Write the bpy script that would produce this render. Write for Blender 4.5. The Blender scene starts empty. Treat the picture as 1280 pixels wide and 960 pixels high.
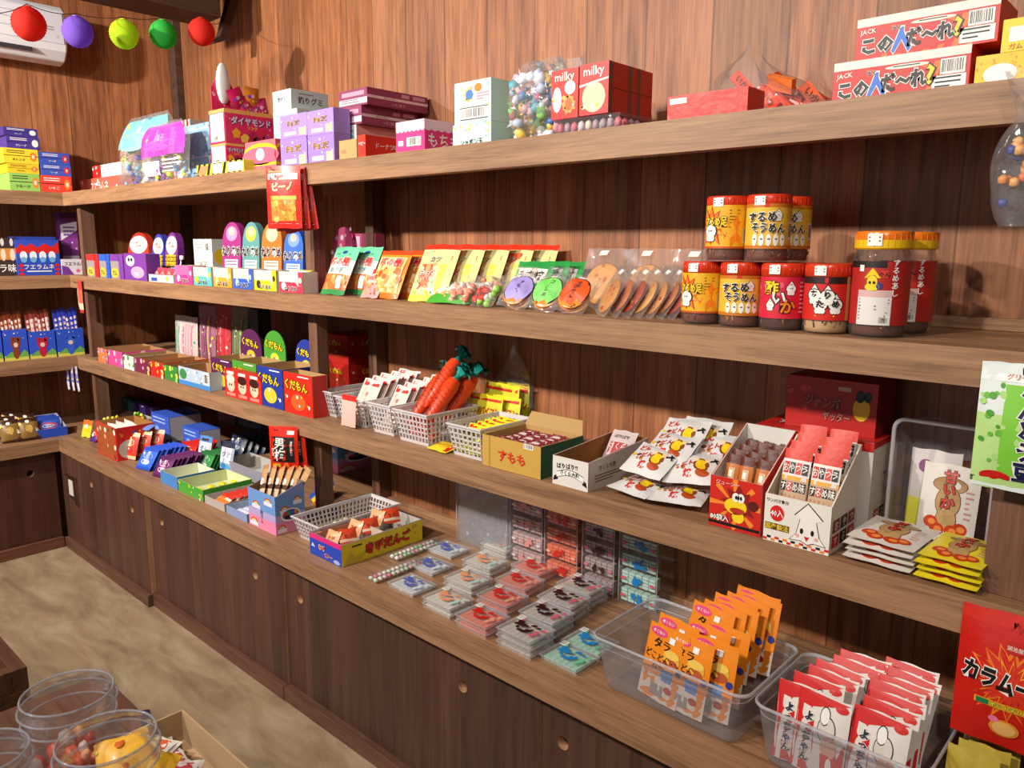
import bpy, math, random
from mathutils import Vector, Matrix, Euler
S = bpy.context.scene
COL = S.collection
PI = math.pi
rnd = random.Random(7)

# ------------------------------------------------------------------ camera, light, exposure
CX, CY, CZ = 4.3255, -1.401, 1.5
YAW, PITCH, ROLL, FPX = -.7438, -.175, .0057, 972.97
_fw = Vector((math.sin(YAW)*math.cos(PITCH), math.cos(YAW)*math.cos(PITCH), math.sin(PITCH)))
_r = Vector((math.cos(YAW), -math.sin(YAW), 0)); _u = _r.cross(_fw)
_r2 = _r*math.cos(ROLL)+_u*math.sin(ROLL); _u2 = -_r*math.sin(ROLL)+_u*math.cos(ROLL)
cd = bpy.data.cameras.new('camera'); cam = bpy.data.objects.new('camera', cd); COL.objects.link(cam)
cd.sensor_width = 36; cd.lens = 36*FPX/1280; cd.clip_start = .02
M4 = Matrix((_r2, _u2, -_fw)).transposed().to_4x4(); M4.translation = (CX, CY, CZ)
cam.matrix_world = M4
S.camera = cam
S.view_settings.view_transform = 'Standard'; S.view_settings.look = 'None'
S.view_settings.gamma = 1; S.view_settings.use_curve_mapping = False
S.view_settings.exposure = 0.0
S.cycles.transparent_max_bounces = 32
S.cycles.max_bounces = 8; S.cycles.diffuse_bounces = 3
S.cycles.sample_clamp_indirect = 4.0
w = bpy.data.worlds.new('world'); S.world = w; w.use_nodes = True
w.node_tree.nodes['Background'].inputs[0].default_value = (.9, .75, .6, 1)
w.node_tree.nodes['Background'].inputs[1].default_value = .02

def lamp(name, loc, tgt, power, size, col=(1, .80, .60), spread=170):
    l = bpy.data.lights.new(name, 'AREA'); l.energy = power; l.shape = 'DISK'; l.size = size
    l.color = col; l.spread = math.radians(spread)
    o = bpy.data.objects.new(name, l); COL.objects.link(o); o.location = loc
    o.rotation_euler = (Vector(tgt)-Vector(loc)).to_track_quat('-Z', 'Y').to_euler()
    return o
LC = (1, .93, .84)
LAMPS = [((.9, -2.4, 2.68), (-.1, .2, 1.7), 66), ((2.0, -2.35, 2.66), (2.2, .3, 1.5), 36),
         ((3.3, -2.2, 2.66), (3.5, .3, 1.4), 17), ((4.9, -2.3, 2.66), (4.4, .2, 1.2), 10)]
for i, (a, b, pw) in enumerate(LAMPS):
    lamp('ceiling_spotlight', a, b, pw, .09, LC, 120)

def window_light():       # daylight from the shop front behind the camera
    l = bpy.data.lights.new('shop_front_daylight', 'AREA'); l.shape = 'RECTANGLE'; l.size = 3.6; l.size_y = 1.7; l.energy = 17; l.color = (.93, .96, 1)
    o = bpy.data.objects.new('shop_front_daylight', l); COL.objects.link(o); o.location = (2.6, -4.5, 1.5); o.rotation_euler = (PI/2, 0, PI)
    o.rotation_euler = (Vector((0, 1, 0))).to_track_quat('-Z', 'Y').to_euler()
window_light()
# ------------------------------------------------------------------ pixel -> place helpers (1280x960 frame)
def _ray(px, py): return _fw*FPX + _r2*(px-640) + _u2*(480-py)
def onY(px, py, y): d = _ray(px, py); return Vector((CX, CY, CZ)) + d*((y-CY)/d.y)
def onZ(px, py, z): d = _ray(px, py); return Vector((CX, CY, CZ)) + d*((z-CZ)/d.z)
def onX(px, py, x): d = _ray(px, py); return Vector((CX, CY, CZ)) + d*((x-CX)/d.x)

# ------------------------------------------------------------------ materials
def lin(h):
    h = h.lstrip('#'); c = [int(h[i:i+2], 16)/255 for i in (0, 2, 4)]
    return tuple((x/12.92 if x <= .04045 else ((x+.055)/1.055)**2.4) for x in c)+(1,)
_mc = {}
def mat(h, kind='card'):
    k = (h, kind)
    if k in _mc: return _mc[k]
    m = bpy.data.materials.new(kind+'_'+h.lstrip('#')); m.use_nodes = True; nt = m.node_tree
    b = nt.nodes['Principled BSDF']; b.inputs['Base Color'].default_value = lin(h)
    if kind == 'card': b.inputs['Roughness'].default_value = .45
    elif kind == 'matte': b.inputs['Roughness'].default_value = .8
    elif kind == 'foil':
        b.inputs['Roughness'].default_value = .38; b.inputs['Coat Weight'].default_value = .06; b.inputs['Specular IOR Level'].default_value = .35
        b.inputs['Coat Roughness'].default_value = .12
        n = nt.nodes.new('ShaderNodeTexNoise'); n.inputs['Scale'].default_value = 55; n.inputs['Detail'].default_value = 2
        bp = nt.nodes.new('ShaderNodeBump'); bp.inputs['Strength'].default_value = .25; bp.inputs['Distance'].default_value = .004
        tc = nt.nodes.new('ShaderNodeTexCoord'); nt.links.new(tc.outputs['Object'], n.inputs['Vector'])
        nt.links.new(n.outputs['Fac'], bp.inputs['Height']); nt.links.new(bp.outputs[0], b.inputs['Normal'])
    elif kind == 'plastic': b.inputs['Roughness'].default_value = .25
    elif kind == 'metal': b.inputs['Metallic'].default_value = 1; b.inputs['Roughness'].default_value = .3
    elif kind == 'candy':
        b.inputs['Roughness'].default_value = .15; b.inputs['Subsurface Weight'].default_value = 0
    elif kind == 'lantern':     # thin coloured paper lets light through
        tr = nt.nodes.new('ShaderNodeBsdfTranslucent'); tr.inputs[0].default_value = lin(h); mx = nt.nodes.new('ShaderNodeMixShader'); mx.inputs[0].default_value = .45
        b.inputs['Roughness'].default_value = .8; nt.links.new(b.outputs[0], mx.inputs[1]); nt.links.new(tr.outputs[0], mx.inputs[2]); nt.links.new(mx.outputs[0], nt.nodes['Material Output'].inputs[0])
    elif kind == 'milky':       # translucent white plastic
        b.inputs['Roughness'].default_value = .3; b.inputs['Alpha'].default_value = .62
    _mc[k] = m
    return m
def film(name='clear_film', tint='#ffffff', rough=.04, haze=.06, spec=1.0):
    k = ('film', name)
    if k in _mc: return _mc[k]
    m = bpy.data.materials.new(name); m.use_nodes = True; nt = m.node_tree; N = nt.nodes; L = nt.links
    N.remove(N['Principled BSDF']); out = N['Material Output']
    tr = N.new('ShaderNodeBsdfTransparent'); tr.inputs[0].default_value = lin(tint)
    gl = N.new('ShaderNodeBsdfGlossy'); gl.inputs['Roughness'].default_value = rough
    df = N.new('ShaderNodeBsdfDiffuse'); df.inputs[0].default_value = (.95, .95, .98, 1)
    lw = N.new('ShaderNodeLayerWeight'); lw.inputs[0].default_value = .25
    mp = N.new('ShaderNodeMath'); mp.operation = 'MULTIPLY_ADD'; mp.inputs[1].default_value = .42*spec; mp.inputs[2].default_value = .025*spec
    no = N.new('ShaderNodeTexNoise'); no.inputs['Scale'].default_value = 38; no.inputs['Detail'].default_value = 3
    bp = N.new('ShaderNodeBump'); bp.inputs['Strength'].default_value = .6 if rough > .03 else .05; bp.inputs['Distance'].default_value = .006
    tc = N.new('ShaderNodeTexCoord'); L.new(tc.outputs['Object'], no.inputs[0])
    L.new(no.outputs['Fac'], bp.inputs['Height']); L.new(bp.outputs[0], gl.inputs['Normal']); L.new(bp.outputs[0], lw.inputs['Normal'])
    m1 = N.new('ShaderNodeMixShader'); m1.inputs[0].default_value = haze
    m2 = N.new('ShaderNodeMixShader')
    L.new(tr.outputs[0], m1.inputs[1]); L.new(df.outputs[0], m1.inputs[2])
    L.new(lw.outputs['Fresnel'], mp.inputs[0]); L.new(mp.outputs[0], m2.inputs[0])
    L.new(m1.outputs[0], m2.inputs[1]); L.new(gl.outputs[0], m2.inputs[2]); L.new(m2.outputs[0], out.inputs[0])
    _mc[k] = m
    return m
FILM = film(); HARD = film('clear_plastic', rough=.02, haze=.035, spec=1.0); BINP = film('bin_plastic', '#f8f8fc', .02, .12, 1.0)

BAGF = film('bag_film', '#ffffff', .06, .10, 1.6)
LIDF = film('lid_plastic', '#ffffff', .03, .09, .45)
def wood(name, c1, c2, axis='X', sc=1.0, rough=.55, planks=None, dark=.55, knots=False):
    m = bpy.data.materials.new(name); m.use_nodes = True; nt = m.node_tree; N = nt.nodes; L = nt.links
    b = N['Principled BSDF']; b.inputs['Roughness'].default_value = rough
    tc = N.new('ShaderNodeTexCoord'); mp = N.new('ShaderNodeMapping')
    s = {'X': (1.5, 30, 30), 'Y': (30, 1.5, 30), 'Z': (30, 30, 1.5)}[axis]
    mp.inputs['Scale'].default_value = [x*sc for x in s]; L.new(tc.outputs['Object'], mp.inputs[0])
    n1 = N.new('ShaderNodeTexNoise'); n1.inputs['Scale'].default_value = 1.3; n1.inputs['Detail'].default_value = 5; n1.inputs['Distortion'].default_value = .6
    L.new(mp.outputs[0], n1.inputs[0])
    mp2 = N.new('ShaderNodeMapping'); mp2.inputs['Scale'].default_value = [x*sc*4 for x in s]; L.new(tc.outputs['Object'], mp2.inputs[0])
    n2 = N.new('ShaderNodeTexNoise'); n2.inputs['Scale'].default_value = 1.7; n2.inputs['Detail'].default_value = 3; L.new(mp2.outputs[0], n2.inputs[0])
    ad = N.new('ShaderNodeMath'); ad.operation = 'MULTIPLY_ADD'; ad.inputs[1].default_value = .45
    L.new(n2.outputs['Fac'], ad.inputs[0]); 
    sc1 = N.new('ShaderNodeMath'); sc1.operation = 'MULTIPLY'; sc1.inputs[1].default_value = .6
    L.new(n1.outputs['Fac'], sc1.inputs[0]); L.new(sc1.outputs[0], ad.inputs[2])
    cr = N.new('ShaderNodeValToRGB'); cr.color_ramp.elements[0].position = .38; cr.color_ramp.elements[1].position = .63
    cr.color_ramp.elements[0].color = lin(c2); cr.color_ramp.elements[1].color = lin(c1)
    L.new(ad.outputs[0], cr.inputs[0]); colo = cr.outputs[0]
    if planks:
        ax, wd, gr = planks
        sx = N.new('ShaderNodeSeparateXYZ'); L.new(tc.outputs['Object'], sx.inputs[0])
        dv = N.new('ShaderNodeMath'); dv.operation = 'DIVIDE'; dv.inputs[1].default_value = wd; L.new(sx.outputs[ax], dv.inputs[0])
        fl = N.new('ShaderNodeMath'); fl.operation = 'FLOOR'; L.new(dv.outputs[0], fl.inputs[0])
        fr = N.new('ShaderNodeMath'); fr.operation = 'FRACT'; L.new(dv.outputs[0], fr.inputs[0])
        wn = N.new('ShaderNodeTexWhiteNoise'); wn.noise_dimensions = '1D'; L.new(fl.outputs[0], wn.inputs['W'])
        mr = N.new('ShaderNodeMapRange'); mr.inputs[3].default_value = .8; mr.inputs[4].default_value = 1.15; L.new(wn.outputs[0], mr.inputs[0])
        lt = N.new('ShaderNodeMath'); lt.operation = 'GREATER_THAN'; lt.inputs[1].default_value = gr; L.new(fr.outputs[0], lt.inputs[0])
        m3 = N.new('ShaderNodeMapRange'); m3.inputs[3].default_value = dark; m3.inputs[4].default_value = 1; L.new(lt.outputs[0], m3.inputs[0])
        mu = N.new('ShaderNodeMath'); mu.operation = 'MULTIPLY'; L.new(mr.outputs[0], mu.inputs[0]); L.new(m3.outputs[0], mu.inputs[1])
        vm = N.new('ShaderNodeVectorMath'); vm.operation = 'SCALE'; L.new(colo, vm.inputs[0]); L.new(mu.outputs[0], vm.inputs['Scale'])
        colo = vm.outputs[0]
    L.new(colo, b.inputs['Base Color'])
    bp = N.new('ShaderNodeBump'); bp.inputs['Strength'].default_value = .15; bp.inputs['Distance'].default_value = .002
    L.new(ad.outputs[0], bp.inputs['Height']); L.new(bp.outputs[0], b.inputs['Normal'])
    return m

# ------------------------------------------------------------------ text glyph meshes
_tc = {}
def glyphs(txt, off=0.0, vert=False):
    k = (txt, off, vert)
    if k in _tc: return _tc[k]
    c = bpy.data.curves.new('t', 'FONT'); c.body = '\n'.join(txt) if vert else txt
    c.resolution_u = 1; c.offset = off; c.align_x = 'CENTER'; c.space_line = .98
    o = bpy.data.objects.new('t', c); COL.objects.link(o)
    dg = bpy.context.evaluated_depsgraph_get(); dg.update()
    me = bpy.data.meshes.new_from_object(o.evaluated_get(dg))
    vs = [(v.co.x, v.co.y) for v in me.vertices]; fs = [tuple(p.vertices) for p in me.polygons]
    bpy.data.objects.remove(o); bpy.data.curves.remove(c); bpy.data.meshes.remove(me)
    if vs:
        xs = [a for a, _ in vs]; ys = [b for _, b in vs]
        cx = (min(xs)+max(xs))/2; cy = (min(ys)+max(ys))/2
        vs = [(a-cx, b-cy) for a, b in vs]; W = max(xs)-min(xs); H = max(ys)-min(ys)
    else: W = H = 1
    _tc[k] = (vs, fs, W, H)
    return _tc[k]

# ------------------------------------------------------------------ surfaces and the mesh builder
class Surf:                     # u, v in 0..1 over a face of w x h metres
    def __init__(s, fn, w, h): s.p = fn; s.w = w; s.h = h
def plane(o, u, v):
    o, u, v = Vector(o), Vector(u), Vector(v); n = u.cross(v).normalized()
    return Surf(lambda a, b, h=0: o+u*a+v*b+n*h, u.length, v.length)
LAY = .0004
class MB:
    def __init__(s): s.v = []; s.f = []; s.m = []; s.ms = []; s.sm = []
    def mi(s, m):
        if m not in s.ms: s.ms.append(m)
        return s.ms.index(m)
    def add(s, vs, fs, m, smooth=False):
        b = len(s.v); s.v += [tuple(x) for x in vs]; i = s.mi(m)
        for f in fs: s.f.append(tuple(b+k for k in f)); s.m.append(i); s.sm.append(smooth)
    def box(s, x0, x1, y0, y1, z0, z1, m, R=None):
        vs = [Vector(q) for q in ((x0,y0,z0),(x1,y0,z0),(x1,y1,z0),(x0,y1,z0),(x0,y0,z1),(x1,y0,z1),(x1,y1,z1),(x0,y1,z1))]
        if R is not None: vs = [R @ q for q in vs]
        s.add(vs, [(0,3,2,1),(4,5,6,7),(0,1,5,4),(1,2,6,5),(2,3,7,6),(3,0,4,7)], m)
    def grid(s, fn, nu, nv, m, smooth=True, mf=None, flip=False):
        b = len(s.v)
        for j in range(nv+1):
            for i in range(nu+1): s.v.append(tuple(fn(i/nu, j/nv)))
        for j in range(nv):
            for i in range(nu):
                a = b+j*(nu+1)+i; q = (a, a+1, a+nu+2, a+nu+1)
                s.f.append(q[::-1] if flip else q); s.m.append(s.mi(mf((i+.5)/nu, (j+.5)/nv) if mf else m)); s.sm.append(smooth)
    def lathe(s, prof, n, m, c=(0, 0, 0), mf=None, smooth=True, cap=False, R=None):
        b = len(s.v); c = Vector(c)
        for r, z in prof:
            for i in range(n):
                a = 2*PI*i/n; q = Vector((r*math.cos(a), r*math.sin(a), z))
                s.v.append(tuple((R @ q if R else q)+c))
        for j in range(len(prof)-1):
            for i in range(n):
                k = (i+1) % n
                s.f.append((b+j*n+i, b+j*n+k, b+(j+1)*n+k, b+(j+1)*n+i)); s.m.append(s.mi(mf(j) if mf else m)); s.sm.append(smooth)
        if cap:
            s.f.append(tuple(b+i for i in range(n))[::-1]); s.m.append(s.mi(m)); s.sm.append(False)
            t = b+(len(prof)-1)*n; s.f.append(tuple(t+i for i in range(n))); s.m.append(s.mi(m)); s.sm.append(False)
    def blob(s, c, r, m, n=8, rz=None, R=None):
        rx, ry, rzz = r if isinstance(r, (tuple, list)) else (r, r, r); h = n//2; prof = []
        b = len(s.v); c = Vector(c)
        for j in range(1, h):
            t = PI*j/h
            for i in range(n):
                a = 2*PI*i/n; q = Vector((rx*math.sin(t)*math.cos(a), ry*math.sin(t)*math.sin(a), -rzz*math.cos(t)))
                s.v.append(tuple((R @ q if R else q)+c))
        q = Vector((0, 0, -rzz)); s.v.append(tuple((R @ q if R else q)+c)); q = -q; s.v.append(tuple((R @ q if R else q)+c))
        i_ = s.mi(m)
        for j in range(h-2):
            for i in range(n):
                k = (i+1) % n; s.f.append((b+j*n+i, b+j*n+k, b+(j+1)*n+k, b+(j+1)*n+i)); s.m.append(i_); s.sm.append(True)
        B = b+(h-1)*n; t = b+(h-2)*n
        for i in range(n):
            k = (i+1) % n
            s.f.append((B, b+k, b+i)); s.m.append(i_); s.sm.append(True); s.f.append((B+1, t+i, t+k)); s.m.append(i_); s.sm.append(True)
    def tube(s, pts, r, m, n=6):
        pts = [Vector(q) for q in pts]; b = len(s.v); i_ = s.mi(m)
        for j, q in enumerate(pts):
            d = (pts[min(j+1, len(pts)-1)]-pts[max(j-1, 0)]).normalized()
            x = d.orthogonal().normalized() if j == 0 else (x-d*x.dot(d)).normalized()
            y = d.cross(x)
            for i in range(n):
                a = 2*PI*i/n; s.v.append(tuple(q+x*(r*math.cos(a))+y*(r*math.sin(a))))
        for j in range(len(pts)-1):
            for i in range(n):
                k = (i+1) % n; s.f.append((b+j*n+i, b+j*n+k, b+(j+1)*n+k, b+(j+1)*n+i)); s.m.append(i_); s.sm.append(True)
        for e in (tuple(b+i for i in range(n))[::-1], tuple(b+(len(pts)-1)*n+i for i in range(n))):
            s.f.append(e); s.m.append(i_); s.sm.append(False)
    # ---- printing on a surface
    def R(s, F, u0, v0, u1, v1, m, l=1, n=1):
        s.grid(lambda a, b: F.p(u0+(u1-u0)*a, v0+(v1-v0)*b, l*LAY), n, n, m, smooth=n > 1)
    def P(s, F, pts, m, l=1): s.add([F.p(a, b, l*LAY) for a, b in pts], [tuple(range(len(pts)))], m)
    def E(s, F, cu, cv, ru, rv, m, l=1, n=16, rot=0):
        k = F.w/F.h; c, q = math.cos(rot), math.sin(rot); pts = []
        for i in range(n):
            a = 2*PI*i/n; x, y = ru*math.cos(a)*k, rv*math.sin(a); pts.append((cu+(x*c-y*q)/k, cv+x*q+y*c))
        b = [F.p(cu, cv, l*LAY)]+[F.p(x, y, l*LAY) for x, y in pts]
        s.add(b, [(0, 1+i, 1+(i+1) % n) for i in range(n)], m)
    def ST(s, F, cu, cv, r, m, n=10, inner=.55, l=1, seed=0):   # r relative to height
        k = F.h/F.w; rr = random.Random(seed); b = [F.p(cu, cv, l*LAY)]
        for i in range(2*n):
            a = PI*i/n; q = r*(1 if i % 2 == 0 else inner)*rr.uniform(.85, 1.1)
            b.append(F.p(cu+q*math.sin(a)*k, cv+q*math.cos(a), l*LAY))
        s.add(b, [(0, 1+(i+1) % (2*n), 1+i) for i in range(2*n)], m)
    def T(s, F, txt, cu, cv, hh, m, l=3, mw=.92, out=None, vert=False, rot=0, bold=.012, sx=1):
        vs, fs, W, H = glyphs(txt, bold, vert)
        k = hh*F.h
        if W*k*sx > mw*F.w: sx2 = mw*F.w/(W*k*sx)
        else: sx2 = 1
        kx = k*sx*max(sx2, .55); ky = k*(1 if sx2 > .55 else sx2/.55)
        if sx2 < .55: kx = mw*F.w/W
        c, q = math.cos(rot), math.sin(rot)
        def mp(g, l): return [F.p(cu+(x*kx*c-y*ky*q)/F.w, cv+(x*kx*q+y*ky*c)/F.h, l*LAY) for x, y in g]
        if out:
            v2, f2, _, _ = glyphs(txt, bold+.045, vert); s.add(mp(v2, l), f2, out)
        s.add(mp(vs, l+(1 if out else 0)), fs, m)
    def bars(s, F, u0, v0, u1, v1, l=2, n=14, seed=1):      # barcode on a white patch
        s.R(F, u0, v0, u1, v1, WHITE, l); rr = random.Random(seed); u = u0+(u1-u0)*.07
        while u < u0+(u1-u0)*.9:
            wd = (u1-u0)/n*rr.choice((.2, .3, .5)); s.R(F, u, v0+(v1-v0)*.15, u+wd, v1-(v1-v0)*.08, INK, l+1); u += wd+(u1-u0)/n*rr.choice((.3, .5, .7))
    def lines(s, F, u0, v0, u1, v1, n, m, l=2, seed=2):        # small print
        rr = random.Random(seed)
        for i in range(n):
            v = v1-(v1-v0)*(i+.5)/n; s.R(F, u0, v, u0+(u1-u0)*rr.uniform(.55, 1), v+(v1-v0)/n*.38, m, l)
    def conf(s, F, n, cols, sz, u0=0, v0=0, u1=1, v1=1, l=1, seed=3):    # scattered printed motifs
        rr = random.Random(seed)
        for i in range(n):
            r = sz*rr.uniform(.6, 1.2); s.E(F, rr.uniform(u0, u1), rr.uniform(v0, v1), r*F.h/F.w*rr.uniform(.7, 1.3), r, cols[i % len(cols)], l+(i % 3)*.3, 9, rr.uniform(0, 3))
    def mesh(s, name):
        me = bpy.data.meshes.new(name); me.from_pydata(s.v, [], s.f)
        for m in s.ms: me.materials.append(m)
        me.polygons.foreach_set('material_index', s.m); me.polygons.foreach_set('use_smooth', s.sm); me.update()
        return me
    def build(s, name, parent=None, loc=None, rot=None, bevel=0):
        o = bpy.data.objects.new(name, s.mesh(name)); COL.objects.link(o)
        if parent is not None: o.parent = parent
        if loc is not None: o.location = loc
        if rot is not None: o.rotation_euler = rot
        if bevel:
            b = o.modifiers.new('bevel', 'BEVEL'); b.width = bevel; b.segments = 2; b.limit_method = 'ANGLE'
        return o
WHITE = mat('#f4f1ea'); INK = mat('#15100e'); RED = mat('#d3201c'); YEL = mat('#f6d21c'); GRN = mat('#2f9a3c'); BLU = mat('#2a58c8')
ORG = mat('#f08018'); PNK = mat('#ee5f9c'); PUR = mat('#7a3a9c'); KRAFT = mat('#c79a63', 'matte'); GREY = mat('#8d8a88'); TEAL = mat('#3fb8b4')

def tag(o, label, cat, group=None, kind=None):
    o['label'] = label; o['category'] = cat
    if group: o['group'] = group
    if kind: o['kind'] = kind
    return o
def struct(o): o['kind'] = 'structure'; return o
def empty(name, label, cat, loc=(0, 0, 0), rot=(0, 0, 0), group=None):
    o = bpy.data.objects.new(name, None); COL.objects.link(o); o.location = loc; o.rotation_euler = rot
    o.empty_display_size = .05
    return tag(o, label, cat, group)
def dup(root, loc, rot=None, label=None, group=None, scale=None):
    def cp(o, par):
        c = o.copy(); COL.objects.link(c)
        if par is not None: c.parent = par
        for ch in list(o.children): cp(ch, c)
        return c
    kids = list(root.children); r = root.copy(); COL.objects.link(r)
    for k in kids: cp(k, r)
    r.location = loc
    if rot is not None: r.rotation_euler = rot
    if label: r['label'] = label
    if group: r['group'] = group
    if scale: r.scale = scale
    return r
ORD = ['first', 'second', 'third', 'fourth', 'fifth', 'sixth', 'seventh', 'eighth', 'ninth', 'tenth', 'eleventh', 'twelfth', 'thirteenth', 'fourteenth']
# ------------------------------------------------------------------ setting
D, DR, LX, RX, FY, CH = .35, .79, -.35, 6.2, -4.6, 2.78
Z1T, Z1B, Z2T, Z2B, Z3T, Z3B, CT, CB = 1.75, 1.686, 1.345, 1.283, .934, .866, .556, .496
PF, KF = .177, .163
XS = 2.06                       # where the back wall steps forward
W_UP = wood('wall_panel_wood', '#ad7048', '#784427', 'Z', .9, .5, ('X', .186, .025), .45)
W_UPL = wood('left_panel_wood', '#b3744b', '#7c4729', 'Z', .9, .5, ('Y', .186, .025), .45)
W_SHX = wood('shelf_wood_x', '#a87e5b', '#7d5a40', 'X', 1, .5)
W_SHY = wood('shelf_wood_y', '#a87e5b', '#7d5a40', 'Y', 1, .5)
W_POST = wood('post_wood', '#7d5640', '#5c3d2c', 'Z', 1, .55)
W_DOORX = wood('door_wood', '#5d3d30', '#432a21', 'Z', .5, .5, ('X', .115, 0), 1)
W_DOORY = wood('door_wood_left', '#5d3226', '#46251c', 'Z', .5, .5, ('Y', .115, 0), 1)
W_KICK = wood('kick_wood', '#6d4a38', '#533528', 'X', 1, .5)
W_KICKY = wood('kick_wood_left', '#7a4c37', '#5c3727', 'Y', 1, .5)
W_BEAM = wood('beam_wood', '#5a3d2e', '#3a251b', 'Y', 1, .6)
def floor_mat():
    m = bpy.data.materials.new('mottled_vinyl'); m.use_nodes = True; nt = m.node_tree; N = nt.nodes; L = nt.links; b = N['Principled BSDF']
    b.inputs['Roughness'].default_value = .5
    tc = N.new('ShaderNodeTexCoord'); mp = N.new('ShaderNodeMapping'); mp.inputs['Scale'].default_value = (2.2, 7, 1); mp.inputs['Rotation'].default_value = (0, 0, .35)
    L.new(tc.outputs['Object'], mp.inputs[0])
    a = N.new('ShaderNodeTexNoise'); a.inputs['Scale'].default_value = 1.6; a.inputs['Detail'].default_value = 7; a.inputs['Roughness'].default_value = .62; a.inputs['Distortion'].default_value = .5
    L.new(mp.outputs[0], a.inputs[0]); cr = N.new('ShaderNodeValToRGB'); e = cr.color_ramp.elements
    e[0].position = .33; e[0].color = lin('#87735c'); e[1].position = .7; e[1].color = lin('#b5a388'); k = e.new(.5); k.color = lin('#a08a6e')
    L.new(a.outputs['Fac'], cr.inputs[0]); L.new(cr.outputs[0], b.inputs['Base Color'])
    return m
def slab(name, x0, x1, y0, y1, z0, z1, m, bev=0):
    b = MB(); b.box(x0, x1, y0, y1, z0, z1, m); return struct(b.build(name, bevel=bev))
slab('floor', LX-.1, RX+.1, FY-.1, DR+.1, -.08, 0, floor_mat())
slab('ceiling', LX-.1, RX+.1, FY-.1, DR+.1, CH, CH+.08, wood('ceiling_wood', '#4a3020', '#352216', 'Y', 1, .6))
slab('wall_left', LX-.1, LX, FY, DR+.1, 0, CH, W_UPL)
slab('wall_back_recess', LX, XS, DR, DR+.1, 0, CH, W_UP)
b = MB(); b.box(XS, RX, D, DR+.1, 0, CH, W_UP); struct(b.build('wall_back'))
W_PLAIN = wood('plain_panel', '#5a3c28', '#3f2a1c', 'Z', .9, .6)
slab('wall_right', RX, RX+.1, FY, D, 0, CH, W_PLAIN)
slab('wall_front', LX, RX, FY-.1, FY, 0, CH, W_PLAIN)
# corner post between the two panelled walls
slab('trim_1', LX, LX+.07, DR-.045, DR, 0, CH, W_BEAM, .003)
# ---- shelves: boards along the back wall (L-shaped run) and along the left wall
XE = 5.6
LIP = .035
def board_x(zt, zb, y0, m=W_SHX):
    b = MB(); g = .0015
    b.box(-y0, XE, y0, y0+LIP, zb, zt, m)                                    # front lip
    ym = D-.001
    b.box(-y0, XE, y0+LIP, ym, zt-.022, zt, m); b.box(LX+g, XS-g, ym, DR-g, zt-.022, zt, m); b.box(LX+g, -y0, y0, ym, zt-.022, zt, m)
    return b
def board_y(zt, zb, x0, y1, m=W_SHY):
    b = MB(); b.box(LX+.0015, x0-LIP, -3.2, y1, zt-.022, zt, m); b.box(x0-LIP, x0, -3.2, y1, zb, zt, m)
    return b
T_ = .001
for zt, zb, lx, ly in ((Z1T, Z1B, 'top brown wooden shelf board along the back wall with candy boxes stacked on it', 'top shelf board on the left wall with yellow and blue boxes'),
                       (Z2T, Z2B, 'middle brown wooden shelf board along the back wall carrying the red lidded jars', 'middle shelf board on the left wall under the blue and red candy box'),
                       (Z3T, Z3B, 'lower brown wooden shelf board along the back wall carrying baskets and cartons', 'lower shelf board on the left wall carrying the blue snack stick boxes')):
    tag(board_x(zt, zb, 0).build('wall_shelf'), lx, 'shelf'); tag(board_y(zt, zb, 0, -T_).build('wall_shelf'), ly, 'shelf')
# ---- cabinets under the counters: carcass, sliding doors with finger holes, kick boards, counter top
cab = empty('base_cabinet', 'long dark brown cabinet with sliding doors and finger holes under the back wall counter', 'cabinet', (0, 0, 0))
b = MB(); b.box(LX+.002, XS-.002, -.11, DR-.003, .001, CB-.001, W_DOORX); b.box(XS-.002, XE, -.11, D-.003, .001, CB-.001, W_DOORX); b.build('carcass', cab)
board_x(CT, CB, -PF).build('counter_top', cab)
def hole_door(parent, axis, a0, a1, f, th, holes, z0, z1, m, edge):
    """door slab with real round holes: strips and ring fans around each hole"""
    b = MB(); r = .0165
    def pt(a, z, dpt): return (a, f+dpt, z) if axis == 'X' else (f-dpt, a, z)
    def q(a, c, zz0, zz1): b.add([pt(a, zz0, 0), pt(c, zz0, 0), pt(c, zz1, 0), pt(a, zz1, 0)], [(0, 1, 2, 3)], m)
    cur = a0; hs = sorted(holes)
    for hx, hz in hs:
        q(cur, hx-.03, z0, z1); q(hx-.03, hx+.03, z0, hz-.03); q(hx-.03, hx+.03, hz+.03, z1)
        n = 24; ring = [(hx+r*math.cos(2*PI*i/n), hz+r*math.sin(2*PI*i/n)) for i in range(n)]
        out = []
        for i in range(n):
            c, s_ = math.cos(2*PI*i/n), math.sin(2*PI*i/n); k = .03/max(abs(c), abs(s_)); out.append((hx+k*c, hz+k*s_))
        vs = [pt(x, z, 0) for x, z in ring]+[pt(x, z, 0) for x, z in out]+[pt(x, z, .03) for x, z in ring]
        b.add(vs, [(i, n+i, n+(i+1) % n, (i+1) % n) for i in range(n)], m)
        b.add(vs, [(i, (i+1) % n, 2*n+(i+1) % n, 2*n+i) for i in range(n)], EDGEW)
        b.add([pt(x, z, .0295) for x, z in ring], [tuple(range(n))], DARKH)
        cur = hx+.03
    q(cur, a1, z0, z1)
    for A, B, mm in (((a1, z0), (a1, z1), edge), ((a0, z0), (a0, z1), m), ((a0, z1), (a1, z1), m), ((a0, z0), (a1, z0), m)):
        b.add([pt(A[0], A[1], 0), pt(B[0], B[1], 0), pt(B[0], B[1], th), pt(A[0], A[1], th)], [(0, 1, 2, 3)], mm)
    return b.build('door', parent)
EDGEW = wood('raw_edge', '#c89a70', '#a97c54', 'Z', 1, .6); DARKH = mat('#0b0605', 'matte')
def hx(px, py, y): v = onY(px, py, y); return (v.x, v.z)
fA, fB, fC = -.168, -.146, -.138
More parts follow.
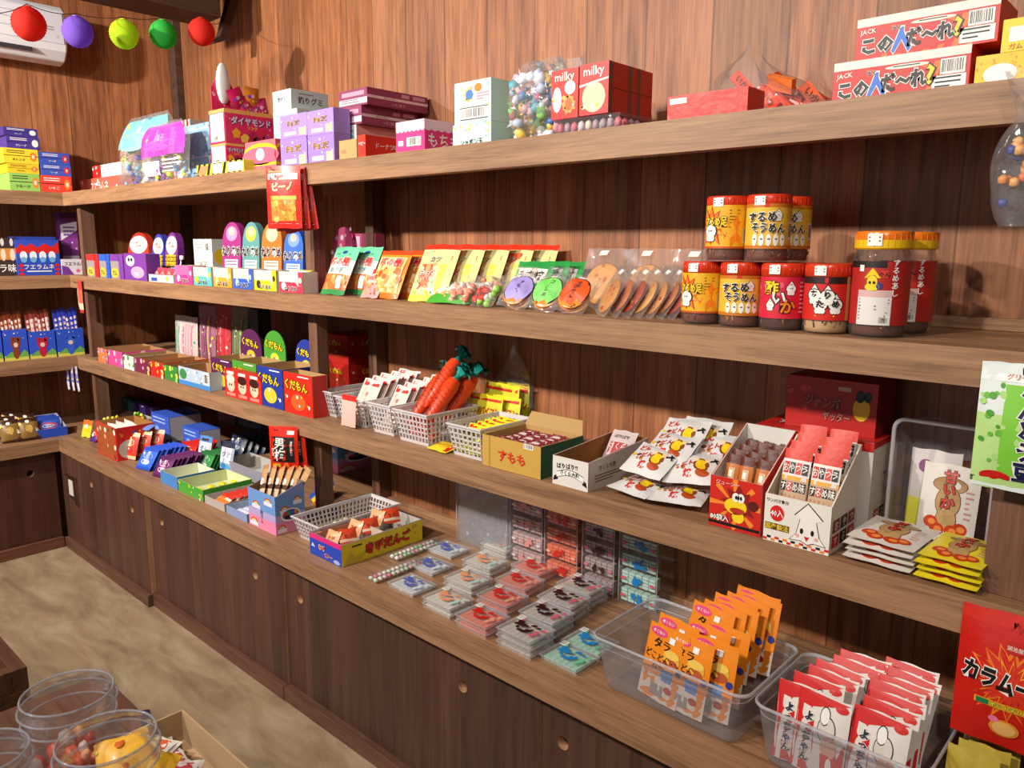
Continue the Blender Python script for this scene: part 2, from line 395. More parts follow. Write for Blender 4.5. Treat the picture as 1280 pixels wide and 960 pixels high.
hole_door(cab, 'X', .152, 1.14, fA, .05, [hx(114, 605, fA), hx(165, 636, fA)], .053, CB-.001, W_DOORX, EDGEW)
hole_door(cab, 'X', 1.142, 2.16, fB, .03, [hx(202, 652, fB), hx(319, 718, fB)], .053, CB-.001, W_DOORX, EDGEW)
hole_door(cab, 'X', 2.162, 3.26, fC, .02, [hx(375, 748, fC), hx(578, 858, fC)], .053, CB-.001, W_DOORX, EDGEW)
hole_door(cab, 'X', 3.262, 4.4, fC+.004, .02, [hx(702, 930, fC)], .053, CB-.001, W_DOORX, EDGEW)
hole_door(cab, 'X', 4.402, XE, fC, .02, [], .053, CB-.001, W_DOORX, EDGEW)
for x0, x1, y in ((.163, 1.145, -.186), (1.146, 2.16, -.165), (2.161, XE, -.163)):
    b = MB(); b.box(x0, x1, y, -.1105, .001, .052, W_KICK); b.build('kick_board', cab, bevel=.002)
cal = empty('base_cabinet', 'dark brown cabinet under the counter along the left wall with one finger hole', 'cabinet', (0, 0, 0))
b = MB(); b.box(LX+.002, .11, -3.2, -.115, .001, CB-.001, W_DOORY); b.build('carcass', cal)
board_y(CT, CB, PF, -PF-T_).build('counter_top', cal)
v = onX(38, 592, .14)
def left_door():
    b = MB(); return hole_door(cal, 'Y', -3.1, -.19, .142, .03, [(v.y, v.z)], .053, CB-.001, W_DOORY, EDGEW)
left_door()
b = MB(); b.box(.1105, .163, -3.2, -.188, .001, .052, W_KICKY); b.build('kick_board', cal, bevel=.002)
# small switch plate on the cabinet by the corner
v0 = onY(86, 594, fA); v1 = onY(98, 628, fA)
t = empty('switch_plate', 'small white switch plate in a metal frame on the cabinet front near the corner', 'switch', (v0.x, fA, v1.z))
W_, H_ = v1.x-v0.x, v0.z-v1.z
b = MB(); b.box(0, W_, -.004, -.0005, 0, H_, mat('#3c2a22')); b.build('back_plate', t)
b = MB(); b.box(W_*.12, W_*.62, -.009, -.004, H_*.2, H_*.85, mat('#e9e2d6', 'plastic')); b.build('rocker', t, bevel=.001)
b = MB(); b.box(W_*.9, W_*1.12, -.012, -.0005, -H_*.1, H_, mat('#b59a86', 'metal')); b.box(-W_*.1, W_*1.12, -.012, -.0005, H_*1.0, H_*1.08, mat('#b59a86', 'metal')); b.build('frame', t)
# cleats on the back wall on top of the shelves
def cleat(zt, label):
    b = MB(); b.box(XS, XE, D-.018, D-.001, zt+.0005, zt+.024, W_SHX); tag(b.build('wall_cleat', bevel=.001), label, 'cleat')
cleat(Z2T, 'thin wooden strip at the wall behind the jars'); cleat(Z3T, 'thin wooden strip at the wall behind the cartons'); cleat(CT, 'thin wooden strip at the wall behind the clear bins')
# posts
def post(x0, x1, y0, y1, z0, z1, label):
    b = MB(); b.box(x0, x1, y0, y1, z0+.0005, z1-.0005, W_POST); tag(b.build('shelf_post', bevel=.002), label, 'post')
for (z0, z1, nm) in ((CT, Z3T-.022, 'below the lower shelf'), (Z3T, Z2T-.022, 'between lower and middle shelf'), (Z2T, Z1T-.022, 'between middle and top shelf')):
    y0 = .036
    post(.072, .112, y0, y0+.065, z0, z1, 'brown shelf post at the inside corner, '+nm)
    post(2.03, 2.08, .07, .115, z0, z1, 'brown front shelf post at mid run, '+nm)
    if z0 > -1: post(XS+.001, 2.106, D-.055, D-.001 if z0 > 1 else D-.002, z0+.025, z1, 'brown post against the back wall, '+nm)
    if z0 < 1.2: post(4.075, 4.14, y0, y0+.06, z0, z1, 'brown shelf post at the far right, '+nm)
# ------------------------------------------------------------------ product builders
def bx(px, y, z): n = _r2-_fw*((px-640)/FPX); return CX-(n.y*(y-CY)+n.z*(z-CZ))/n.x
def by(px, x, z): n = _r2-_fw*((px-640)/FPX); return CY-(n.x*(x-CX)+n.z*(z-CZ))/n.y
def fr(y, pl, pr, pt, z0):
    zc = onY((pl+pr)/2, pt, y).z; zm = (z0+zc)/2
    return bx(pl, y, zm), bx(pr, y, zm), zc-z0
def fl(x, pl, pr, pt, z0):
    zc = onX((pl+pr)/2, pt, x).z; zm = (z0+zc)/2
    return by(pl, x, zm), by(pr, x, zm), zc-z0
def faces(w, d, h):
    return (plane((-w/2, 0, 0), (w, 0, 0), (0, 0, h)), plane((w/2, 0, 0), (0, d, 0), (0, 0, h)), plane((-w/2, 0, h), (w, 0, 0), (0, d, 0)),
            plane((-w/2, d, 0), (0, -d, 0), (0, 0, h)))
GAP = .0006
def carton_at(name, label, cat, x, y, z0, w, d, h, base, deco=None, rz=0, group=None):
    b = MB(); b.box(-w/2, w/2, 0, d, 0, h, base)
    Fr, Ri, To, Le = faces(w, d, h)
    # closing flap seam on the lid
    b.R(To, .02, .49, .98, .51, mat('#6b5a48', 'matte'), .5)
    if deco: deco(b, Fr, Ri, To)
    o = b.build(name, loc=(x, y, z0+GAP), rot=(0, 0, rz)); tag(o, label, cat, group); o['ztop'] = z0+h+GAP
    return o
def carton(name, label, cat, y, pl, pr, pt, z0, d, base, deco=None, group=None):
    x0, x1, h = fr(y, pl, pr, pt, z0)
    return carton_at(name, label, cat, (x0+x1)/2, y, z0, abs(x1-x0)-.0012, d, h, base, deco, 0, group)
def carton_l(name, label, cat, x, pl, pr, pt, z0, d, base, deco=None, group=None):
    y0, y1, h = fl(x, pl, pr, pt, z0)
    return carton_at(name, label, cat, x, (y0+y1)/2, z0, abs(y1-y0)-.0012, d, h, base, deco, PI/2, group)
def zt(o): return o['ztop']

def tray_mesh(b, w, d, h, outer, inner, t=.003, fh=None, bh=None, sl=None):
    """open cardboard box: four walls and a bottom, outside and inside faces differ; side walls slope from front to back height"""
    fh = h if fh is None else fh; bh = h if bh is None else bh
    def wall(p, q, n, hp, hq):      # p->q along the wall, n points inwards
        p, q, n = Vector(p), Vector(q), Vector(n); t1 = n*(t/2); t2 = n*t
        Z = Vector((0, 0, 1))
        for a, m in ((0, outer), (t/2, inner)):
            A, B = p+n*a, q+n*a; C_, E_ = A+n*(t/2), B+n*(t/2)
            vs = [A, B, B+Z*hq, A+Z*hp, C_, E_, E_+Z*hq, C_+Z*hp]
            b.add(vs, [(0,1,2,3), (5,4,7,6), (3,2,6,7), (0,3,7,4), (1,5,6,2), (0,4,5,1)], m)
    X = w/2
    wall((-X, 0, 0), (X, 0, 0), (0, 1, 0), fh, fh); wall((X, d, 0), (-X, d, 0), (0, -1, 0), bh, bh)
    wall((X, t, 0), (X, d-t, 0), (-1, 0, 0), fh, bh); wall((-X, d-t, 0), (-X, t, 0), (1, 0, 0), bh, fh)
    b.box(-X+t, X-t, t, d-t, 0, .0015, inner)
def tray_at(name, label, cat, x, y, z0, w, d, h, outer, inner, deco=None, fh=None, bh=None, rz=0, group=None, t=.003):
    b = MB(); tray_mesh(b, w, d, h, outer, inner, t, fh, bh)
    Fr, Ri, To, Le = faces(w, d, h); 
    if fh is not None: Fr = plane((-w/2, 0, 0), (w, 0, 0), (0, 0, fh))
    if deco: deco(b, Fr, Ri, To)
    o = b.build(name, loc=(x, y, z0+GAP), rot=(0, 0, rz)); tag(o, label, cat, group); o['ztop'] = z0+h
    return o

class Pillow:
    """a sealed packet standing on its lower edge, printed face towards -Y"""
    def __init__(s, w, h, t, mf, nu=8, nv=10, crimp=.07, seed=0, wr=.0012, back=None, bottom=True, side_pow=.5, wob=.0, rnd_=0):
        s.b = MB(); s.w, s.h, s.t = w, h, t; rr = random.Random(seed); ph = [rr.uniform(0, 6) for _ in range(6)]
        def prof(u, v):
            a = max(0, 1-(2*u-1)**2)**side_pow; c = crimp
            q = 0 if v <= c or v >= 1-c else max(0, math.sin(PI*(v-c)/(1-2*c)))**.55
            return a*q
        def P(u, v, sgn, hh=0):
            f = prof(u, v); x = (u-.5)*w*(1-.05*f)*(1-rnd_*max(0, 2*v-1)**3-rnd_*.4*max(0, 1-2*v)**4)
            y = -sgn*(t/2*f)+wr*(math.sin(9*u+ph[0]+4*v)+math.sin(13*v+ph[1]+5*u)+.6*math.sin(21*u+ph[4]))*(.4+f)*.5-sgn*hh
            y += wob*math.sin(PI*v+ph[3])
            return Vector((x, y-sgn*.0003, v*h+(.0015*math.sin(40*u) if v in (0, 1) else 0)))
        s.front = Surf(lambda u, v, hh=0: P(u, v, 1, hh), w, h)
        s.b.grid(lambda u, v: P(u, v, 1), nu, nv, None, True, mf if callable(mf) else (lambda u, v: mf))
        bk = back or (mf(.5, .5) if callable(mf) else mf)
        s.b.grid(lambda u, v: P(u, v, -1), nu, nv, bk, True, flip=True)
    def build(s, name, parent=None, loc=None, rot=None): return s.b.build(name, parent, loc, rot)
def packet(name, label, cat, w, h, t, mf, deco=None, loc=(0, 0, 0), rot=(0, 0, 0), group=None, **k):
    p = Pillow(w, h, t, mf, **k)
    if deco: deco(p.b, p.front)
    o = p.build(name, None, loc, rot); tag(o, label, cat, group)
    return o
def vband(*st):        # bands from top down: (limit v, material)
    def f(u, v):
        for lim, m in st:
            if v >= lim: return m
        return st[-1][1]
    return f
FO = lambda h: mat(h, 'foil')
LEAN = lambda a: -math.radians(a)

def jar(name, label, x, y, z0, r, h, lidh, lidm, deco, content, grp, lv=(.2, .86), lidm2=None):
    """clear plastic jar: body, screw lid, printed wrap, contents"""
    t = empty(name, label, 'jar', (x, y, z0+GAP), group=grp)
    hb = h-lidh
    b = MB(); b.lathe([(r*.9, .0), (r*.98, .004), (r, .012), (r, hb-.018), (r*.93, hb-.006), (r*.88, hb)], 28, HARD, cap=False)
    b.lathe([(.0005, .001), (r*.9, .001)], 28, HARD); b.build('glass_body', t)
    b = MB(); b.lathe([(r*.9, hb-.002), (r*.985, hb), (r*.985, hb+lidh*.9), (r*.95, h), (.001, h)], 28, lidm, mf=(lambda j: lidm2 if lidm2 and j < 1 else lidm))
    if lidm2: b.lathe([(r*.995, hb+.001), (r*.995, hb+lidh*.5)], 28, lidm2)
    for i in range(28):      # grip ribs
        a = 2*PI*i/28; b.tube([(r*.985*math.cos(a), r*.985*math.sin(a), hb+.002), (r*.985*math.cos(a), r*.985*math.sin(a), hb+lidh*.85)], .0007, lidm2 if False else lidm, 4)
    F = Surf(lambda u, v, hh=0: Vector(((r*1.004+hh)*math.sin((u-.5)*.5), -(r*1.004+hh)*math.cos((u-.5)*.5), hb+lidh*(.15+.7*v))), r*.5, lidh*.7)
    b.R(F, 0, 0, 1, 1, WHITE, 3, 4); b.lines(F, .1, .2, .9, .8, 2, INK, 4); b.build('lid', t)
    # wrap, turned towards the camera
    az = math.atan2(CX-x, -(CY-y)); a0 = az-1.75; sp = 3.5
    v0, v1 = lv
    W = Surf(lambda u, v, hh=0: Vector(((r*1.006+hh)*math.sin(a0+sp*u), -(r*1.006+hh)*math.cos(a0+sp*u), h*(v0+(v1-v0)*v))), r*sp, h*(v1-v0))
    b = MB(); deco(b, W); b.build('printed_wrap', t)
    b = MB(); rr = random.Random(int(x*1000)); top = h*v0+.012
    col = content
    b.lathe([(.001, .003), (r*.86, .003), (r*.9, .012), (r*.9, hb*.62), (.001, hb*.66)], 20, col)
    for i in range(26):
        a = rr.uniform(0, 6.28); q = r*.91; z = rr.uniform(.008, top); dx = rr.uniform(-.02, .02)
        b.tube([(q*math.cos(a), q*math.sin(a), z), (q*math.cos(a+dx*9), q*math.sin(a+dx*9), min(z+rr.uniform(.004, .02), hb*.6))], .0016, mat(rr.choice(('#8a4a26', '#5d2c16', '#b0743e'))), 4)
    b.build('dried_filling', t)
    return t
def squid(b, F, cu, cv, s, body=WHITE, line=INK, l=2):
    k = F.h/F.w
    for g, m, ll in ((1.18, line, l), (1, body, l+.6)):
        b.E(F, cu, cv, .19*s*g, .3*s*g, m, ll, 12)
        b.P(F, [(cu-.3*s*k*g, cv+.14*s), (cu+.3*s*k*g, cv+.14*s), (cu, cv+.14*s+.42*s*g)], m, ll)
        for i in (-1, 0, 1): b.E(F, cu+i*.14*s*k, cv-.32*s, .07*s*g, .16*s*g, m, ll, 8)
    for i in (-1, 1): b.E(F, cu+i*.07*s*k, cv+.02*s, .025*s, .035*s, line, l+1.3, 8)
def sticks(*a): pass
def basket(name, label, x, y, z0, w, d, h, rz=0, taper=.86, group=None, col=None):
    """open plastic basket: lattice walls tapering to the foot, rolled rim"""
    m = col or mat('#efe9ea', 'milky'); t = empty(name, label, 'basket', (x, y, z0+GAP), (0, 0, rz), group)
    def C(u, v):        # corner positions: u around, v height 0..1
        k = taper+(1-taper)*v; return k
    b = MB(); X, Y = w/2, d/2
    cs = [(-X, -Y), (X, -Y), (X, Y), (-X, Y)]
    wt = .0022
    for i in range(4):
        p, q = cs[i], cs[(i+1) % 4]; L = math.dist(p, q); n = max(5, int(L/.016)); dx, dy = (q[0]-p[0])/L, (q[1]-p[1])/L; nx, ny = -dy, dx
        def pt(s_, v, off): 
            k = C(0, v); return Vector(((p[0]+dx*L*s_)*k-nx*0+nx*off, (p[1]+dy*L*s_)*k+ny*off, v*h))
        def strip(s0, s1, v0, v1):
            vs = [pt(s0, v0, 0), pt(s1, v0, 0), pt(s1, v1, 0), pt(s0, v1, 0), pt(s0, v0, wt), pt(s1, v0, wt), pt(s1, v1, wt), pt(s0, v1, wt)]
            b.add(vs, [(0,1,2,3), (5,4,7,6), (0,4,5,1), (3,2,6,7), (0,3,7,4), (1,5,6,2)], m)
        strip(0, 1, .0, .1); strip(0, 1, .88, 1)
        rows = max(3, int(h*.78/.013))
        for r_ in range(1, rows): v = .1+.78*r_/rows; strip(0, 1, v-.025, v+.025)
        for j in range(n+1):
            s_ = j/n; strip(max(0, s_-.0022/L*1.2), min(1, s_+.0022/L*1.2), .1, .88)
    k = taper; b.box(-X*k, X*k, -Y*k, Y*k, 0, .002, m); b.build('lattice_body', t)
    b = MB(); e = .004
    b.box(-X-e, X+e, -Y-e, -Y+.002, h-.003, h+.002, m); b.box(-X-e, X+e, Y-.002, Y+e, h-.003, h+.002, m)
    b.box(-X-e, -X+.002, -Y+.002, Y-.002, h-.003, h+.002, m); b.box(X-.002, X+e, -Y+.002, Y-.002, h-.003, h+.002, m); b.build('rim', t, bevel=.001)
    return t
def rrect(w, d, r, n=5):
    pts = []
    for cx_, cy_, a0 in ((w/2-r, -d/2+r, -PI/2), (w/2-r, d/2-r, 0), (-w/2+r, d/2-r, PI/2), (-w/2+r, -d/2+r, PI)):
        for i in range(n+1): a = a0+PI/2*i/n; pts.append((cx_+r*math.cos(a), cy_+r*math.sin(a)))
    return pts
def clear_bin(name, label, x, y, z0, w, d, h, rz=0):
    t = empty(name, label, 'bin', (x, y, z0+GAP), (0, 0, rz))
    def ringed(b, lv, m):
        rs = [[(px_*k, py_*k2, z) for px_, py_ in rrect(w, d, .028)] for k, k2, z in lv]; n = len(rs[0]); vs = [q for r_ in rs for q in r_]
        b.add(vs, [(j*n+i, j*n+(i+1) % n, (j+1)*n+(i+1) % n, (j+1)*n+i) for j in range(len(rs)-1) for i in range(n)], m, True)
        return n
    b = MB(); n = ringed(b, [(.84, .84, 0), (.87, .87, .003), (.885, .885, .012), (1, 1, h)], BINP)
    pts = rrect(w*.84, d*.84, .024); b.add([(a, c, .0008) for a, c in pts], [tuple(range(len(pts)))], BINP)
    b.build('bin_body', t)
    b = MB(); ringed(b, [(1, 1, h-.004), (1.025, 1.03, h-.004), (1.03, 1.04, h), (1.02, 1.03, h+.003), (1, 1, h+.002), (1, 1, h-.004)], film('bin_rim', '#f6f6fa', .05, .28, 1.2))
    pts = [(a, c, h*.82) for a, c in rrect(w*.968, d*.968, .028)]; b.tube(pts+[pts[0]], .0012, film('bin_rim'), 5); b.build('rim', t)
    return t
def candy_tray(name, label, cm, dm, dm2, w=.112, d=.086, h=.017, lays=1, sticker=True, grp=None):
    """small clear lidded tray of candy; parts: clear shell, candy inside, price sticker"""
    t = empty(name, label, 'candy tray', group=grp); H = h*lays
    b = MB()
    for k in range(lays):
        z = k*h; b.box(-w/2, w/2, -d/2, d/2, z+h*.66, z+h-.0008, LIDF)
        for q in (-1, 1): b.box(q*(w/2-.003)-.0006, q*(w/2-.003)+.0006, -d/2+.003, d/2-.003, z+.0006, z+h*.65, LIDF); b.box(-w/2+.003, w/2-.003, q*(d/2-.003)-.0006, q*(d/2-.003)+.0006, z+.0006, z+h*.65, LIDF)
        b.tube([(-w/2, -d/2, z+h*.7), (w/2, -d/2, z+h*.7), (w/2, d/2, z+h*.7), (-w/2, d/2, z+h*.7), (-w/2, -d/2, z+h*.7)], .0011, film('case_edge', '#eef0ff', .03, .35, 1.3), 4)
    b.build('clear_shell', t)
    b = MB(); rr = random.Random(hash(label) % 999 if False else len(label))
    for k in range(lays):
        z = k*h
        for i in range(6):
            for j in range(4):
                x0 = -w/2+.008+i*(w-.016)/6; y0 = -d/2+.007+j*(d-.014)/4
                b.box(x0+.0008, x0+(w-.016)/6-.0008, y0+.0008, y0+(d-.014)/4-.0008, z+.0016, z+h*.6, cm)
    F = plane((-w/2, -d/2, H), (w, 0, 0), (0, d, 0)); F0 = plane((-w/2, -d/2, H-h*.34), (w, 0, 0), (0, d, 0))
    b.build('candy_cubes', t)
    b = MB()
    for i in range(13): b.E(F, .5+rr.uniform(-.27, .27), .5+rr.uniform(-.24, .24), rr.uniform(.03, .07)*d/w*1.4, rr.uniform(.05, .11), dm, 1+.2*i, 9, rr.uniform(0, 3))
    for i in range(7): b.E(F, rr.choice((.14, .86, .2, .8))+rr.uniform(-.05, .05), .5+rr.uniform(-.3, .3), .05, .08, dm2, 1+.2*i, 8)
    b.build('printed_lid', t)
    if sticker: b = MB(); b.R(F, .06, .72, .22, .96, WHITE, 3); b.lines(F, .08, .76, .2, .92, 2, GREY, 4); b.build('price_sticker', t)
    return t
def film_bag(b, w, h, t, seed=0, m=None, neck=None): 
    p = Pillow(w, h, t, m or FILM, nu=10, nv=12, seed=seed, wr=.004, crimp=.05); return p
def hook(parent, x, y0, y1, z):
    b = MB(); b.tube([(x, y1, z), (x, y0, z), (x, y0-.004, z+.006)], .0012, mat('#3a2c24', 'metal'), 6); return b.build('hook', parent)
# ------------------------------------------------------------------ top shelf, left wall
W0 = WHITE
def d_gum(c2, txt, tc, sub=INK):
    def f(b, F, R, T):
        b.R(F, 0, .5, 1, .54, mat('#00000a'), 1); b.T(F, txt, .42, .27, .2, tc); b.lines(F, .1, .62, .62, .88, 2, sub, 1); b.E(F, .85, .5, .1, .3, c2, 1); b.T(F, '8', .85, .5, .4, W0, 3)
    return f
G = 'candy boxes on the top shelf of the other wall'
xa = -.045; Z = Z1T
a = carton_l('candy_box', 'green candy box at the bottom of the stack under the yellow boxes', 'box', xa, 12, 50, 217, Z, .17, mat('#8fc35a'), d_gum(ORG, 'フルーツ', INK), G)
a = carton_l('candy_box', 'narrow yellow candy box resting on the green candy box', 'box', xa-.002, 9, 49, 205, zt(a), .17, mat('#ecc427'), d_gum(ORG, 'まるかわ', INK), G)
a = carton_l('candy_box', 'taller yellow candy box under the violet boxes on the top shelf', 'box', xa, 4, 48, 186, zt(a), .17, mat('#f0cf33'), d_gum(ORG, 'オレンジ', INK), G)
a = carton_l('candy_box', 'dark violet candy box resting on the yellow candy box', 'box', xa-.002, 8, 50, 171, zt(a), .17, mat('#46348c'), d_gum(WHITE, 'グレープ', W0, W0), G)
a = carton_l('candy_box', 'dark violet candy box on the very top of the stack over yellow boxes', 'box', xa, 4, 47, 160, zt(a), .17, mat('#3f2f86'), d_gum(WHITE, 'グレープ', W0, W0), G)
a = carton_l('candy_box', 'red candy box at the shelf corner under two blue candy boxes', 'box', xa+.004, 51, 90, 220, Z, .16, mat('#e2412f'), d_gum(ORG, 'いちご', W0, W0), G)
a = carton_l('candy_box', 'blue candy box between a red box and another blue box', 'box', xa+.004, 51, 89, 206, zt(a), .16, mat('#3a55b8'), d_gum(RED, 'ソーダ', W0, W0), G)
a = carton_l('candy_box', 'topmost blue candy box of the red and blue stack at the corner', 'box', xa+.004, 49, 87, 191, zt(a), .16, mat('#3550b4'), d_gum(RED, 'ソーダ', W0, W0), G)

# ------------------------------------------------------------------ top shelf, back wall
def d_redflat(b, F, R, T): b.T(F, 'フエラムネ', .5, .5, .6, W0); b.conf(F, 10, [W0, PNK], .1)
a = carton('candy_box', 'flat red and white candy box lying at the corner end of the top shelf', 'box', .17, 101, 150, 222, Z, .1, mat('#d9604a'), d_redflat)
def d_w(b, F, R, T): b.R(F, 0, 0, .3, 1, RED, 1); b.lines(F, .34, .2, .95, .85, 3, mat('#b8a0b8'), 1); b.conf(F, 5, [W0, ORG], .12, 0, 0, .28, 1, 2)
carton('candy_box', 'small white box with a red end on the flat red box beside the candy bags', 'box', .175, 116, 152, 205, zt(a), .09, mat('#e9e3e6'), d_w)
def candy_bag(name, label, y, pl, pr, pt, z0, t, film_m, cols, n, printed=None, seed=1, top=None, lean=8, cs=1):
    x0, x1, h = fr(y, pl, pr, pt, z0); w = x1-x0
    e = empty(name, label, 'candy bag', ((x0+x1)/2, y+t/2, z0+GAP), (LEAN(lean), 0, 0))
    p = Pillow(w, h, t, film_m, nu=12, nv=14, seed=seed, wr=.005, crimp=.05, rnd_=.35)
    if printed: printed(p.b, p.front)
    p.build('wrapper', e)
    rr = random.Random(seed); b = MB()
    for i in range(n):
        u, v = rr.uniform(-.4, .4), rr.uniform(.04, .8); c = mat(rr.choice(cols))
        k = (1-(2*u)**2)**.5*max(.05, math.sin(PI*(.05+.9*v)))**.5*t*.36
        q = Vector((u*w, rr.uniform(-k, k), v*h)); R_ = Euler((rr.uniform(0, 3), rr.uniform(0, 3), rr.uniform(0, 3))).to_matrix()
        s_ = rr.uniform(.009, .017)*cs; b.blob(q, (s_, s_*.7, s_*.7), c, 6, R=R_)
        for sg in (-1, 1): b.add([q+R_@Vector((sg*s_, 0, 0)), q+R_@Vector((sg*s_*1.5, s_*.5, 0)), q+R_@Vector((sg*s_*1.5, -s_*.5, .002))], [(0, 1, 2)], c)
    o = b.build('wrapped_candies', e); o['kind'] = 'stuff'
    return e
def pr_cy(b, F):
    b.R(F, .05, .55, .95, .95, mat('#79c9cc', 'foil'), 1, 8); b.E(F, .4, .62, .3, .14, mat('#8fd6d4', 'foil'), 2); b.conf(F, 9, [mat('#2e3c9c'), YEL, W0], .035, .1, .5, .95, .98, 3)
candy_bag('candy_bag', 'turquoise topped bag of wrapped candies on the top shelf near the corner', .075, 133, 200, 138, Z, .08, FILM, ['#6fb8d8', '#d8d8e4', '#2d4cab', '#e2d24a', '#8cc86a'], 70, pr_cy, 3)
def pr_ma(b, F):
    b.R(F, .04, .42, .96, .96, mat('#b03fae', 'foil'), 1, 8); b.E(F, .5, .6, .36, .1, mat('#c65cc4', 'foil'), 2); b.T(F, '綿菓子', .5, .72, .14, mat('#e7a9e4'), 3); b.R(F, .1, .1, .5, .34, mat('#cfcbd6', 'foil'), 1, 5); b.lines(F, .55, .12, .92, .36, 4, W0, 2)
candy_bag('candy_bag', 'magenta printed bag of candies leaning in front of the turquoise bag', .004, 166, 226, 150, Z, .055, FILM, ['#cfc9dc', '#9a4aa8', '#e8e4ee', '#70a8d0', '#d6d24c'], 45, pr_ma, 4, lean=4)
def d_pale(b, F, R, T):
    for S_ in (F, R): b.conf(S_, 16, [mat('#d7e6f4'), mat('#5f8cc8')], .07); b.R(S_, 0, .8, 1, .82, W0, 2)
x0 = 0
a = carton('candy_box', 'pale blue box under another pale blue box beside the magenta bag', 'box', .14, 226, 262, 190, Z, .1, mat('#8cb6dc'), d_pale)
a = carton('candy_box', 'upper pale blue box leaning on the striped box by the magenta bag', 'box', .14, 224, 262, 156, zt(a), .1, mat('#93bce0'), d_pale)
def d_str(b, F, R, T):
    for i in range(6): b.R(F, i/6, 0, i/6+.085, 1, RED, 1)
carton('candy_box', 'red and white striped box standing behind the magenta bag', 'box', .3, 214, 240, 151, Z, .08, mat('#f0e6e0'), d_str)
def d_tig(b, F, R, T):
    for i in range(9): b.P(F, [(i/9, 0), (i/9+.05, 0), (i/9+.1, 1), (i/9+.05, 1)], INK, 1)
    b.R(F, .36, .1, .55, .9, mat('#e8ece0'), 2); b.R(F, .68, .12, .98, .88, W0, 2); b.P(F, [(.02, .1), (.2, .1), (.26, .8), (.1, .9)], mat('#e08a5a'), 2)
a0 = carton('candy_box', 'low black and yellow striped box under the pink jewel candy boxes', 'box', .012, 246, 305, 203, Z, .08, mat('#c9cf3c'), d_tig)
def jewel(b, R, F):          # coloured side towards +X, white text panel in front
    b.R(R, 0, .88, 1, 1, mat('#f0a860'), 1); b.R(F, 0, .9, 1, 1, mat('#f0a860'), 1); b.T(R, 'ダイヤモンド', .52, .68, .24, mat('#e8d8f4'), 3, .8, out=mat('#5a3fa8'), bold=.03); b.T(R, 'リング', .55, .5, .12, YEL, 3)
    for i, (u, v, c) in enumerate(((.22, .3, '#f2a52c'), (.38, .18, '#f6c84a'), (.55, .25, '#b61c50'), (.72, .34, '#d8264a'), (.64, .14, '#8c1c54'), (.84, .22, '#c03a8a'))): b.ST(R, u, v, .16, mat(c), 5, .8, 2, i)
    b.conf(R, 8, [mat('#f4b0cc'), YEL], .025, .04, .3, .98, .85, 1)
    b.R(F, .06, .06, .94, .88, mat('#dfe3ea'), 1); b.lines(F, .12, .3, .88, .84, 6, mat('#b9bfca'), 2); b.bars(F, .2, .1, .7, .24, 2)
def d_jewel(b, F, R, T): jewel(b, R, F)
zA = zt(a0)
xq0, xq1, hq = fr(.05, 264, 283, 180, zA); dq = by(306, xq1, zA+hq/2)-.05
a = carton('ring_candy_box', 'lower pink jewel candy box on the striped box with orange rim', 'box', .05, 264, 283, 180, zA, dq, mat('#e4235f'), d_jewel)
def display_jewel():
    z0 = zt(a); x0, x1, h = fr(.05, 262, 281, 137, z0); w = x1-x0; x = (x0+x1)/2; d = by(343, x1, z0+h/2)-.05
    t = empty('ring_candy_display', 'open pink display box of jewel ring candies with a white thumb shaped header', 'display box', (x, .05, z0+GAP))
    b = MB(); tray_mesh(b, w, d, h, mat('#e4235f'), KRAFT, .003); F, R, T, Lf = faces(w, d, h); jewel(b, R, F); b.build('box', t)
    b = MB(); ht = onY(264, 74, .05).z-z0; hd = d*.46
    P = lambda u, v, q: (-w/2+.02+q, .004+u*hd, h*.9+v*(ht-h*.9))
    pts = [(0, 0), (1, 0), (1, .5), (.8, .66), (.2, .66), (0, .5)]; n = len(pts); vs = [P(u, v, 0) for u, v in pts]+[P(u, v, -.003) for u, v in pts]
    b.add(vs, [tuple(range(n)), tuple(range(n, 2*n))[::-1]]+[(i, n+i, n+(i+1) % n, (i+1) % n) for i in range(n)], mat('#e4235f'))
    Fh = plane(P(0, 0, 0), (0, hd, 0), (0, 0, ht-h*.9)); b.conf(Fh, 12, [mat('#f4a8c4'), W0], .03, .05, .05, .95, .48); b.R(Fh, 0, 0, 1, .1, mat('#f0a860'), 2); b.build('header_card', t)
    b = MB(); b.blob(P(.5, .6, .006), (.012, hd*.30, (ht-h)*.42), mat('#f2f4f4'), 18); b.build('thumb_shape', t)
    for i, (u, hh, c) in enumerate(((.5, .075, '#c21c52'), (.62, .05, '#d02a60'), (.72, .085, '#d07a24'), (.84, .04, '#b8245a'), (.94, .05, '#d83a78'))):
        p = Pillow(.06, .075, .02, FO(c), nu=5, nv=6, seed=i); p.b.conf(p.front, 6, [YEL, PUR, mat('#f0b0d0')], .08, .2, .1, .8, .6)
        p.build('ring_packet', t, (0, u*d, h+hh-.06), (math.radians(-4), math.radians(-22+13*(i % 3)), PI/2))
display_jewel()
def d_sal(b, F, R, T):
    for S_ in (F, R): b.E(S_, .5, .62, .55, .3, YEL, 1); b.E(S_, .5, .5, .6, .3, mat('#e8607a'), 2); b.R(S_, 0, .18, 1, .26, YEL, 2); b.E(S_, .5, .55, .14, .2, W0, 3)
carton('candy_box', 'salmon pink box with rainbow arches beside the jewel candy boxes', 'box', .05, 307, 345, 176, Z, .07, mat('#e86a74'), d_sal)
def d_tsu(b, F, R, T):
    b.T(F, '釣りグミ', .55, .45, .4, mat('#3a3c44'), 3); b.lines(F, .1, .75, .5, .92, 1, GREY, 2); b.T(R, '釣りグミ', .5, .5, .5, mat('#3a3c44'), 3)
def d_tsu2(b, F, R, T): b.lines(F, .1, .15, .9, .9, 3, mat('#9fb4bc'), 1); b.T(F, 'グミ', .5, .4, .3, mat('#5a6a78'), 3)
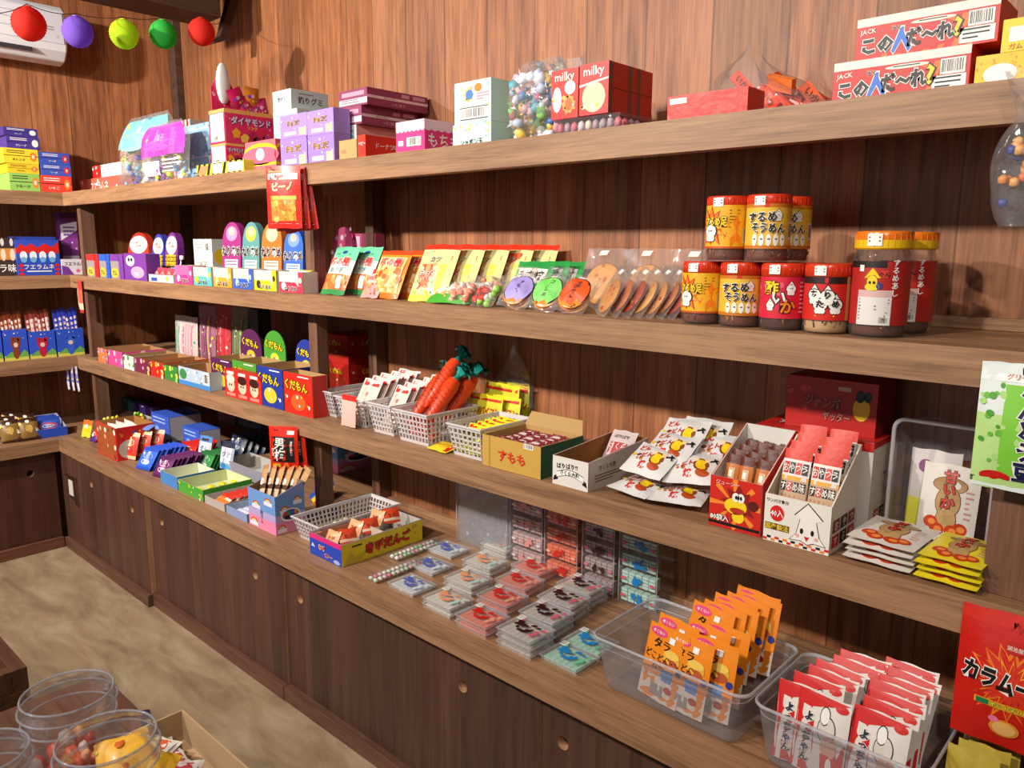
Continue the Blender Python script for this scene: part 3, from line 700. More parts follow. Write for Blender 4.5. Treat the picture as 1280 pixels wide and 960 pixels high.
a = carton('gummy_box', 'white gummy box at the bottom of the pale stack behind the violet boxes', 'box', .135, 343, 372, 172, Z, .12, mat('#c6dfe2'), d_tsu2)
a = carton('gummy_box', 'pale gummy box in the middle of the stack behind the violet boxes', 'box', .135, 342, 372, 138, zt(a), .12, mat('#cbe3e6'), d_tsu2)
a = carton('gummy_box', 'pale gummy box on top of the stack with dark lettering over the violet boxes', 'box', .135, 341, 364, 113, zt(a), .15, mat('#cfe3e4'), lambda b, F, R, T: (b.T(F, '釣グミ', .5, .55, .26, mat('#3a3c44'), 3), b.T(R, '釣りグミ', .5, .5, .38, mat('#3a3c44'), 3), b.lines(R, .2, .72, .6, .84, 1, GREY)))
def d_cho(b, F, R, T):
    b.T(F, 'チョコビ', .5, .62, .26, mat('#5a2c14'), 4, .8, out=YEL); b.R(F, .15, .1, .6, .26, mat('#f4c6d8'), 1); b.conf(F, 8, [W0, mat('#c9b6ee')], .04, l=1); b.R(F, .7, .06, .95, .38, mat('#eac9a0'), 1)
G = 'violet chocolate snack boxes stacked two by two'
L4 = (mat('#9a7cd0'), mat('#a286d6'))
a1 = carton('snack_box', 'violet snack box at the bottom of the pair beside the pale gummy stack', 'box', .03, 351, 384, 172, Z, .06, L4[0], d_cho, G)
carton('snack_box', 'violet snack box on top of the pair beside the pale gummy stack', 'box', .03, 350, 384, 143, zt(a1), .06, L4[1], d_cho, G)
a1 = carton('snack_box', 'violet snack box at the bottom of the pair beside the white carton', 'box', .03, 385, 418, 168, Z, .06, L4[0], d_cho, G)
carton('snack_box', 'violet snack box on top of the pair beside the plum cartons', 'box', .03, 384, 417, 137, zt(a1), .06, L4[1], d_cho, G)
def d_plum(b, F, R, T):
    b.R(F, 0, .12, 1, .45, mat('#e6d6dc'), 1); b.lines(F, .08, .16, .7, .42, 2, mat('#8a4a66'), 2); b.R(F, .1, .6, .9, .85, mat('#c894ac'), 1)
    b.R(R, 0, .42, 1, .58, mat('#e2ccd4'), 1); b.T(R, 'ポケットガム', .35, .5, .14, mat('#8a2f55'), 3); b.R(R, .55, .68, .68, .9, mat('#c894ac'), 1); b.R(R, .74, .68, .95, .9, mat('#c894ac'), 1); b.T(R, 'いちご味 入', .5, .2, .2, mat('#d8a8bc'), 3)
def d_whc(b, F, R, T): b.lines(F, .1, .1, .9, .9, 5, mat('#9aa8b4'), 1); b.R(R, 0, 0, 1, 1, mat('#e3a1a0'), 1)
a = carton('candy_carton', 'white carton at the bottom of the plum carton stack', 'box', .1, 418, 446, 158, Z, .2, mat('#dfe6e8'), d_whc)
a = carton('candy_carton', 'plum and white carton in the middle of the stack over the red box', 'box', .1, 417, 452, 135, zt(a), .22, mat('#8f3d63'), d_plum)
carton('candy_carton', 'topmost plum and white carton on the stack beside the violet boxes', 'box', .1, 424, 459, 112, zt(a), .24, mat('#8a365c'), d_plum)
def d_kr(b, F, R, T): b.R(F, .1, .3, .4, .5, mat('#a8845a'), 1); b.R(R, 0, 0, 1, 1, mat('#c09468', 'matte'), 1)
carton('cardboard_box', 'small plain brown cardboard box in front of the plum carton stack', 'box', .012, 424, 446, 175, Z, .055, KRAFT, d_kr)
def d_rdb(b, F, R, T): b.R(F, .35, .15, .85, .85, mat('#b0281e'), 1); b.T(F, 'ベビー', .58, .62, .2, W0); b.T(R, 'ドーナツ', .5, .55, .3, W0); b.T(R, '千葉', .85, .5, .3, W0)
carton('candy_box', 'red box with white lettering lying in front of the plum cartons', 'box', .012, 447, 457, 169, Z, .14, mat('#d4321c'), d_rdb)
def d_mochi(b, F, R, T):
    for S_ in (F, R):
        b.R(S_, 0, .72, 1, 1, mat('#f3cfe0'), 1)
        for i in range(7): b.E(S_, (i+.5)/7, .72, .075*S_.h/S_.w*1.4 if False else .07, .07, mat('#f3cfe0'), 1.3, 10)
    b.bars(F, .38, .2, .88, .48); b.R(F, .08, .24, .26, .4, W0, 2); b.T(R, 'もちもち', .52, .36, .5, W0, 3, .9)
carton('candy_box', 'hot pink soft candy box with white scalloped edge and lettering', 'box', .03, 495, 531, 151, Z, .17, mat('#e8327f'), d_mochi)
def d_mint(b, F, R, T):
    b.bars(F, .18, .1, .9, .36, seed=4); b.R(F, .16, .08, .92, .1, INK, 3); b.R(F, .16, .36, .92, .38, INK, 3)
    b.ST(F, .4, .68, .2, mat('#f0c040'), 8, .7, 1); b.E(F, .42, .68, .1, .12, mat('#3f7cc8'), 2); b.E(F, .66, .82, .1, .1, ORG, 2); b.conf(F, 14, [mat('#f4e07a'), mat('#9fd8c8'), mat('#f0a0a0')], .035); b.lines(F, .62, .5, .95, .7, 3, mat('#e08aa0'), 2)
def d_mint2(b, F, R, T): b.conf(F, 14, [mat('#f0d840'), mat('#7fc89a')], .06, 0, .3, 1, 1); b.T(F, 'シャボン玉', .5, .16, .3, INK)
a = carton('candy_box', 'mint green box at the bottom with yellow dots beside the clear candy bag', 'box', .03, 566, 614, 154, Z, .1, mat('#c2e6da'), d_mint2)
carton('candy_box', 'tall mint green box with a barcode and balloon print on the other mint box', 'box', .03, 568, 614, 101, zt(a), .1, mat('#c8e9de'), d_mint)
candy_bag('candy_bag', 'big clear bag of wrapped candies between the mint green and red milk candy boxes', .012, 618, 689, 68, Z, .12, BAGF, ['#e8e4ee', '#c8d4f0', '#f0b8c0', '#4f8cd0', '#f0c860', '#8fd070', '#5fb8c8', '#e05a6a', '#f2f0f4', '#dfe4f4', '#f6dfe4', '#f4f2f6'], 120, None, 9, lean=2, cs=1.25)
candy_bag('candy_bag', 'clear bag top of pale candies showing above the red milk candy boxes', .235, 676, 722, 70, Z, .07, BAGF, ['#e8e4ee', '#f0b8c0', '#d8d0e0', '#f2f0f4'], 60, None, 11, lean=2, cs=1.3)
# clear flat packs under the red boxes
def flat_pack(name, label, y, pl, pr, z0, h, cols, seed, d=.1):
    x0, x1 = bx(pl, y, z0+h/2), bx(pr, y, z0+h/2); w = x1-x0
    e = empty(name, label, 'candy pack', ((x0+x1)/2, y, z0+GAP)); b = MB(); rr = random.Random(seed)
    b.box(-w/2, w/2, 0, d, 0, h, FILM); b.build('wrapper', e)
    b = MB()
    for i in range(int(w/.02)):
        for k in range(4):
            b.blob((-w/2+.012+i*.02, .012+k*.024, h*.5), (.009, .009, h*.36), mat(rr.choice(cols)), 6)
    b.build('candies', e)['kind'] = 'stuff'
    return e, h
pz = Z
e, hh = flat_pack('candy_pack', 'clear flat pack of pale candies lying under the red milk candy boxes', .035, 692, 775, Z, .034, ['#d8cfd8', '#b09aa8', '#d86a7a', '#e8e0d0'], 5, .17)
pz = Z+hh+.0015
def milky(art):
    def f(b, F, R, T):
        b.T(F, 'milky', .5, .83, .25, W0, 3, .92)
        if art: b.E(F, .22, .4, .17, .26, mat('#e6ecf0'), 1); b.E(F, .7, .62, .2, .14, W0, 1); b.ST(F, .66, .28, .2, mat('#e0a04a'), 9, .8, 2); b.E(F, .66, .28, .13, .13, mat('#c06a28'), 3); b.conf(F, 6, [mat('#f4c860'), W0], .04, .05, .05, .95, .5, 2)
        else: b.E(F, .5, .34, .4, .3, mat('#f0c8a8'), 1); b.conf(F, 5, [mat('#f4e0d0'), YEL], .05, .1, .05, .9, .2, 2); b.P(F, [(0, .6), (1, .7), (1, .66), (0, .56)], W0, 2)
        for u0, u1 in ((0, .09), (.43, .52), (.64, .72)): b.R(R, u0, 0, u1, 1, mat('#7a4a3c'), 1)
        b.R(R, 0, .49, 1, .51, mat('#8a1f18'), 2)
    return f
G = 'red milk candy boxes'
carton('milk_candy_box', 'red milk candy box with ice cream picture beside the clear candy bag', 'box', .035, 689, 723, 87, pz, .13, mat('#cf2a22'), milky(True), G)
carton('milk_candy_box', 'red milk candy box with long striped side next to the ice cream one', 'box', .03, 724, 761, 79, pz, .17, mat('#cf2a22'), milky(False), G)
def d_rw(b, F, R, T): b.R(F, .03, .68, .25, .9, W0, 1); b.R(T, .05, .1, .3, .3, W0, 1)
a = carton('candy_box', 'flat red box in cling wrap lying before the orange snack bag', 'box', .03, 834, 935, 115, Z, .07, mat('#d83428', 'foil'), d_rw)
def orange_bag():
    x0, x1, h = fr(.2, 893, 1032, 66, Z); w = x1-x0; h *= 1.08
    e = empty('snack_bag', 'crumpled clear bag with orange paper snacks on the top shelf', 'bag', ((x0+x1)/2+.01, .215, Z+GAP), (0, 0, 0))
    rr = random.Random(12)
    def q(u, v): 
        a = 2*PI*u; k = math.sin(PI*min(.97, .25+.75*v))**.7; R_ = 1+.13*math.sin(3*a+7*v)+.07*math.sin(7*a+11*v)
        return Vector((math.cos(a)*w*.5*k*R_-.07*(v-.35)*1.0, math.sin(a)*.08*k*R_, max(.0, v*h*(1.0+.1*math.sin(2*a)-.42*max(0, math.cos(a))))))
    b = MB(); b.grid(q, 26, 12, FILM); b.build('wrapper', e)
    b = MB()
    for i in range(26):
        p = Vector((rr.uniform(-.32, .34)*w, rr.uniform(-.045, .045), 0)); p.z = rr.uniform(.12, .74-.9*max(0, p.x/w))*h*.8
        R_ = Euler((rr.uniform(-.5, .5), rr.uniform(.2, .9), rr.uniform(-.6, .6))).to_matrix(); s_ = rr.uniform(.022, .034)
        b.box(-s_, s_, -.006, .006, -s_*.45, s_*.45, mat(rr.choice(('#e8602a', '#e6481e', '#ec7a3a', '#c83a1e')), 'foil'), R_)
        b.v[-8:] = [tuple(Vector(v_)+p) for v_ in b.v[-8:]]
        if i % 4 == 0:
            F = plane(p+R_@Vector((-s_, -.006, -s_*.45)), R_@Vector((2*s_, 0, 0)), R_@Vector((0, 0, .9*s_))); b.T(F, 'いか', .5, .5, .7, INK)
    b.build('paper_snacks', e)['kind'] = 'stuff'
orange_bag()
def d_jack(b, F, R, T):
    b.R(F, 0, .8, 1, 1, mat('#ecdcd4'), 1)
    for i in range(7): b.P(F, [(.2+.1*i, 0), (.24+.1*i, 0), (.52+.1*i-.2, .74), (.46+.1*i-.2, .74)], mat('#e8702a'), .6)
    b.E(F, .42, .4, .36, .36, mat('#c8241c'), 1)
    b.T(F, 'JACK', .09, .66, .16, W0, 3, .16, rot=.06)
    b.T(F, 'この', .17, .32, .42, INK, 3, .24, out=W0, bold=.055, rot=.04); b.T(F, '人', .345, .36, .58, mat('#2f6ed0'), 3, .14, out=W0, bold=.05); b.T(F, 'ひと', .3, .66, .12, INK, 3, out=W0)
    b.T(F, 'だ〜れ', .545, .4, .44, INK, 3, .33, out=W0, bold=.055, rot=.05); b.T(F, '?', .735, .46, .58, YEL, 3, out=INK, bold=.03)
    b.E(F, .56, .72, .16, .05, mat('#f4ecd8'), 2); b.lines(F, .46, .69, .66, .75, 1, INK, 3)
    b.bars(F, .8, .42, .97, .76, seed=6); b.R(F, .75, .06, .98, .4, W0, 1); b.lines(F, .77, .1, .95, .38, 3, INK, 2)
zlo = Z
a = carton('candy_box', 'lower long red box with barcode on the top shelf under its twin', 'box', .06, 1041, 1213, 68, Z, .1, mat('#c9231b'), d_jack, 'long red quiz candy boxes')
b_ = carton('candy_box', 'upper long red box with black and blue lettering resting on its twin', 'box', .07, 1070, 1250, 10, zt(a), .12, mat('#cd241c'), d_jack, 'long red quiz candy boxes')
def d_yel(b, F, R, T):
    b.conf(F, 40, [mat('#e8962a')], .035); b.E(F, .3, .4, .2, .3, W0, 2); b.E(F, .8, .7, .14, .16, mat('#a8c84a'), 2)
def d_yel2(b, F, R, T): b.R(F, .1, .3, .95, .75, W0, 1); b.bars(F, .3, .45, .95, .95); b.T(F, 'ガム', .2, .15, .2, mat('#c06a1a'))
a = carton('candy_box', 'yellow dotted box beside the long red boxes on the top shelf', 'box', .06, 1218, 1330, 64, Z, .12, mat('#f2c41c'), d_yel)
carton('candy_box', 'yellow box with white barcode panel on the yellow dotted box', 'box', .06, 1252, 1350, 18, zt(a), .12, mat('#f4d01e'), d_yel2)

# ------------------------------------------------------------------ above the shelves: air conditioner, beam, lanterns on a string
def aircon():
    x = LX+.2; yb = by(-175, x, 2.2); ya = by(91, x, 2.2); zb = onX(60, 76, LX+.19).z; w = ya-yb; h = .27
    t = empty('air_conditioner', 'white wall mounted air conditioner high above the left wall shelves', 'air conditioner', (LX+.001, ya, zb))
    wm = mat('#e6e4ea', 'plastic'); b = MB(); pr = [(0, .03), (.08, .0), (.15, .012), (.19, .055), (.2, .09), (.2, h-.03), (.17, h), (0, h)]
    n = len(pr); vs = [(px_, 0, z) for px_, z in pr]+[(px_, -w, z) for px_, z in pr]
    b.add(vs, [tuple(range(n)), tuple(range(n, 2*n))[::-1]]+[(i, n+i, n+(i+1) % n, (i+1) % n) for i in range(n)], wm); b.build('casing', t, bevel=.008)
    b = MB(); b.box(.2005, .204, -w+.02, -.155, .088, h-.035, wm); b.box(.2005, .2035, -.15, -.015, .088, h-.035, mat('#dcd8e2', 'plastic')); F = plane((.2036, -.15, .09), (0, .135, 0), (0, 0, .1)); b.lines(F, .25, .5, .7, .75, 2, GREY, 1); b.E(F, .8, .3, .05, .06, mat('#bcb8c4'), 1); b.build('front_panel', t, bevel=.001)
    b = MB(); b.box(.157, .197, -w+.04, -.16, .036, .052, mat('#3a343a')); b.build('outlet_slot', t)
    for z in (.135, .175, .205): b = MB(); b.box(.2042, .2048, -w+.02, -.158, z, z+.002, mat('#8a8894')); b.build('panel_groove', t)
aircon()
def beam():
    a = onX(268, 26, .55); z = a.z
    b = MB(); b.box(.40, .62, onX(96, -24, .62).y, a.y, z, CH-.001, W_BEAM); struct(b.build('trim_2', bevel=.006))
    t = empty('beam_bracket', 'dark flat bracket hanging from the end of the ceiling beam', 'bracket', (0, 0, 0))
    p0 = onX(302, -12, .56); p1 = onX(277, 50, .56); k = p0-p1
    b = MB(); c = [onX(px_, py_, .56) for px_, py_ in ((268, 54), (283, 50), (304, -14), (291, -14), (276, 44), (266, 50))]
    n = len(c); vs = [tuple(q) for q in c]+[tuple(q+Vector((-.05, 0, 0))) for q in c]
    b.add(vs, [tuple(range(n)), tuple(range(n, 2*n))[::-1]]+[(i, (i+1) % n, n+(i+1) % n, n+i) for i in range(n)], mat('#3a2219', 'matte')); b.build('bracket_strap', t)
beam()
def lanterns():
    pts = []
    for px_, py_, c, nm, yy in ((36, 30, '#e02a18', 'red', -.42), (97, 40, '#8d62d8', 'purple', -.2), (155, 43, '#c8ea22', 'lime yellow', 0.0), (204, 43, '#3ecb4e', 'green', .17), (252, 40, '#e8301c', 'red', .32)):
        p = onY(px_, py_, yy); pts.append(p); r = .056
        t = empty('paper_lantern', {36: 'red paper lantern in front of the air conditioner', 252: 'red paper lantern by the beam bracket'}.get(px_, nm+' paper lantern hanging on the string near the ceiling'), 'lantern', p, group='mini paper lanterns on a string')
        b = MB(); prof = []
        for i in range(33):
            a = -PI/2*.9+PI*.9*i/32; prof.append((r*math.cos(a)*(1.0 if i % 2 else .945), r*1.02*math.sin(a)))
        m = mat(c, 'lantern'); b.lathe(prof, 24, m); b.build('paper_shade', t)
        b = MB(); b.lathe([(r*.2, r*.98), (r*.24, r*.98), (r*.24, r*1.04), (r*.2, r*1.04), (r*.2, r*.98)], 12, mat(c)); b.build('top_ring', t)
        b = MB(); b.tube([(0, 0, r*1.0), (0, 0, r*1.18)], .001, INK, 4); b.build('hanger', t)
    P = [onY(-70, 0, -.8)]+[q+Vector((0, 0, .066)) for q in pts]+[onX(275, 28, .58)]
    b = MB(); cv = []
    for i in range(len(P)-1):
        for k in range(8): s_ = k/8; cv.append(P[i].lerp(P[i+1], s_)-Vector((0, 0, .018*4*s_*(1-s_)*(P[i+1]-P[i]).length/.4)))
    cv.append(P[-1]); b.tube(cv, .0014, mat('#2a2422'), 5); tag(b.build('lantern_string'), 'thin dark string carrying the coloured paper lanterns', 'string')
lanterns()
# ------------------------------------------------------------------ middle shelf, left wall
Z = Z2T; xa = -.05
def d_dark(b, F, R, T):
    b.R(F, 0, .42, 1, .72, mat('#d8883a'), 1)
    for i in range(4): b.E(F, .14+.25*i, .55, .07, .16, mat('#f0dcc0'), 2); b.E(F, .14+.25*i, .88, .05, .1, mat('#d8d4cc'), 2)
    b.T(F, 'コーラ味', .5, .2, .24, WHITE)
carton_l('candy_box', 'dark cola candy box with orange band at the end of the middle shelf', 'box', xa-.01, -26, 21, 297, Z, .1, mat('#3a2a26'), d_dark)
def d_ramune(b, F, R, T):
    b.R(F, 0, .62, 1, .74, RED, 1)
    for i in range(4): b.E(F, .16+.22*i, .55, .085, .13, mat('#e8f0f8'), 2); b.E(F, .16+.22*i, .44, .07, .08, mat('#6fb0e0'), 3)
    b.R(F, 0, .0, 1, .36, mat('#2848b8'), 1); b.T(F, 'フエラムネ', .5, .24, .16, WHITE); b.lines(F, .2, .06, .8, .14, 1, WHITE)
    for u in (0, .84):
        for k in range(3): b.P(F, [(u, .02+.12*k), (u+.08, .0+.12*k), (u+.16, .02+.12*k), (u+.08, .1+.12*k)], RED, 3)
    b.P(F, [(0, .74), (.12, .9), (.2, .8), (.35, .9), (.5, .78), (.66, .9), (.84, .8), (1, .95), (1, .74)], RED, 1)
def ramune():
    y0, y1, h = fl(xa, 20, 75, 296, Z); w = abs(y1-y0)-.004; d = .14
    t = empty('candy_box', 'blue and red whistle candy display box on the middle shelf at the other wall', 'box', (xa, (y0+y1)/2, Z+GAP), (0, 0, PI/2))
    b = MB(); b.box(-w/2, w/2, .0, d, 0, h*.92, mat('#2c4fc0')); F, R, T, Lf = faces(w, d, h*.92); d_ramune(b, F, R, T); b.build('box', t)
    b = MB(); b.box(-w/2, w/2, .035, d, h*.92, h, mat('#2a3f92')); b.build('folded_lid', t)
ramune()
def d_tall(b, F, R, T):
    b.R(F, 0, .84, 1, 1, mat('#5a2254'), 1); b.P(F, [(0, .55), (1, .72), (1, .86), (0, .8)], mat('#eae2ee'), 1.5); b.P(F, [(0, .3), (.5, .4), (1, .28), (1, .6), (0, .56)], mat('#8c3f94'), 1); b.P(F, [(0, .1), (1, .14), (1, .3), (0, .3)], mat('#e2d6e8'), 1.4)
    b.lines(F, .15, .6, .85, .78, 3, PUR, 3); b.conf(F, 7, [PUR, mat('#f0d0e8')], .02, 0, .3, 1, .55, 2); b.T(F, 'フエラムネ', .6, .66, .06, PUR, 4)
carton_l('candy_box', 'tall purple and white candy box standing at the inside corner of the middle shelf', 'box', -.12, 77, 98, 266, Z, .07, mat('#7c3585'), d_tall)
def d_lowp(b, F, R, T): b.P(F, [(0, 0), (.55, 0), (.3, .5), (0, .6)], PUR, 1); b.T(F, 'フエラムネ', .6, .7, .26, mat('#4a2a5a')); b.ST(F, .75, .25, .18, PNK, 5, .5, 2)
carton_l('candy_box', 'low white and purple candy box lying before the tall purple one', 'box', -.045, 77, 104, 324, Z, .065, mat('#e6e0ea'), d_lowp)

# ------------------------------------------------------------------ middle shelf, back wall, first bay
def d_stripe(c):
    def f(b, F, R, T):
        for S_ in (F,): b.R(S_, 0, .72, .7, 1, c, 1); b.R(S_, .66, 0, 1, 1, c, 1); b.E(S_, .33, .24, .3, .2, mat('#d8c03a'), 2); b.T(S_, 'ガム', .33, .24, .24, INK, 4)
        b.R(R, 0, 0, 1, 1, c, 1)
    return f
G = 'striped gum boxes at the corner of the middle shelf'
def gum(pl, pr, c, cn):
    x0, x1, h = fr(.015, pl, pr, 318, Z); 
    o = tray_at('gum_box', 'open grey gum box with '+cn+' band near the corner post', 'gum box', (x0+x1)/2, .002, Z, x1-x0-.002, .033, h, mat('#9a8f8c'), mat('#8a7a70'), d_stripe(c), group=G)
    return o
gum(112, 127, RED, 'a red'); gum(128, 141, BLU, 'a blue'); gum(142, 158, PUR, 'a purple')
def d_panda(b, F, R, T):
    b.E(F, .3, .72, .2, .2, WHITE, 1); b.E(F, .24, .76, .05, .07, INK, 2); b.E(F, .37, .76, .05, .07, INK, 2); b.E(F, .6, .3, .3, .22, mat('#e8a0c0'), 1); b.T(F, 'プチ', .55, .2, .26, WHITE)
x0, x1, h = fr(.012, 158, 186, 317, Z)
tray_at('candy_box', 'purple open candy box with a white round face beside the striped gum boxes', 'box', (x0+x1)/2, .002, Z, x1-x0-.003, .06, h, PUR, mat('#8d6a9a'), d_panda)
def strips(name, label, y, pl, pr, pt, n, cols, grp, w=.03, lean=32):
    for i in range(n):
        x = bx(pl+(pr-pl)*(i+.5)/n, y, Z+.03); c = cols[i % len(cols)]
        packet('gum_packet', label % ORD[i], 'gum packet', w, .072, .012, vband((.8, FO(c[1])), (.25, FO(c[0])), (0, FO(c[2]))), lambda b, F: b.T(F, 'ガム', .5, .5, .18, WHITE, 4), (x, y+.004*(i % 2), Z+.004), (LEAN(lean), math.radians(18), 0), grp, seed=i, nu=4, nv=6)
x0, x1 = bx(188, .012, Z+.02), bx(220, .012, Z+.02)
tray_at('candy_tray', 'white tray of red and blue gum packets in the middle of the first bay', 'tray', (x0+x1)/2-.0, .003, Z, x1-x0-.012, .125, .03, mat('#dcdde4'), mat('#c8c8cc'), lambda b, F, R, T: (b.E(F, .75, .5, .06, .34, YEL, 1), b.R(F, .1, .1, .35, .6, mat('#3a4ab0'), 1)))
for i in range(4):
    x = x0+.034+(x1-x0-.068)*(i/3)
    for k, (c, cn) in enumerate((((mat('#c8202c'), 'red')), (mat('#1f6ccc'), 'blue'))):
        packet('gum_packet', cn+' gum packet in the white tray, '+ORD[i]+' across', 'gum packet', .06, .052, .014, vband((.75, FO('#d84a5a' if k == 0 else '#4aa0e0')), (.2, c), (0, WHITE)), lambda b, F: (b.T(F, 'ガム', .5, .5, .3, WHITE, 4)), (x, .02+.055*k, Z+.012), (LEAN(30), 0, 0), 'gum packets in the white tray', seed=i+k*7, nu=5, nv=6)
def d_head(c):
    def f(b, F): b.E(F, .5, .72, .42, .2, WHITE, 1); b.T(F, 'ガム', .5, .74, .16, RED, 4); b.R(F, .12, .2, .88, .52, mat('#e8b820'), 2, 3); b.T(F, 'コロコロ', .5, .42, .17, INK, 4); b.T(F, 'スタンド', .5, .28, .15, INK, 4)
    return f
def card(name, label, y, pl, pr, pt, z0, outline, m, deco, th=.004, grp=None, cat='header card', lean=6):
    x0, x1, h = fr(y, pl, pr, pt, z0); w = x1-x0
    b = MB(); n = len(outline); vs = [((u-.5)*w, 0, v*h) for u, v in outline]+[((u-.5)*w, th, v*h) for u, v in outline]
    b.add(vs, [tuple(range(n)), tuple(range(n, 2*n))[::-1]]+[(i, n+i, n+(i+1) % n, (i+1) % n) for i in range(n)], m)
    deco(b, plane((-w/2, 0, 0), (w, 0, 0), (0, 0, h)))
    o = b.build(name, None, ((x0+x1)/2, y, z0+GAP), (LEAN(lean), 0, 0)); return tag(o, label, cat, grp)
def arch(n=10, sh=.55, neck=0):
    pts = [(0, 0), (1, 0), (1, sh)]
    for i in range(1, n): a = PI*i/n; pts.append((.5+.5*math.cos(a), sh+(1-sh)*math.sin(a)))
    return pts+[(0, sh)]
card('gum_card', 'red backed standing gum card behind the striped gum boxes', .17, 157, 183, 290, Z, arch(), mat('#b8341e'), d_head(0), .03, cat='gum card')
card('gum_card', 'blue edged standing gum card, first of the two beside the red backed one', .17, 187, 202, 292, Z, arch(), mat('#3a3fa8'), d_head(0), .03, cat='gum card')
card('gum_card', 'purple edged standing gum card next to the blue edged one', .17, 203, 219, 290, Z, arch(), mat('#7a2f8a'), d_head(0), .03, cat='gum card')
def bottle():
    x = bx(228, .2, Z+.05); t = empty('candy_bottle', 'small black candy bottle with white label behind the gum tray', 'bottle', (x, .2, Z+GAP)); k = mat('#141014', 'plastic')
    b = MB(); b.lathe([(.001, 0), (.02, 0), (.022, .01), (.022, .05), (.012, .072), (.009, .09)], 16, k); b.build('bottle_body', t)
    b = MB(); b.lathe([(.011, .088), (.011, .105), (.001, .105)], 12, WHITE); b.build('cap', t)
    b = MB(); b.lathe([(.0225, .015), (.0225, .045)], 16, mat('#d8d4d0')); b.build('paper_label', t)
bottle()
def d_lem(b, F, R, T):
    b.T(F, 'レモン', .4, .42, .18, mat('#8a8a1a'), rot=.2); b.lines(F, .1, .7, .5, .9, 3, mat('#9fb0a8')); b.bars(F, .62, .72, .92, .92); b.E(F, .5, .12, .12, .08, YEL, 1); b.E(R, .5, .6, .4, .18, YEL, 1); b.E(R, .6, .15, .25, .1, YEL, 1)
carton('candy_box', 'white box with lemon print standing behind the mint tray on the middle shelf', 'box', .1, 243, 266, 299, Z, .07, mat('#d9dad6'), d_lem)
def neri(pl, pr, pt, c1, c2, txt, cn):
    sh = .62
    def deco(b, F):
        b.E(F, .5, .78, .3, .14, c2, 1); b.E(F, .5, .82, .16, .08, mat('#c8b8a8'), 2); b.T(F, 'ねりあめ', .5, .45, .2, INK, 4, 1.0, out=WHITE, bold=.03); b.R(F, .15, .14, .85, .3, WHITE, 2); b.lines(F, .2, .17, .8, .28, 2, c1, 3)
    t = card('syrup_candy_pack', cn+' arched syrup candy pack standing on the middle shelf', .085, pl, pr, pt, Z+.04, arch(12, sh), c1, deco, .025, cat='candy pack', lean=4)
    t.location.z = Z+GAP; me = t.data
    for v in me.vertices:
        if v.co.z < .002: v.co.z -= 0
    t.location.z = Z+.04
    return t
G='arched syrup candy packs'
NE = [(276, 299, 277, mat('#a0307c'), mat('#d890c0'), 'pink and purple'), (301, 322, 277, mat('#5f9a9a'), mat('#e4e04a'), 'yellow'), (325, 350, 277, mat('#d8742a'), mat('#d8c0a0'), 'orange and brown'), (353, 377, 286, mat('#3c6cc8'), mat('#7aa0e8'), 'blue')]
# stand the arched packs in their own low white tray row
x0, x1 = bx(272, .085, Z+.02), bx(382, .085, Z+.02)
x1 = min(x1, 2.026)
tray_at('candy_tray', 'long pale tray behind the little open boxes holding the arched syrup candy packs', 'tray', (x0+x1)/2, .078, Z, x1-x0, .05, .039, mat('#d8d4cc'), mat('#bdb4a6'))
for q in NE: neri(*q[:3], q[3], q[4], '', q[5])
def d_open(c, c2, txt):
    def f(b, F, R, T):
        b.P(F, [(0, 0), (1, 0), (1, .35), (.8, .32), (.7, .5), (0, .5)], c, 1); b.E(F, .2, .3, .1, .2, c2, 2); b.T(F, txt, .5, .18, .28, INK, 3, .8, out=WHITE); b.R(F, .82, .35, 1, 1, c, 1.2); b.E(F, .9, .6, .06, .14, c2, 2.2)
    return f
def obox(pl, pr, pt, c, c2, cn, base='#d8d2c4', d=.058):
    x0, x1, h = fr(.003, pl, pr, pt, Z)
    tray_at('candy_box', cn+' small open box in the row along the middle shelf edge', 'box', (x0+x1)/2, .002, Z, x1-x0-.003, d, h, mat(base), mat('#a8967c'), d_open(c, c2, 'ねりあめ'), group='small open candy boxes along the middle shelf edge')
obox(219, 241, 332, mat('#e03c8c'), mat('#f6b8d4'), 'pink', '#e06aa4'); obox(242, 265, 334, mat('#5fb8b8'), YEL, 'mint and yellow'); obox(267, 290, 335, mat('#e8a02a'), mat('#f6dc8a'), 'orange'); obox(292, 316, 336, mat('#2f5cc8'), mat('#a8c4f0'), 'blue'); obox(318, 346, 338, mat('#e8d020'), mat('#3a3020'), 'yellow'); obox(349, 379, 340, mat('#d83a54'), mat('#f0e8d8'), 'crimson and white', '#d8d4cc')
packet('candy_pack', 'silver and dark candy packet lying in the yellow open box', 'packet', .07, .05, .012, vband((.6, FO('#3a3430')), (0, FO('#8a8480'))), None, (bx(333, .03, Z+.03), .03, Z+.022), (LEAN(50), 0, .2), seed=3)
packet('candy_pack', 'yellow and white candy packet lying across the crimson open box', 'packet', .11, .05, .012, vband((.7, FO('#e8d83a')), (.3, FO('#f2f0ea')), (0, FO('#3a3a30'))), None, (bx(364, .012, Z+.06), .012, Z+.053), (LEAN(66), 0, .1), seed=4)

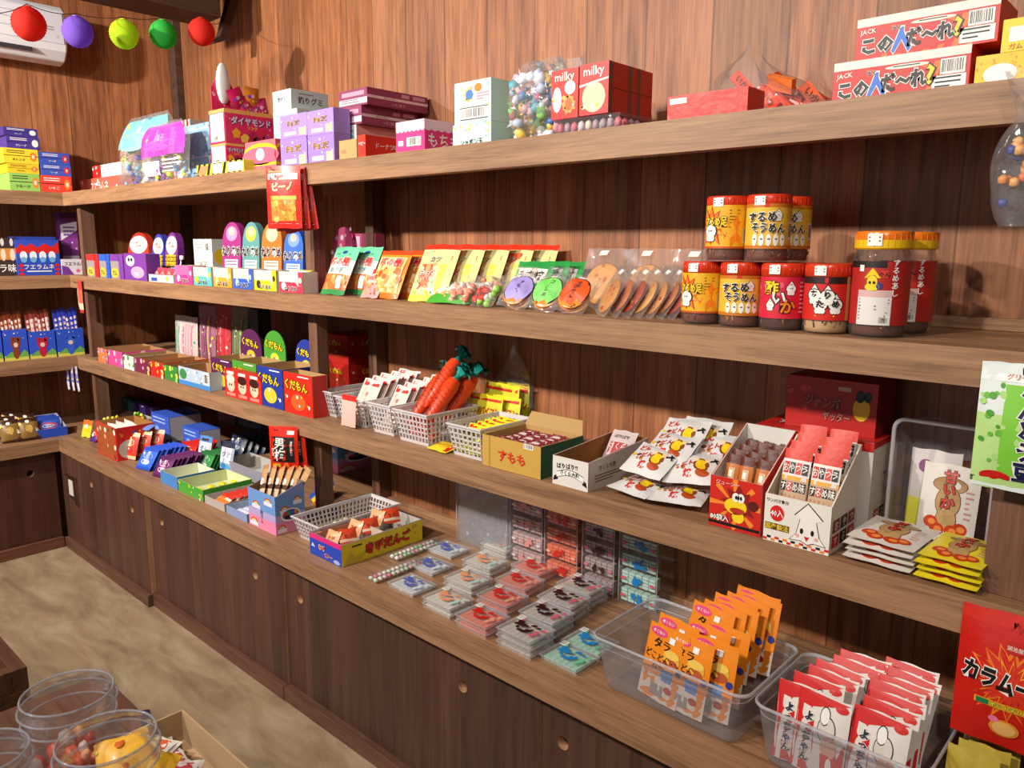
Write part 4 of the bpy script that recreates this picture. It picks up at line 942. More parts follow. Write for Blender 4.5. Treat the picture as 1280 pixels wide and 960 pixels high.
# ------------------------------------------------------------------ middle shelf, second bay
def d_pinkarch(b, F): b.conf(F, 26, [mat('#e8c0d0'), mat('#b02f62'), mat('#f2e4ea')], .035); b.T(F, 'あめ', .5, .5, .16, mat('#5a1a34'), 3, out=WHITE, vert=True)
card('candy_pack', 'pink arched candy pack beside the middle post', .125, 411, 436, 283, Z, arch(12, .62), mat('#c8487c'), d_pinkarch, .02, cat='candy pack')
carton('candy_box', 'flat pink box lying high behind the rice cracker packets by the middle post', 'box', .30, 432, 470, 292, Z, .04, mat('#a84468'), lambda b, F, R, T: (b.R(F, .1, .55, .5, .95, mat('#e0b0c0'), 1), b.bars(F, .7, .72, .95, .95)))
CR = ['#d88a3a', '#c2601e', '#e8a850', '#b8501a']
def d_kaki(top, txt2, tc):
    def f(b, F):
        b.T(F, '柿の種', .5, .66, .2, RED, 4, .86, out=WHITE, bold=.02); b.T(F, txt2, .5, .48, .14, tc, 4, .7, out=WHITE)
        b.conf(F, 24, [mat(c) for c in CR], .045, .1, .1, .9, .38, 1); b.R(F, .62, .12, .8, .36, mat('#d8ecf0'), 3, 2); b.E(F, .5, .87, .1, .04, mat('#2a4a9a'), 2); b.lines(F, .2, .8, .8, .84, 1, INK, 2)
    return f
gA = vband((.72, FO('#6fd0a0')), (.42, FO('#e4ead8')), (.12, FO('#e0703a')), (0, FO('#2f8a4a')))
def rowpk(name, labels, x, y, w, h, t, mf, deco, n, dy, lean, rz, grp, dx=0, seed=1, z0=None, **k):
    o = None
    for i in range(n):
        loc = (x+dx*i, y+dy*i, (z0 if z0 is not None else Z)+.002); rot = (LEAN(lean), math.radians(k.get('roll', 0)), math.radians(rz))
        if o is None:
            o = packet(name, labels[0] if not isinstance(labels, str) else labels % ORD[0], 'snack packet', w, h, t, mf, deco, loc, rot, grp, seed=seed)
        else: dup(o, loc, rot, labels[i] if not isinstance(labels, str) else labels % ORD[i], grp)
def at(px, py, z=None): return onZ(px, py, Z if z is None else z)
p = at(437, 367); rowpk('rice_cracker_packet', ['green topped wasabi rice cracker packet standing in front by the middle post', 'green topped wasabi rice cracker packet tucked behind the front one'], p.x+.03, .03, .125, .165, .03, gA, d_kaki(0, 'わさび', mat('#1f8a9a')), 2, .05, 26, 0, 'wasabi rice cracker packets', .05)
oA = vband((.86, FO('#e04a1c')), (.5, FO('#f08a2a')), (.14, FO('#f2a23c')), (0, FO('#e8701a')))
def d_kaki2(b, F):
    b.R(F, .06, .12, .94, .84, mat('#f4c88a'), 1, 6); b.T(F, '柿の種', .5, .72, .2, RED, 4, .86, out=WHITE, bold=.02); b.conf(F, 46, [mat(c) for c in CR+['#f2c060']], .055, .12, .14, .9, .58, 2)
p = at(487, 374); rowpk('rice_cracker_packet', 'orange rice cracker packet leaning on the middle shelf, %s from the front edge', p.x-.02, .032, .13, .155, .032, oA, d_kaki2, 3, .05, 27, 4, 'orange rice cracker packets', .03, 2)
pA = vband((.8, FO('#c8382c')), (.4, FO('#e8c0b8')), (0, FO('#e89a9a')))
p = at(450, 372); packet('rice_cracker_packet', 'pink footed rice cracker packet between the green and orange packets', 'snack packet', .08, .1, .025, pA, lambda b, F: (b.T(F, '柿ピー', .5, .6, .18, RED, 4, out=WHITE), b.conf(F, 20, [mat(c) for c in CR], .05, .1, .1, .9, .45)), (p.x+.045, .022, Z+.002), (LEAN(34), 0, 0), seed=9)
yA = vband((.86, FO('#d8341c')), (.8, FO('#e8d89a')), (.1, FO('#f0e29a')), (0, FO('#e8d84a')))
def d_yel3(b, F):
    b.P(F, [(.1, .82), (.9, .7), (.9, .78), (.3, .86)], RED, 1); b.R(F, .14, .22, .6, .62, mat('#e07a4a'), 1, 4); b.conf(F, 26, [mat('#d8481e'), mat('#f2d8a8'), mat('#e8a070')], .05, .16, .22, .6, .62, 2); b.T(F, 'えび', .36, .42, .16, RED, 5, out=WHITE); b.R(F, .68, .16, .86, .62, mat('#e8d840'), 1, 3); b.T(F, 'カツ', .5, .7, .12, INK, 4, out=WHITE); b.conf(F, 8, [YEL, GRN], .03, .1, .06, .9, .16, 2)
p = at(536, 379); rowpk('snack_packet', 'pale yellow snack packet with red top beside the orange packets, %s from the front', p.x-.03, .034, .135, .178, .028, yA, d_yel3, 5, .048, 28, 6, 'pale yellow snack packets with red tops', .048, 4)
def d_usu(b, F): b.R(F, .1, .45, .9, .8, WHITE, 1, 5); b.T(F, 'うす焼', .5, .62, .24, INK, 4, .8); b.R(F, .6, .24, .85, .36, RED, 2, 2); b.conf(F, 12, [mat('#e8b060'), mat('#8ac04a')], .05, .1, .1, .6, .4, 2)
uA = vband((.8, FO('#2f9a48')), (.3, FO('#3fae54')), (0, FO('#5fc04a')))
p = at(585, 381); packet('rice_cracker_packet', 'green and white thin cracker packet lying low before the yellow snack packets', 'snack packet', .14, .1, .026, vband((.75, FO('#e8ecea')), (.35, FO('#d8e0d0')), (0, FO('#4fae3a'))), d_usu, (p.x-.045, .024, Z+.004), (LEAN(58), 0, math.radians(14)), seed=12)
p = at(640, 330); rowpk('rice_cracker_packet', 'green thin cracker packet standing in the rear row, %s of three', 2.99-.06, .16, .12, .13, .03, uA, d_usu, 3, .04, 30, 6, 'green thin cracker packets in the rear row', .02, 6)
rA = vband((.7, FO('#d8582a')), (.3, FO('#c8481e')), (0, FO('#b83a1a')))
packet('rice_cracker_packet', 'orange red packet with a white crest in the rear row beside the green packets', 'snack packet', .12, .14, .03, rA, lambda b, F: (b.ST(F, .5, .55, .2, WHITE, 8, .7, 2), b.T(F, '海老', .5, .55, .12, INK, 4), b.R(F, .1, .7, .4, .85, mat('#8a6ab0'), 1, 2)), (2.79, .2, Z+.002), (LEAN(16), 0, 0), seed=21)
# clear bags of soft pink sweets
def clear_pack(name, label, cat, w, h, t, loc, rot, fill, n, kind, oval=None, seed=1, grp=None, price=True, wr=.003):
    e = empty(name, label, cat, loc, rot, grp); p = Pillow(w, h, t, FILM, nu=9, nv=10, seed=seed, wr=wr, crimp=.06); F = p.front
    p.build('wrapper', e); rr = random.Random(seed); b = MB()
    if kind == 'disc':
        for i in range(n):
            z = h*(.34+.0*i)+rr.uniform(-.004, .004); r = min(w, h)*.4; R_ = Euler((PI/2+rr.uniform(-.12, .12), rr.uniform(-.1, .1), 0)).to_matrix(); yy = -t*.34+t*.68*(i+.5)/n; c = mat(fill[i % len(fill)], 'plastic')
            b2 = [(.001, -.003), (r*.6, -.0035), (r*.94, -.002), (r, 0), (r*.94, .002), (r*.6, .0035), (.001, .003)]
            pr = [(q*(1), zz) for q, zz in b2]; b.lathe(pr, 18, c, (rr.uniform(-.004, .004), yy, r+.006), R=R_)
            for k in range(10): a, q = rr.uniform(0, 6.28), r*rr.uniform(.1, .85); v_ = R_ @ Vector((q*math.cos(a), q*math.sin(a), .0035)); b.blob(v_+Vector((0, yy, r+.006)), (.006, .002, .005), mat(rr.choice(fill), 'plastic'), 6)
        b.build('round_cracker', e)
    else:
        for i in range(n):
            u, v = rr.uniform(-.42, .42), rr.uniform(.08, .72); s_ = rr.uniform(.008, .012)
            b.blob((u*w, rr.uniform(-.3, .3)*t*(1-(2*u)**2)**.5, v*h), (s_*1.3, s_*.8, s_), mat(rr.choice(fill)), 6, R=Euler((rr.uniform(0, 3), rr.uniform(0, 3), 0)).to_matrix())
        b.build('sweets', e)['kind'] = 'stuff'
    if oval:
        b = MB(); c, txt = oval; b.E(F, .5, .5, .46*h/w*.8, .4, INK, 4, 24); b.E(F, .5, .5, .435*h/w*.8, .375, mat(c), 5, 24); b.T(F, txt, .5, .55, .13, INK, 7, vert=True, bold=.01); b.build('oval_sticker', e)
    if price: b = MB(); b.R(F, .3, .86, .5, .96, WHITE, 3, 2); b.build('price_sticker', e)
    return e
for i, px_ in enumerate((575, 600)):
    p = at(px_, 382); clear_pack('sweet_pack', 'clear packet of soft pink sweets on the middle shelf edge, '+('first' if i == 0 else 'second')+' from the green packets', 'sweet packet', .085, .1, .04, (p.x-.025, .03+.06*i, Z+.003), (LEAN(42), 0, .1), ['#f0c0b0', '#f2a890', '#e88a70', '#f6e0d4'], 26, 'sw', None, 30+i)
for i in range(2): clear_pack('sweet_pack', 'clear packet of pale sweets in the second row behind the pink ones, '+ORD[i]+' of two', 'sweet packet', .09, .12, .04, (2.93+.08*i, .1+.05*i, Z+.003), (LEAN(34), 0, 0), ['#e0ccb8', '#d0b8a8', '#f0e0d8', '#c89a8a'], 24, 'sw', None, 34+i)
p = at(610, 383); clear_pack('sweet_pack', 'clear packet printed white and green with red fruit at the shelf edge', 'sweet packet', .075, .085, .03, (p.x+.012, .018, Z+.003), (LEAN(44), 0, .1), ['#f4f4ee', '#8ac44a', '#d8483a', '#f4f4ee'], 26, 'sw', None, 41)
OV = [(646, 387, '#a99ae0', 'すもも', 'lilac'), (680, 390, '#7fdc6a', 'コンソメ', 'green'), (711, 393, '#ea5a22', 'えびせん', 'orange red')]
for i, (px_, py_, c, tx, cn) in enumerate(OV):
    p = at(px_, py_); clear_pack('cracker_pack', 'clear packet of crackers with a large '+cn+' oval sticker', 'cracker packet', .09, .108, .03, (p.x-.015, .022, Z+.003), (LEAN(40), math.radians(12), .06), ['#e0903a', '#d87a2a', '#eaa84a'], 3, 'disc', (c, tx), 50+i, 'clear cracker packets with oval stickers')
FI = ['#d08a3a', '#c06a24', '#b8421e', '#dca050']
for i in range(7):
    px_ = (734, 748, 760, 772, 783, 794, 805)[i]; k = i % 2
    p = at(px_, 396+i*.8); clear_pack('cracker_pack', 'clear packet of seasoned round crackers, '+ORD[i]+' along from the orange red sticker', 'cracker packet', .108, .12, .014, (p.x-.008, .05+.02*i*.5, Z+.003), (LEAN(30), math.radians(10), math.radians(-40)), [FI[(i+q) % 4] for q in range(3)], 1, 'disc', None, 60+i, 'clear cracker packets', wr=.0012)
for i in range(3):
    clear_pack('cracker_pack', 'tall clear cracker packet in the rear row, '+ORD[i]+' from the green packets', 'cracker packet', .14, .16, .03, (3.14+.13*i, .2, Z+.003), (LEAN(22), 0, 0), ['#d89a5a', '#c87a3a', '#e0b070'], 2, 'disc', None, 80+i, 'tall clear cracker packets in the rear row')
# ------------------------------------------------------------------ jars
def wrap_asi(b, W):
    b.R(W, 0, 0, 1, 1, mat('#eeb020'), 0, 18); b.R(W, 0, 0, 1, .05, mat('#c8541a'), 1, 18); b.ST(W, .27, .5, .46, RED, 12, .6, 2); b.ST(W, .27, .5, .4, ORG, 12, .55, 3); squid(b, W, .26, .4, .5, WHITE, INK, 4); b.T(W, 'するめ足', .34, .62, .26, YEL, 8, .3, out=INK, bold=.03)
    b.lines(W, .52, .55, .66, .9, 5, mat('#9a6a1a')); b.bars(W, .72, .12, .84, .5); b.ST(W, .62, .4, .36, ORG, 9, .6, 1)
def wrap_somen(b, W):
    b.R(W, 0, 0, 1, 1, mat('#e8b838'), 0, 18); b.R(W, 0, 0, 1, .08, mat('#c8741a'), 1, 18); b.R(W, 0, .92, 1, 1, mat('#c8741a'), 1, 18)
    b.T(W, 'するめ', .42, .7, .25, INK, 6, .36, out=WHITE, bold=.03, rot=.05); b.T(W, 'そうめん', .5, .46, .25, INK, 6, .42, out=WHITE, bold=.03, rot=-.03); squid(b, W, .62, .74, .26, WHITE, INK, 2)
    for i in range(5): b.E(W, .33+.09*i, .2, .035, .14, WHITE, 2, 10); b.E(W, .325+.09*i, .22, .006, .02, INK, 4, 6); b.E(W, .34+.09*i, .22, .006, .02, INK, 4, 6)
    b.R(W, .44, .93, .5, 1, RED, 2, 2); b.bars(W, .78, .2, .86, .6)
def wrap_suika(b, W):
    b.R(W, 0, 0, 1, 1, mat('#d8203c'), 0, 18); b.conf(W, 14, [mat('#e85a70')], .06, .1, .05, .9, .95); b.T(W, '酢', .36, .74, .34, YEL, 5, .2, out=INK, bold=.03); b.T(W, 'い', .46, .5, .36, WHITE, 5, .2, out=INK, bold=.03); b.T(W, 'か', .57, .3, .36, ORG, 5, .2, out=INK, bold=.03)
    squid(b, W, .6, .72, .32, WHITE, INK, 2); squid(b, W, .35, .32, .28, WHITE, INK, 2); b.lines(W, .72, .1, .82, .9, 8, mat('#f0c0c8'))
def wrap_atari(b, W):
    b.R(W, 0, 0, 1, 1, mat('#d2241c'), 0, 18); b.R(W, 0, .84, 1, 1, mat('#2a1210'), 1, 18); b.R(W, .46, .86, .5, .98, RED, 2, 2)
    for u, v, c in ((.34, .58, 'あ'), (.42, .36, 'た'), (.5, .56, 'り'), (.6, .36, 'め')): squid(b, W, u, v, .44, WHITE, INK, 2); b.T(W, c, u, v+.02, .2, INK, 6, bold=.03)
    b.lines(W, .36, .06, .6, .12, 1, YEL); b.R(W, .74, 0, .8, 1, mat('#c8a060'), 1, 2)
def wrap_big(b, W):
    b.R(W, 0, 0, 1, 1, mat('#b42420'), 0, 18); b.R(W, 0, .9, .55, 1, mat('#1a1210'), 1, 10); b.P(W, [(.34, .74), (.42, .9), (.5, .74)], YEL, 3); b.E(W, .42, .68, .05, .1, YEL, 3); b.E(W, .42, .6, .07, .06, YEL, 3); b.E(W, .4, .67, .013, .025, INK, 5, 8); b.E(W, .44, .67, .013, .025, INK, 5, 8); b.E(W, .49, .62, .03, .06, mat('#3a3a78'), 3, 9); b.R(W, .49, .74, .57, .86, mat('#d23a30'), 2, 2); b.T(W, 'のん', .53, .8, .09, INK, 4)
    b.T(W, 'するめあし', .64, .74, .12, WHITE, 4, vert=True, bold=.02); b.R(W, .28, .0, .62, .44, mat('#e2dcd8'), 1, 8); b.lines(W, .3, .06, .6, .42, 7, mat('#6a6460'), 3); b.R(W, .28, .44, .62, .55, mat('#d8b0ac'), 1, 6); b.bars(W, .5, .02, .61, .14, 3); b.R(W, .28, .84, .33, .94, WHITE, 3, 2)
LID = mat('#d83a1c', 'plastic'); CT_ = mat('#6e341a', 'matte')
def jp(px, z, y): return bx(px, y, z)
JG = 'red lidded jars of dried squid'
rj = .0445; yj = .06
hj = onY(925, 328, yj).z-Z2T
JX = [jp(887, Z2T+.06, yj), jp(924.5, Z2T+.06, yj)]
xs = [bx(893, yj, Z2T+.06), bx(926, yj, Z2T+.06), bx(978, yj, Z2T+.06), bx(1034, yj, Z2T+.06)]
rj = min((xs[2]-xs[1])/2-.0012, .05); xs[0] = xs[1]-2*rj-.002
jar('snack_jar', 'red lidded jar with yellow starburst wrap at the end of the bottom jar row', xs[0], yj, Z2T, rj, hj, .024, LID, wrap_asi, CT_, JG, (.18, .82))
jar('snack_jar', 'red lidded jar with pale yellow squid wrap, second in the bottom jar row', xs[1], yj, Z2T, rj, hj, .024, LID, wrap_somen, CT_, JG, (.18, .8))
jar('snack_jar', 'red lidded jar with crimson wrap in the bottom jar row', xs[2], yj, Z2T, rj, hj, .024, LID, wrap_suika, mat('#4a1a10', 'matte'), JG, (.18, .8))
jar('snack_jar', 'red lidded jar with red and black wrap and white squids beside the tall jars', xs[3], yj, Z2T, rj, hj, .024, LID, wrap_atari, mat('#c8a070', 'matte'), JG, (.2, .82))
hj2 = onY(912, 247, yj).z-Z2T-hj; zj = Z2T+hj+.001
x2 = [bx(908, yj, zj+.06), bx(960, yj, zj+.06)]
jar('snack_jar', 'red lidded jar with yellow starburst wrap stacked on the bottom row', x2[1]-2*rj-.002, yj, zj, rj, hj2, .024, LID, wrap_asi, CT_, JG, (.2, .86))
jar('snack_jar', 'red lidded jar with pale yellow squid wrap stacked on top of the row', x2[1], yj, zj, rj, hj2, .024, LID, wrap_somen, CT_, JG, (.2, .86))
jar('snack_jar', 'red lidded jar half hidden behind the upper squid wrap jar', x2[1]-.0, yj+2*rj+.012, zj, rj, hj2, .024, LID, wrap_somen, CT_, JG, (.2, .86))
for i, x in enumerate(xs): jar('snack_jar', 'red lidded jar hidden in the back row, behind the '+['end starburst', 'pale yellow', 'crimson', 'red and black'][i]+' jar', x, yj+2*rj+.012, Z2T, rj, hj, .024, LID, wrap_somen if i != 3 else wrap_atari, CT_, JG, (.18, .8))
rb = .048; yb_ = .075; hb_ = onY(1105, 289, yb_-rb).z-Z2T
xb_ = bx(1101, yb_-.0, Z2T+.1)
jar('snack_jar', 'tall clear jar with yellow and orange lid and red squid wrap', xb_, yb_, Z2T, rb, hb_, .03, mat('#e8781c', 'plastic'), wrap_big, mat('#5a2c16', 'matte'), 'tall jars of dried squid', (.12, .72), mat('#f0c020', 'plastic'))
jar('snack_jar', 'tall clear jar with yellow and orange lid standing behind its twin', xb_+.012, yb_+2*rb+.012, Z2T, rb, hb_, .03, mat('#e8781c', 'plastic'), wrap_big, mat('#5a2c16', 'matte'), 'tall jars of dried squid', (.12, .72), mat('#f0c020', 'plastic'))
# ------------------------------------------------------------------ lower shelf, left wall: stick snacks in blue boxes
Z = Z3T; xa = -.03
def stick_box(pl, pr, pt, bear, cols, nm, n, i):
    y0, y1, h = fl(xa, pl, pr, pt, Z); w = abs(y1-y0)-.003; d = .085; yc = (y0+y1)/2
    t = empty('stick_snack_box', nm, 'display box', (xa, yc, Z+GAP), (0, 0, PI/2), 'blue stick snack boxes')
    b = MB(); tray_mesh(b, w, d, h, mat('#2f55d0'), mat('#2a48a8')); F = faces(w, d, h)[0]
    b.R(F, 0, 0, 1, .16, mat('#d8d25a'), 1); b.P(F, [(0, .1), (.3, .3), (.5, .14), (.5, .1)], mat('#6fae4a'), 1.4); b.P(F, [(.55, .1), (.85, .34), (1, .2), (1, .1)], mat('#6fae4a'), 1.4); b.conf(F, 6, [WHITE], .02, .05, .5, .95, .95, 1)
    b.E(F, .5, .26, .14, .22, mat(bear), 2); b.E(F, .5, .55, .2, .2, mat(bear), 2.3); b.E(F, .36, .7, .07, .08, mat(bear), 2.3); b.E(F, .64, .7, .07, .08, mat(bear), 2.3); b.E(F, .5, .5, .09, .08, mat('#e8cfc0'), 3)
    b.build('box', t)
    for k in range(n):
        r_, q = k // 6, k % 6; yy = yc-w*.42+w*.84*(q+.5)/6+(.004 if r_ else 0); xx = xa-.018-.024*r_; c = cols[(k*7) % len(cols)]
        packet('stick_snack', nm.split(' with')[0].split(' at ')[0].replace('box of ', '').replace('sticks', 'stick')+', '+ORD[q]+' across in the '+['front', 'middle', 'back'][r_]+' row', 'stick snack', w/6.4, .215+.006*(q % 3)+.012*r_, .009, vband((.9, FO(c[1])), (.3, FO(c[0])), (0, FO(c[1]))), (lambda b, F: (b.E(F, .5, .84, .3, .04, mat('#f0dcd8'), 1), b.E(F, .5, .72, .34, .04, mat('#f0d8d0'), 1), b.E(F, .5, .6, .3, .04, mat('#e8c8c0'), 1))), (xx, yy, Z+.004), (LEAN(9), math.radians(-.8+.8*(q % 3)), PI/2), 'stick snacks in the blue boxes', seed=k, nu=4, nv=8)
stick_box(-28, 3, 413, '#7a3a1c', [('#a8502c', '#6d2c18'), ('#8a3a1e', '#b8602c')], 'box of cola sticks with a brown bear at the end of the lower shelf', 6, 0)
stick_box(4, 35, 412, '#8a3f1c', [('#9a4426', '#6d2a16'), ('#b06a3a', '#7a3418')], 'box of brown choco sticks with a brown bear print', 12, 1)
stick_box(36, 70, 414, '#c01f3a', [('#9a3a34', '#7a2a20'), ('#d8a09a', '#8a3a2a')], 'box of striped pink sticks with a red bear print', 12, 2)
stick_box(71, 105, 411, '#3a62d8', [('#3040b8', '#2a3aa0'), ('#4a52c8', '#2c3cb0')], 'box of dark blue sticks with a blue bear print by the corner post', 12, 3)
def hang(name, label, cat, px_, py_, pb, w, mf, deco, axis='Y', n=2, dz=0, t=.022, yy=None, fan=.014, grp=None, lab2=None, ph=None, z0=None, tz=0):
    """packets hanging on a hook from a shelf lip; each packet a thing"""
    if axis == 'Y':
        p = onY(px_, py_, -.012); q = onY(px_, pb, -.02)
    else: p = onX(px_, py_, .012); q = onX(px_, pb, .02)
    h = ph or (p.z-q.z); out = []
    rz = math.radians(tz) if axis == 'Y' else PI/2
    hk = MB(); e = .0
    for i in range(n):
        off = .012+(t*.85+.006)*(n-1-i) if True else 0
        v = Vector((off*math.sin(rz), -off*math.cos(rz), 0)) if axis == 'Y' else Vector((off, 0, 0))
        base = Vector((p.x, 0, p.z-h)) if axis == 'Y' else Vector((0, p.y, p.z-h))
        loc = base+v+(Vector((fan*i*math.cos(rz), fan*i*math.sin(rz)*.5, -.004*i)) if axis == 'Y' else Vector((0, fan*i, -.004*i)))
        if not out: o = packet(name, label, cat, w, h, t, mf, deco, loc, (0, 0, rz), grp, seed=int(px_), wr=.0016)
        else: o = dup(out[0], loc, (0, math.radians(-4*i), rz), (lab2[i-1] if lab2 else label), grp)
        out.append(o)
    hk.tube([Vector((p.x, -.0005, p.z-.012)), Vector((p.x, -.016-.02*n, p.z-.012)), Vector((p.x, -.02-.02*n, p.z-.002))] if axis == 'Y' else [Vector((.0005, p.y, p.z-.012)), Vector((.016+.02*n, p.y, p.z-.012)), Vector((.02+.02*n, p.y, p.z-.002))], .0014, mat('#4a3a30', 'metal'), 6)
    k = hk.build('display_hook'); tag(k, 'thin metal hook holding the '+' '.join(label.split(',')[0].split()[:8]), 'hook')
    return out
hang('snack_packet', 'narrow red and cream packet hanging at the inside corner from the middle shelf', 'snack packet', 99, 350, 391, .05, vband((.75, FO('#d83a2a')), (.35, FO('#c8603c')), (.15, FO('#e8c8a8')), (0, FO('#c03020'))), lambda b, F: b.R(F, .3, .3, .55, .75, mat('#e8b8a0'), 1, 4), n=1)
hang('candy_strip', 'silver and violet candy strip hanging at the inside corner, first of three', 'candy strip', 92, 455, 486, .028, vband((.7, FO('#b8b4d0')), (.4, FO('#7a78b0')), (0, FO('#d8d6e4'))), lambda b, F: b.conf(F, 8, [mat('#5a5ca8'), WHITE, YEL], .05), n=3, t=.012, fan=.022, lab2=['silver and violet candy strip hanging at the inside corner, middle of three', 'silver and violet candy strip hanging at the inside corner, last of three'])
def d_red1(b, F):
    b.R(F, .06, .78, .94, .88, mat('#ead8c8'), 1, 4); b.T(F, '黒胡椒', .4, .83, .06, RED, 4); b.T(F, 'ビーノ', .5, .67, .14, YEL, 4, .85, out=WHITE, rot=.06); b.R(F, .14, .12, .86, .52, mat('#d88a2a'), 1, 5); b.conf(F, 22, [mat('#f0c060'), mat('#e8a83a'), mat('#c87420')], .05, .18, .14, .8, .46, 2); b.R(F, .2, .46, .9, .52, mat('#a8b83a'), 3, 4); b.R(F, .1, .06, .9, .08, WHITE, 2, 4); b.R(F, .08, .9, .5, .95, mat('#b89a2a'), 2, 3)
hang('snack_packet', 'red hanging snack packet with golden nuggets, front one at the top shelf', 'snack packet', 362, 209, 286, .122, vband((.93, FO('#d02818')), (0, FO('#cc2416'))), d_red1, n=3, t=.02, fan=.02, tz=26, lab2=['red hanging snack packet in the middle of the three at the top shelf', 'red hanging snack packet at the back of the three at the top shelf'])
def d_otoko(b, F):
    b.R(F, .1, .22, .9, .78, mat('#141010'), 1, 5); b.T(F, '男梅', .4, .5, .27, WHITE, 4, .6, vert=True, bold=.02); b.T(F, 'グミ', .16, .44, .1, WHITE, 4, vert=True); b.T(F, '濃厚な味わい', .82, .54, .055, WHITE, 4, vert=True); b.E(F, .24, .12, .16, .06, mat('#f0b020'), 2); b.conf(F, 9, [mat('#f0701a'), mat('#b81a10')], .05, .3, .06, .95, .18); b.R(F, .66, .84, .9, .92, WHITE, 2, 2)
hang('gummy_packet', 'red and black plum gummy packet with white brush lettering hanging in front', 'gummy packet', 357, 531, 587, .108, vband((0, FO('#d8260e'))), d_otoko, n=2, t=.022, fan=.028, tz=28, lab2=['red and black plum gummy packet hanging behind its twin'])

# ------------------------------------------------------------------ lower shelf, back wall, first bay
def at3(px, py): return onZ(px, py, Z3T)
def ftray(pl, pr, pt, c, cn, deco, cont, n, seed, d=.2, y=.004, inner='#a5794a'):
    x0, x1, h = fr(y, pl, pr, pt, Z); w = x1-x0-.002
    tray_at('candy_tray', cn, 'tray', (x0+x1)/2, y-.002, Z, w, d, h, mat(c), mat(inner, 'matte'), deco, group='low open candy trays on the lower shelf')
    if cont:
        rr = random.Random(seed)
        for i in range(n):
            packet('candy_packet', cont[0]+', '+ORD[i]+' from the front', 'candy packet', w*.74, .075, .008, vband((.8, FO(cont[1])), (.3, FO(cont[2])), (0, FO(cont[1]))), lambda b, F: b.conf(F, 5, [mat(cont[3]), WHITE], .09), ((x0+x1)/2, y+.018+i*(d-.07)/n, Z+.006), (LEAN(58), math.radians(rr.uniform(-1, 1)), 0), 'candy packets lying in the low trays', seed=i, nu=4, nv=5)
dc = lambda c1, c2, tx=None: (lambda b, F, R, T: (b.conf(F, 8, [mat(c1), mat(c2)], .16), b.conf(R, 10, [mat(c1), mat(c2)], .16), tx and b.T(F, tx, .5, .5, .4, WHITE, 3, out=INK)))
ftray(123, 135, 436, '#e07a3a', 'orange open candy tray beside the corner post', dc('#d8a0c8', '#8a5ab0'), None, 0, 1, .22)
ftray(136, 154, 439, '#e24a8c', 'pink open candy tray in the low row by the corner post', dc('#f0c0d8', '#8a6ac8'), ('pink candy packet in the pink tray', '#e04a80', '#e8a0c0', '#5a9ad0'), 4, 2)
ftray(155, 168, 445, '#d8ded4', 'white and green open candy tray between the pink and the purple tray', dc('#5aa04a', '#e8e8e8'), ('green striped candy packet in the white tray', '#4aae3a', '#d8ecc8', '#2a8a3a'), 5, 3)
ftray(169, 188, 449, '#7a2748', 'purple open candy tray in the low row', dc('#d8a0b8', '#e8c84a'), None, 0, 4)
ftray(189, 205, 453, '#d8261c', 'bright red open candy tray in the low row', dc('#f0b020', '#f0e0d0'), ('red and yellow candy packet in the red tray', '#d8301c', '#e8c8a0', '#e8c020'), 5, 5)
ftray(206, 223, 458, '#3c8a34', 'green open candy tray with yellow print in the low row', dc('#e8d83a', '#a8d060'), None, 0, 6)
ftray(224, 263, 462, '#b8c8d8', 'wide pale blue open candy tray beside the purple boxes', lambda b, F, R, T: (b.R(F, 0, 0, 1, .25, mat('#4a8ad0'), 1), b.E(F, .15, .6, .12, .3, mat('#3a8a4a'), 1), b.bars(F, .82, .3, .98, .9), b.conf(F, 8, [WHITE, mat('#6a8ac0')], .1, .3, .2, .8, .95)), None, 0, 7, .12)
def tallpack(name, label, pl, pr, pt, y, cols, seed, base='#b8a8a8', m=None):
    x0, x1, h = fr(y, pl, pr, pt, Z)
    def deco(b, F):
        rr = random.Random(seed)
        for i in range(7): u = .08+.12*i; b.R(F, u, .05, u+.06, .95, mat(rr.choice(cols)), 1, 6)
        b.conf(F, 34, [mat(c) for c in cols]+[mat('#e8e0e0')], .02, .06, .04, .94, .96, 2)
    return packet(name, label, 'candy pack', x1-x0-.003, h, .03, FO(base), deco, ((x0+x1)/2, y, Z+.002), (LEAN(3), 0, 0), seed=seed, m=None) if False else packet(name, label, 'candy pack', x1-x0-.003, h, .03, FO(base), deco, ((x0+x1)/2, y, Z+.002), (LEAN(3), 0, 0), seed=seed)
yb = .235
tallpack('straw_candy_pack', 'clear pack of pink and green twisted candy straws standing behind the low trays', 218, 246, 396, yb, ['#d89aa8', '#6aa88a', '#d8d0cc', '#c87a8a'], 3, '#c8b8b4')
tallpack('straw_candy_pack', 'tall glittering purple and yellow straw candy pack by the wall', 247, 268, 383, yb+.02, ['#8a3a6a', '#c8c04a', '#a87a8a', '#6a2a4a'], 4, '#9a6a7a')
tallpack('straw_candy_pack', 'tall glittering red straw candy pack in the middle by the wall', 269, 287, 382, yb+.02, ['#c8203a', '#e8483a', '#a83a4a', '#d8a0a0'], 5, '#b03a44')
tallpack('straw_candy_pack', 'tall glittering green straw candy pack beside the red one', 288, 308, 385, yb+.02, ['#5a7a4a', '#c8c86a', '#8a8a6a', '#3a5a3a'], 6, '#7a7a60')
carton('candy_box', 'dark green box standing at the wall beside the glittering straw packs', 'box', .27, 309, 324, 387, Z, .06, mat('#2c3a30'), lambda b, F, R, T: b.lines(F, .1, .2, .6, .7, 5, GREY))
def d_gumi(txt, c2):
    def f(b, F, R, T): b.T(F, txt, .46, .7, .26, YEL, 4, .86, out=mat('#3a1a10'), bold=.03, rot=-.06); b.E(F, .5, .3, .25, .2, c2, 1); b.conf(F, 7, [WHITE, YEL], .04, .05, .05, .95, .5, 2); b.lines(F, .5, .88, .9, .96, 1, WHITE)
    return f
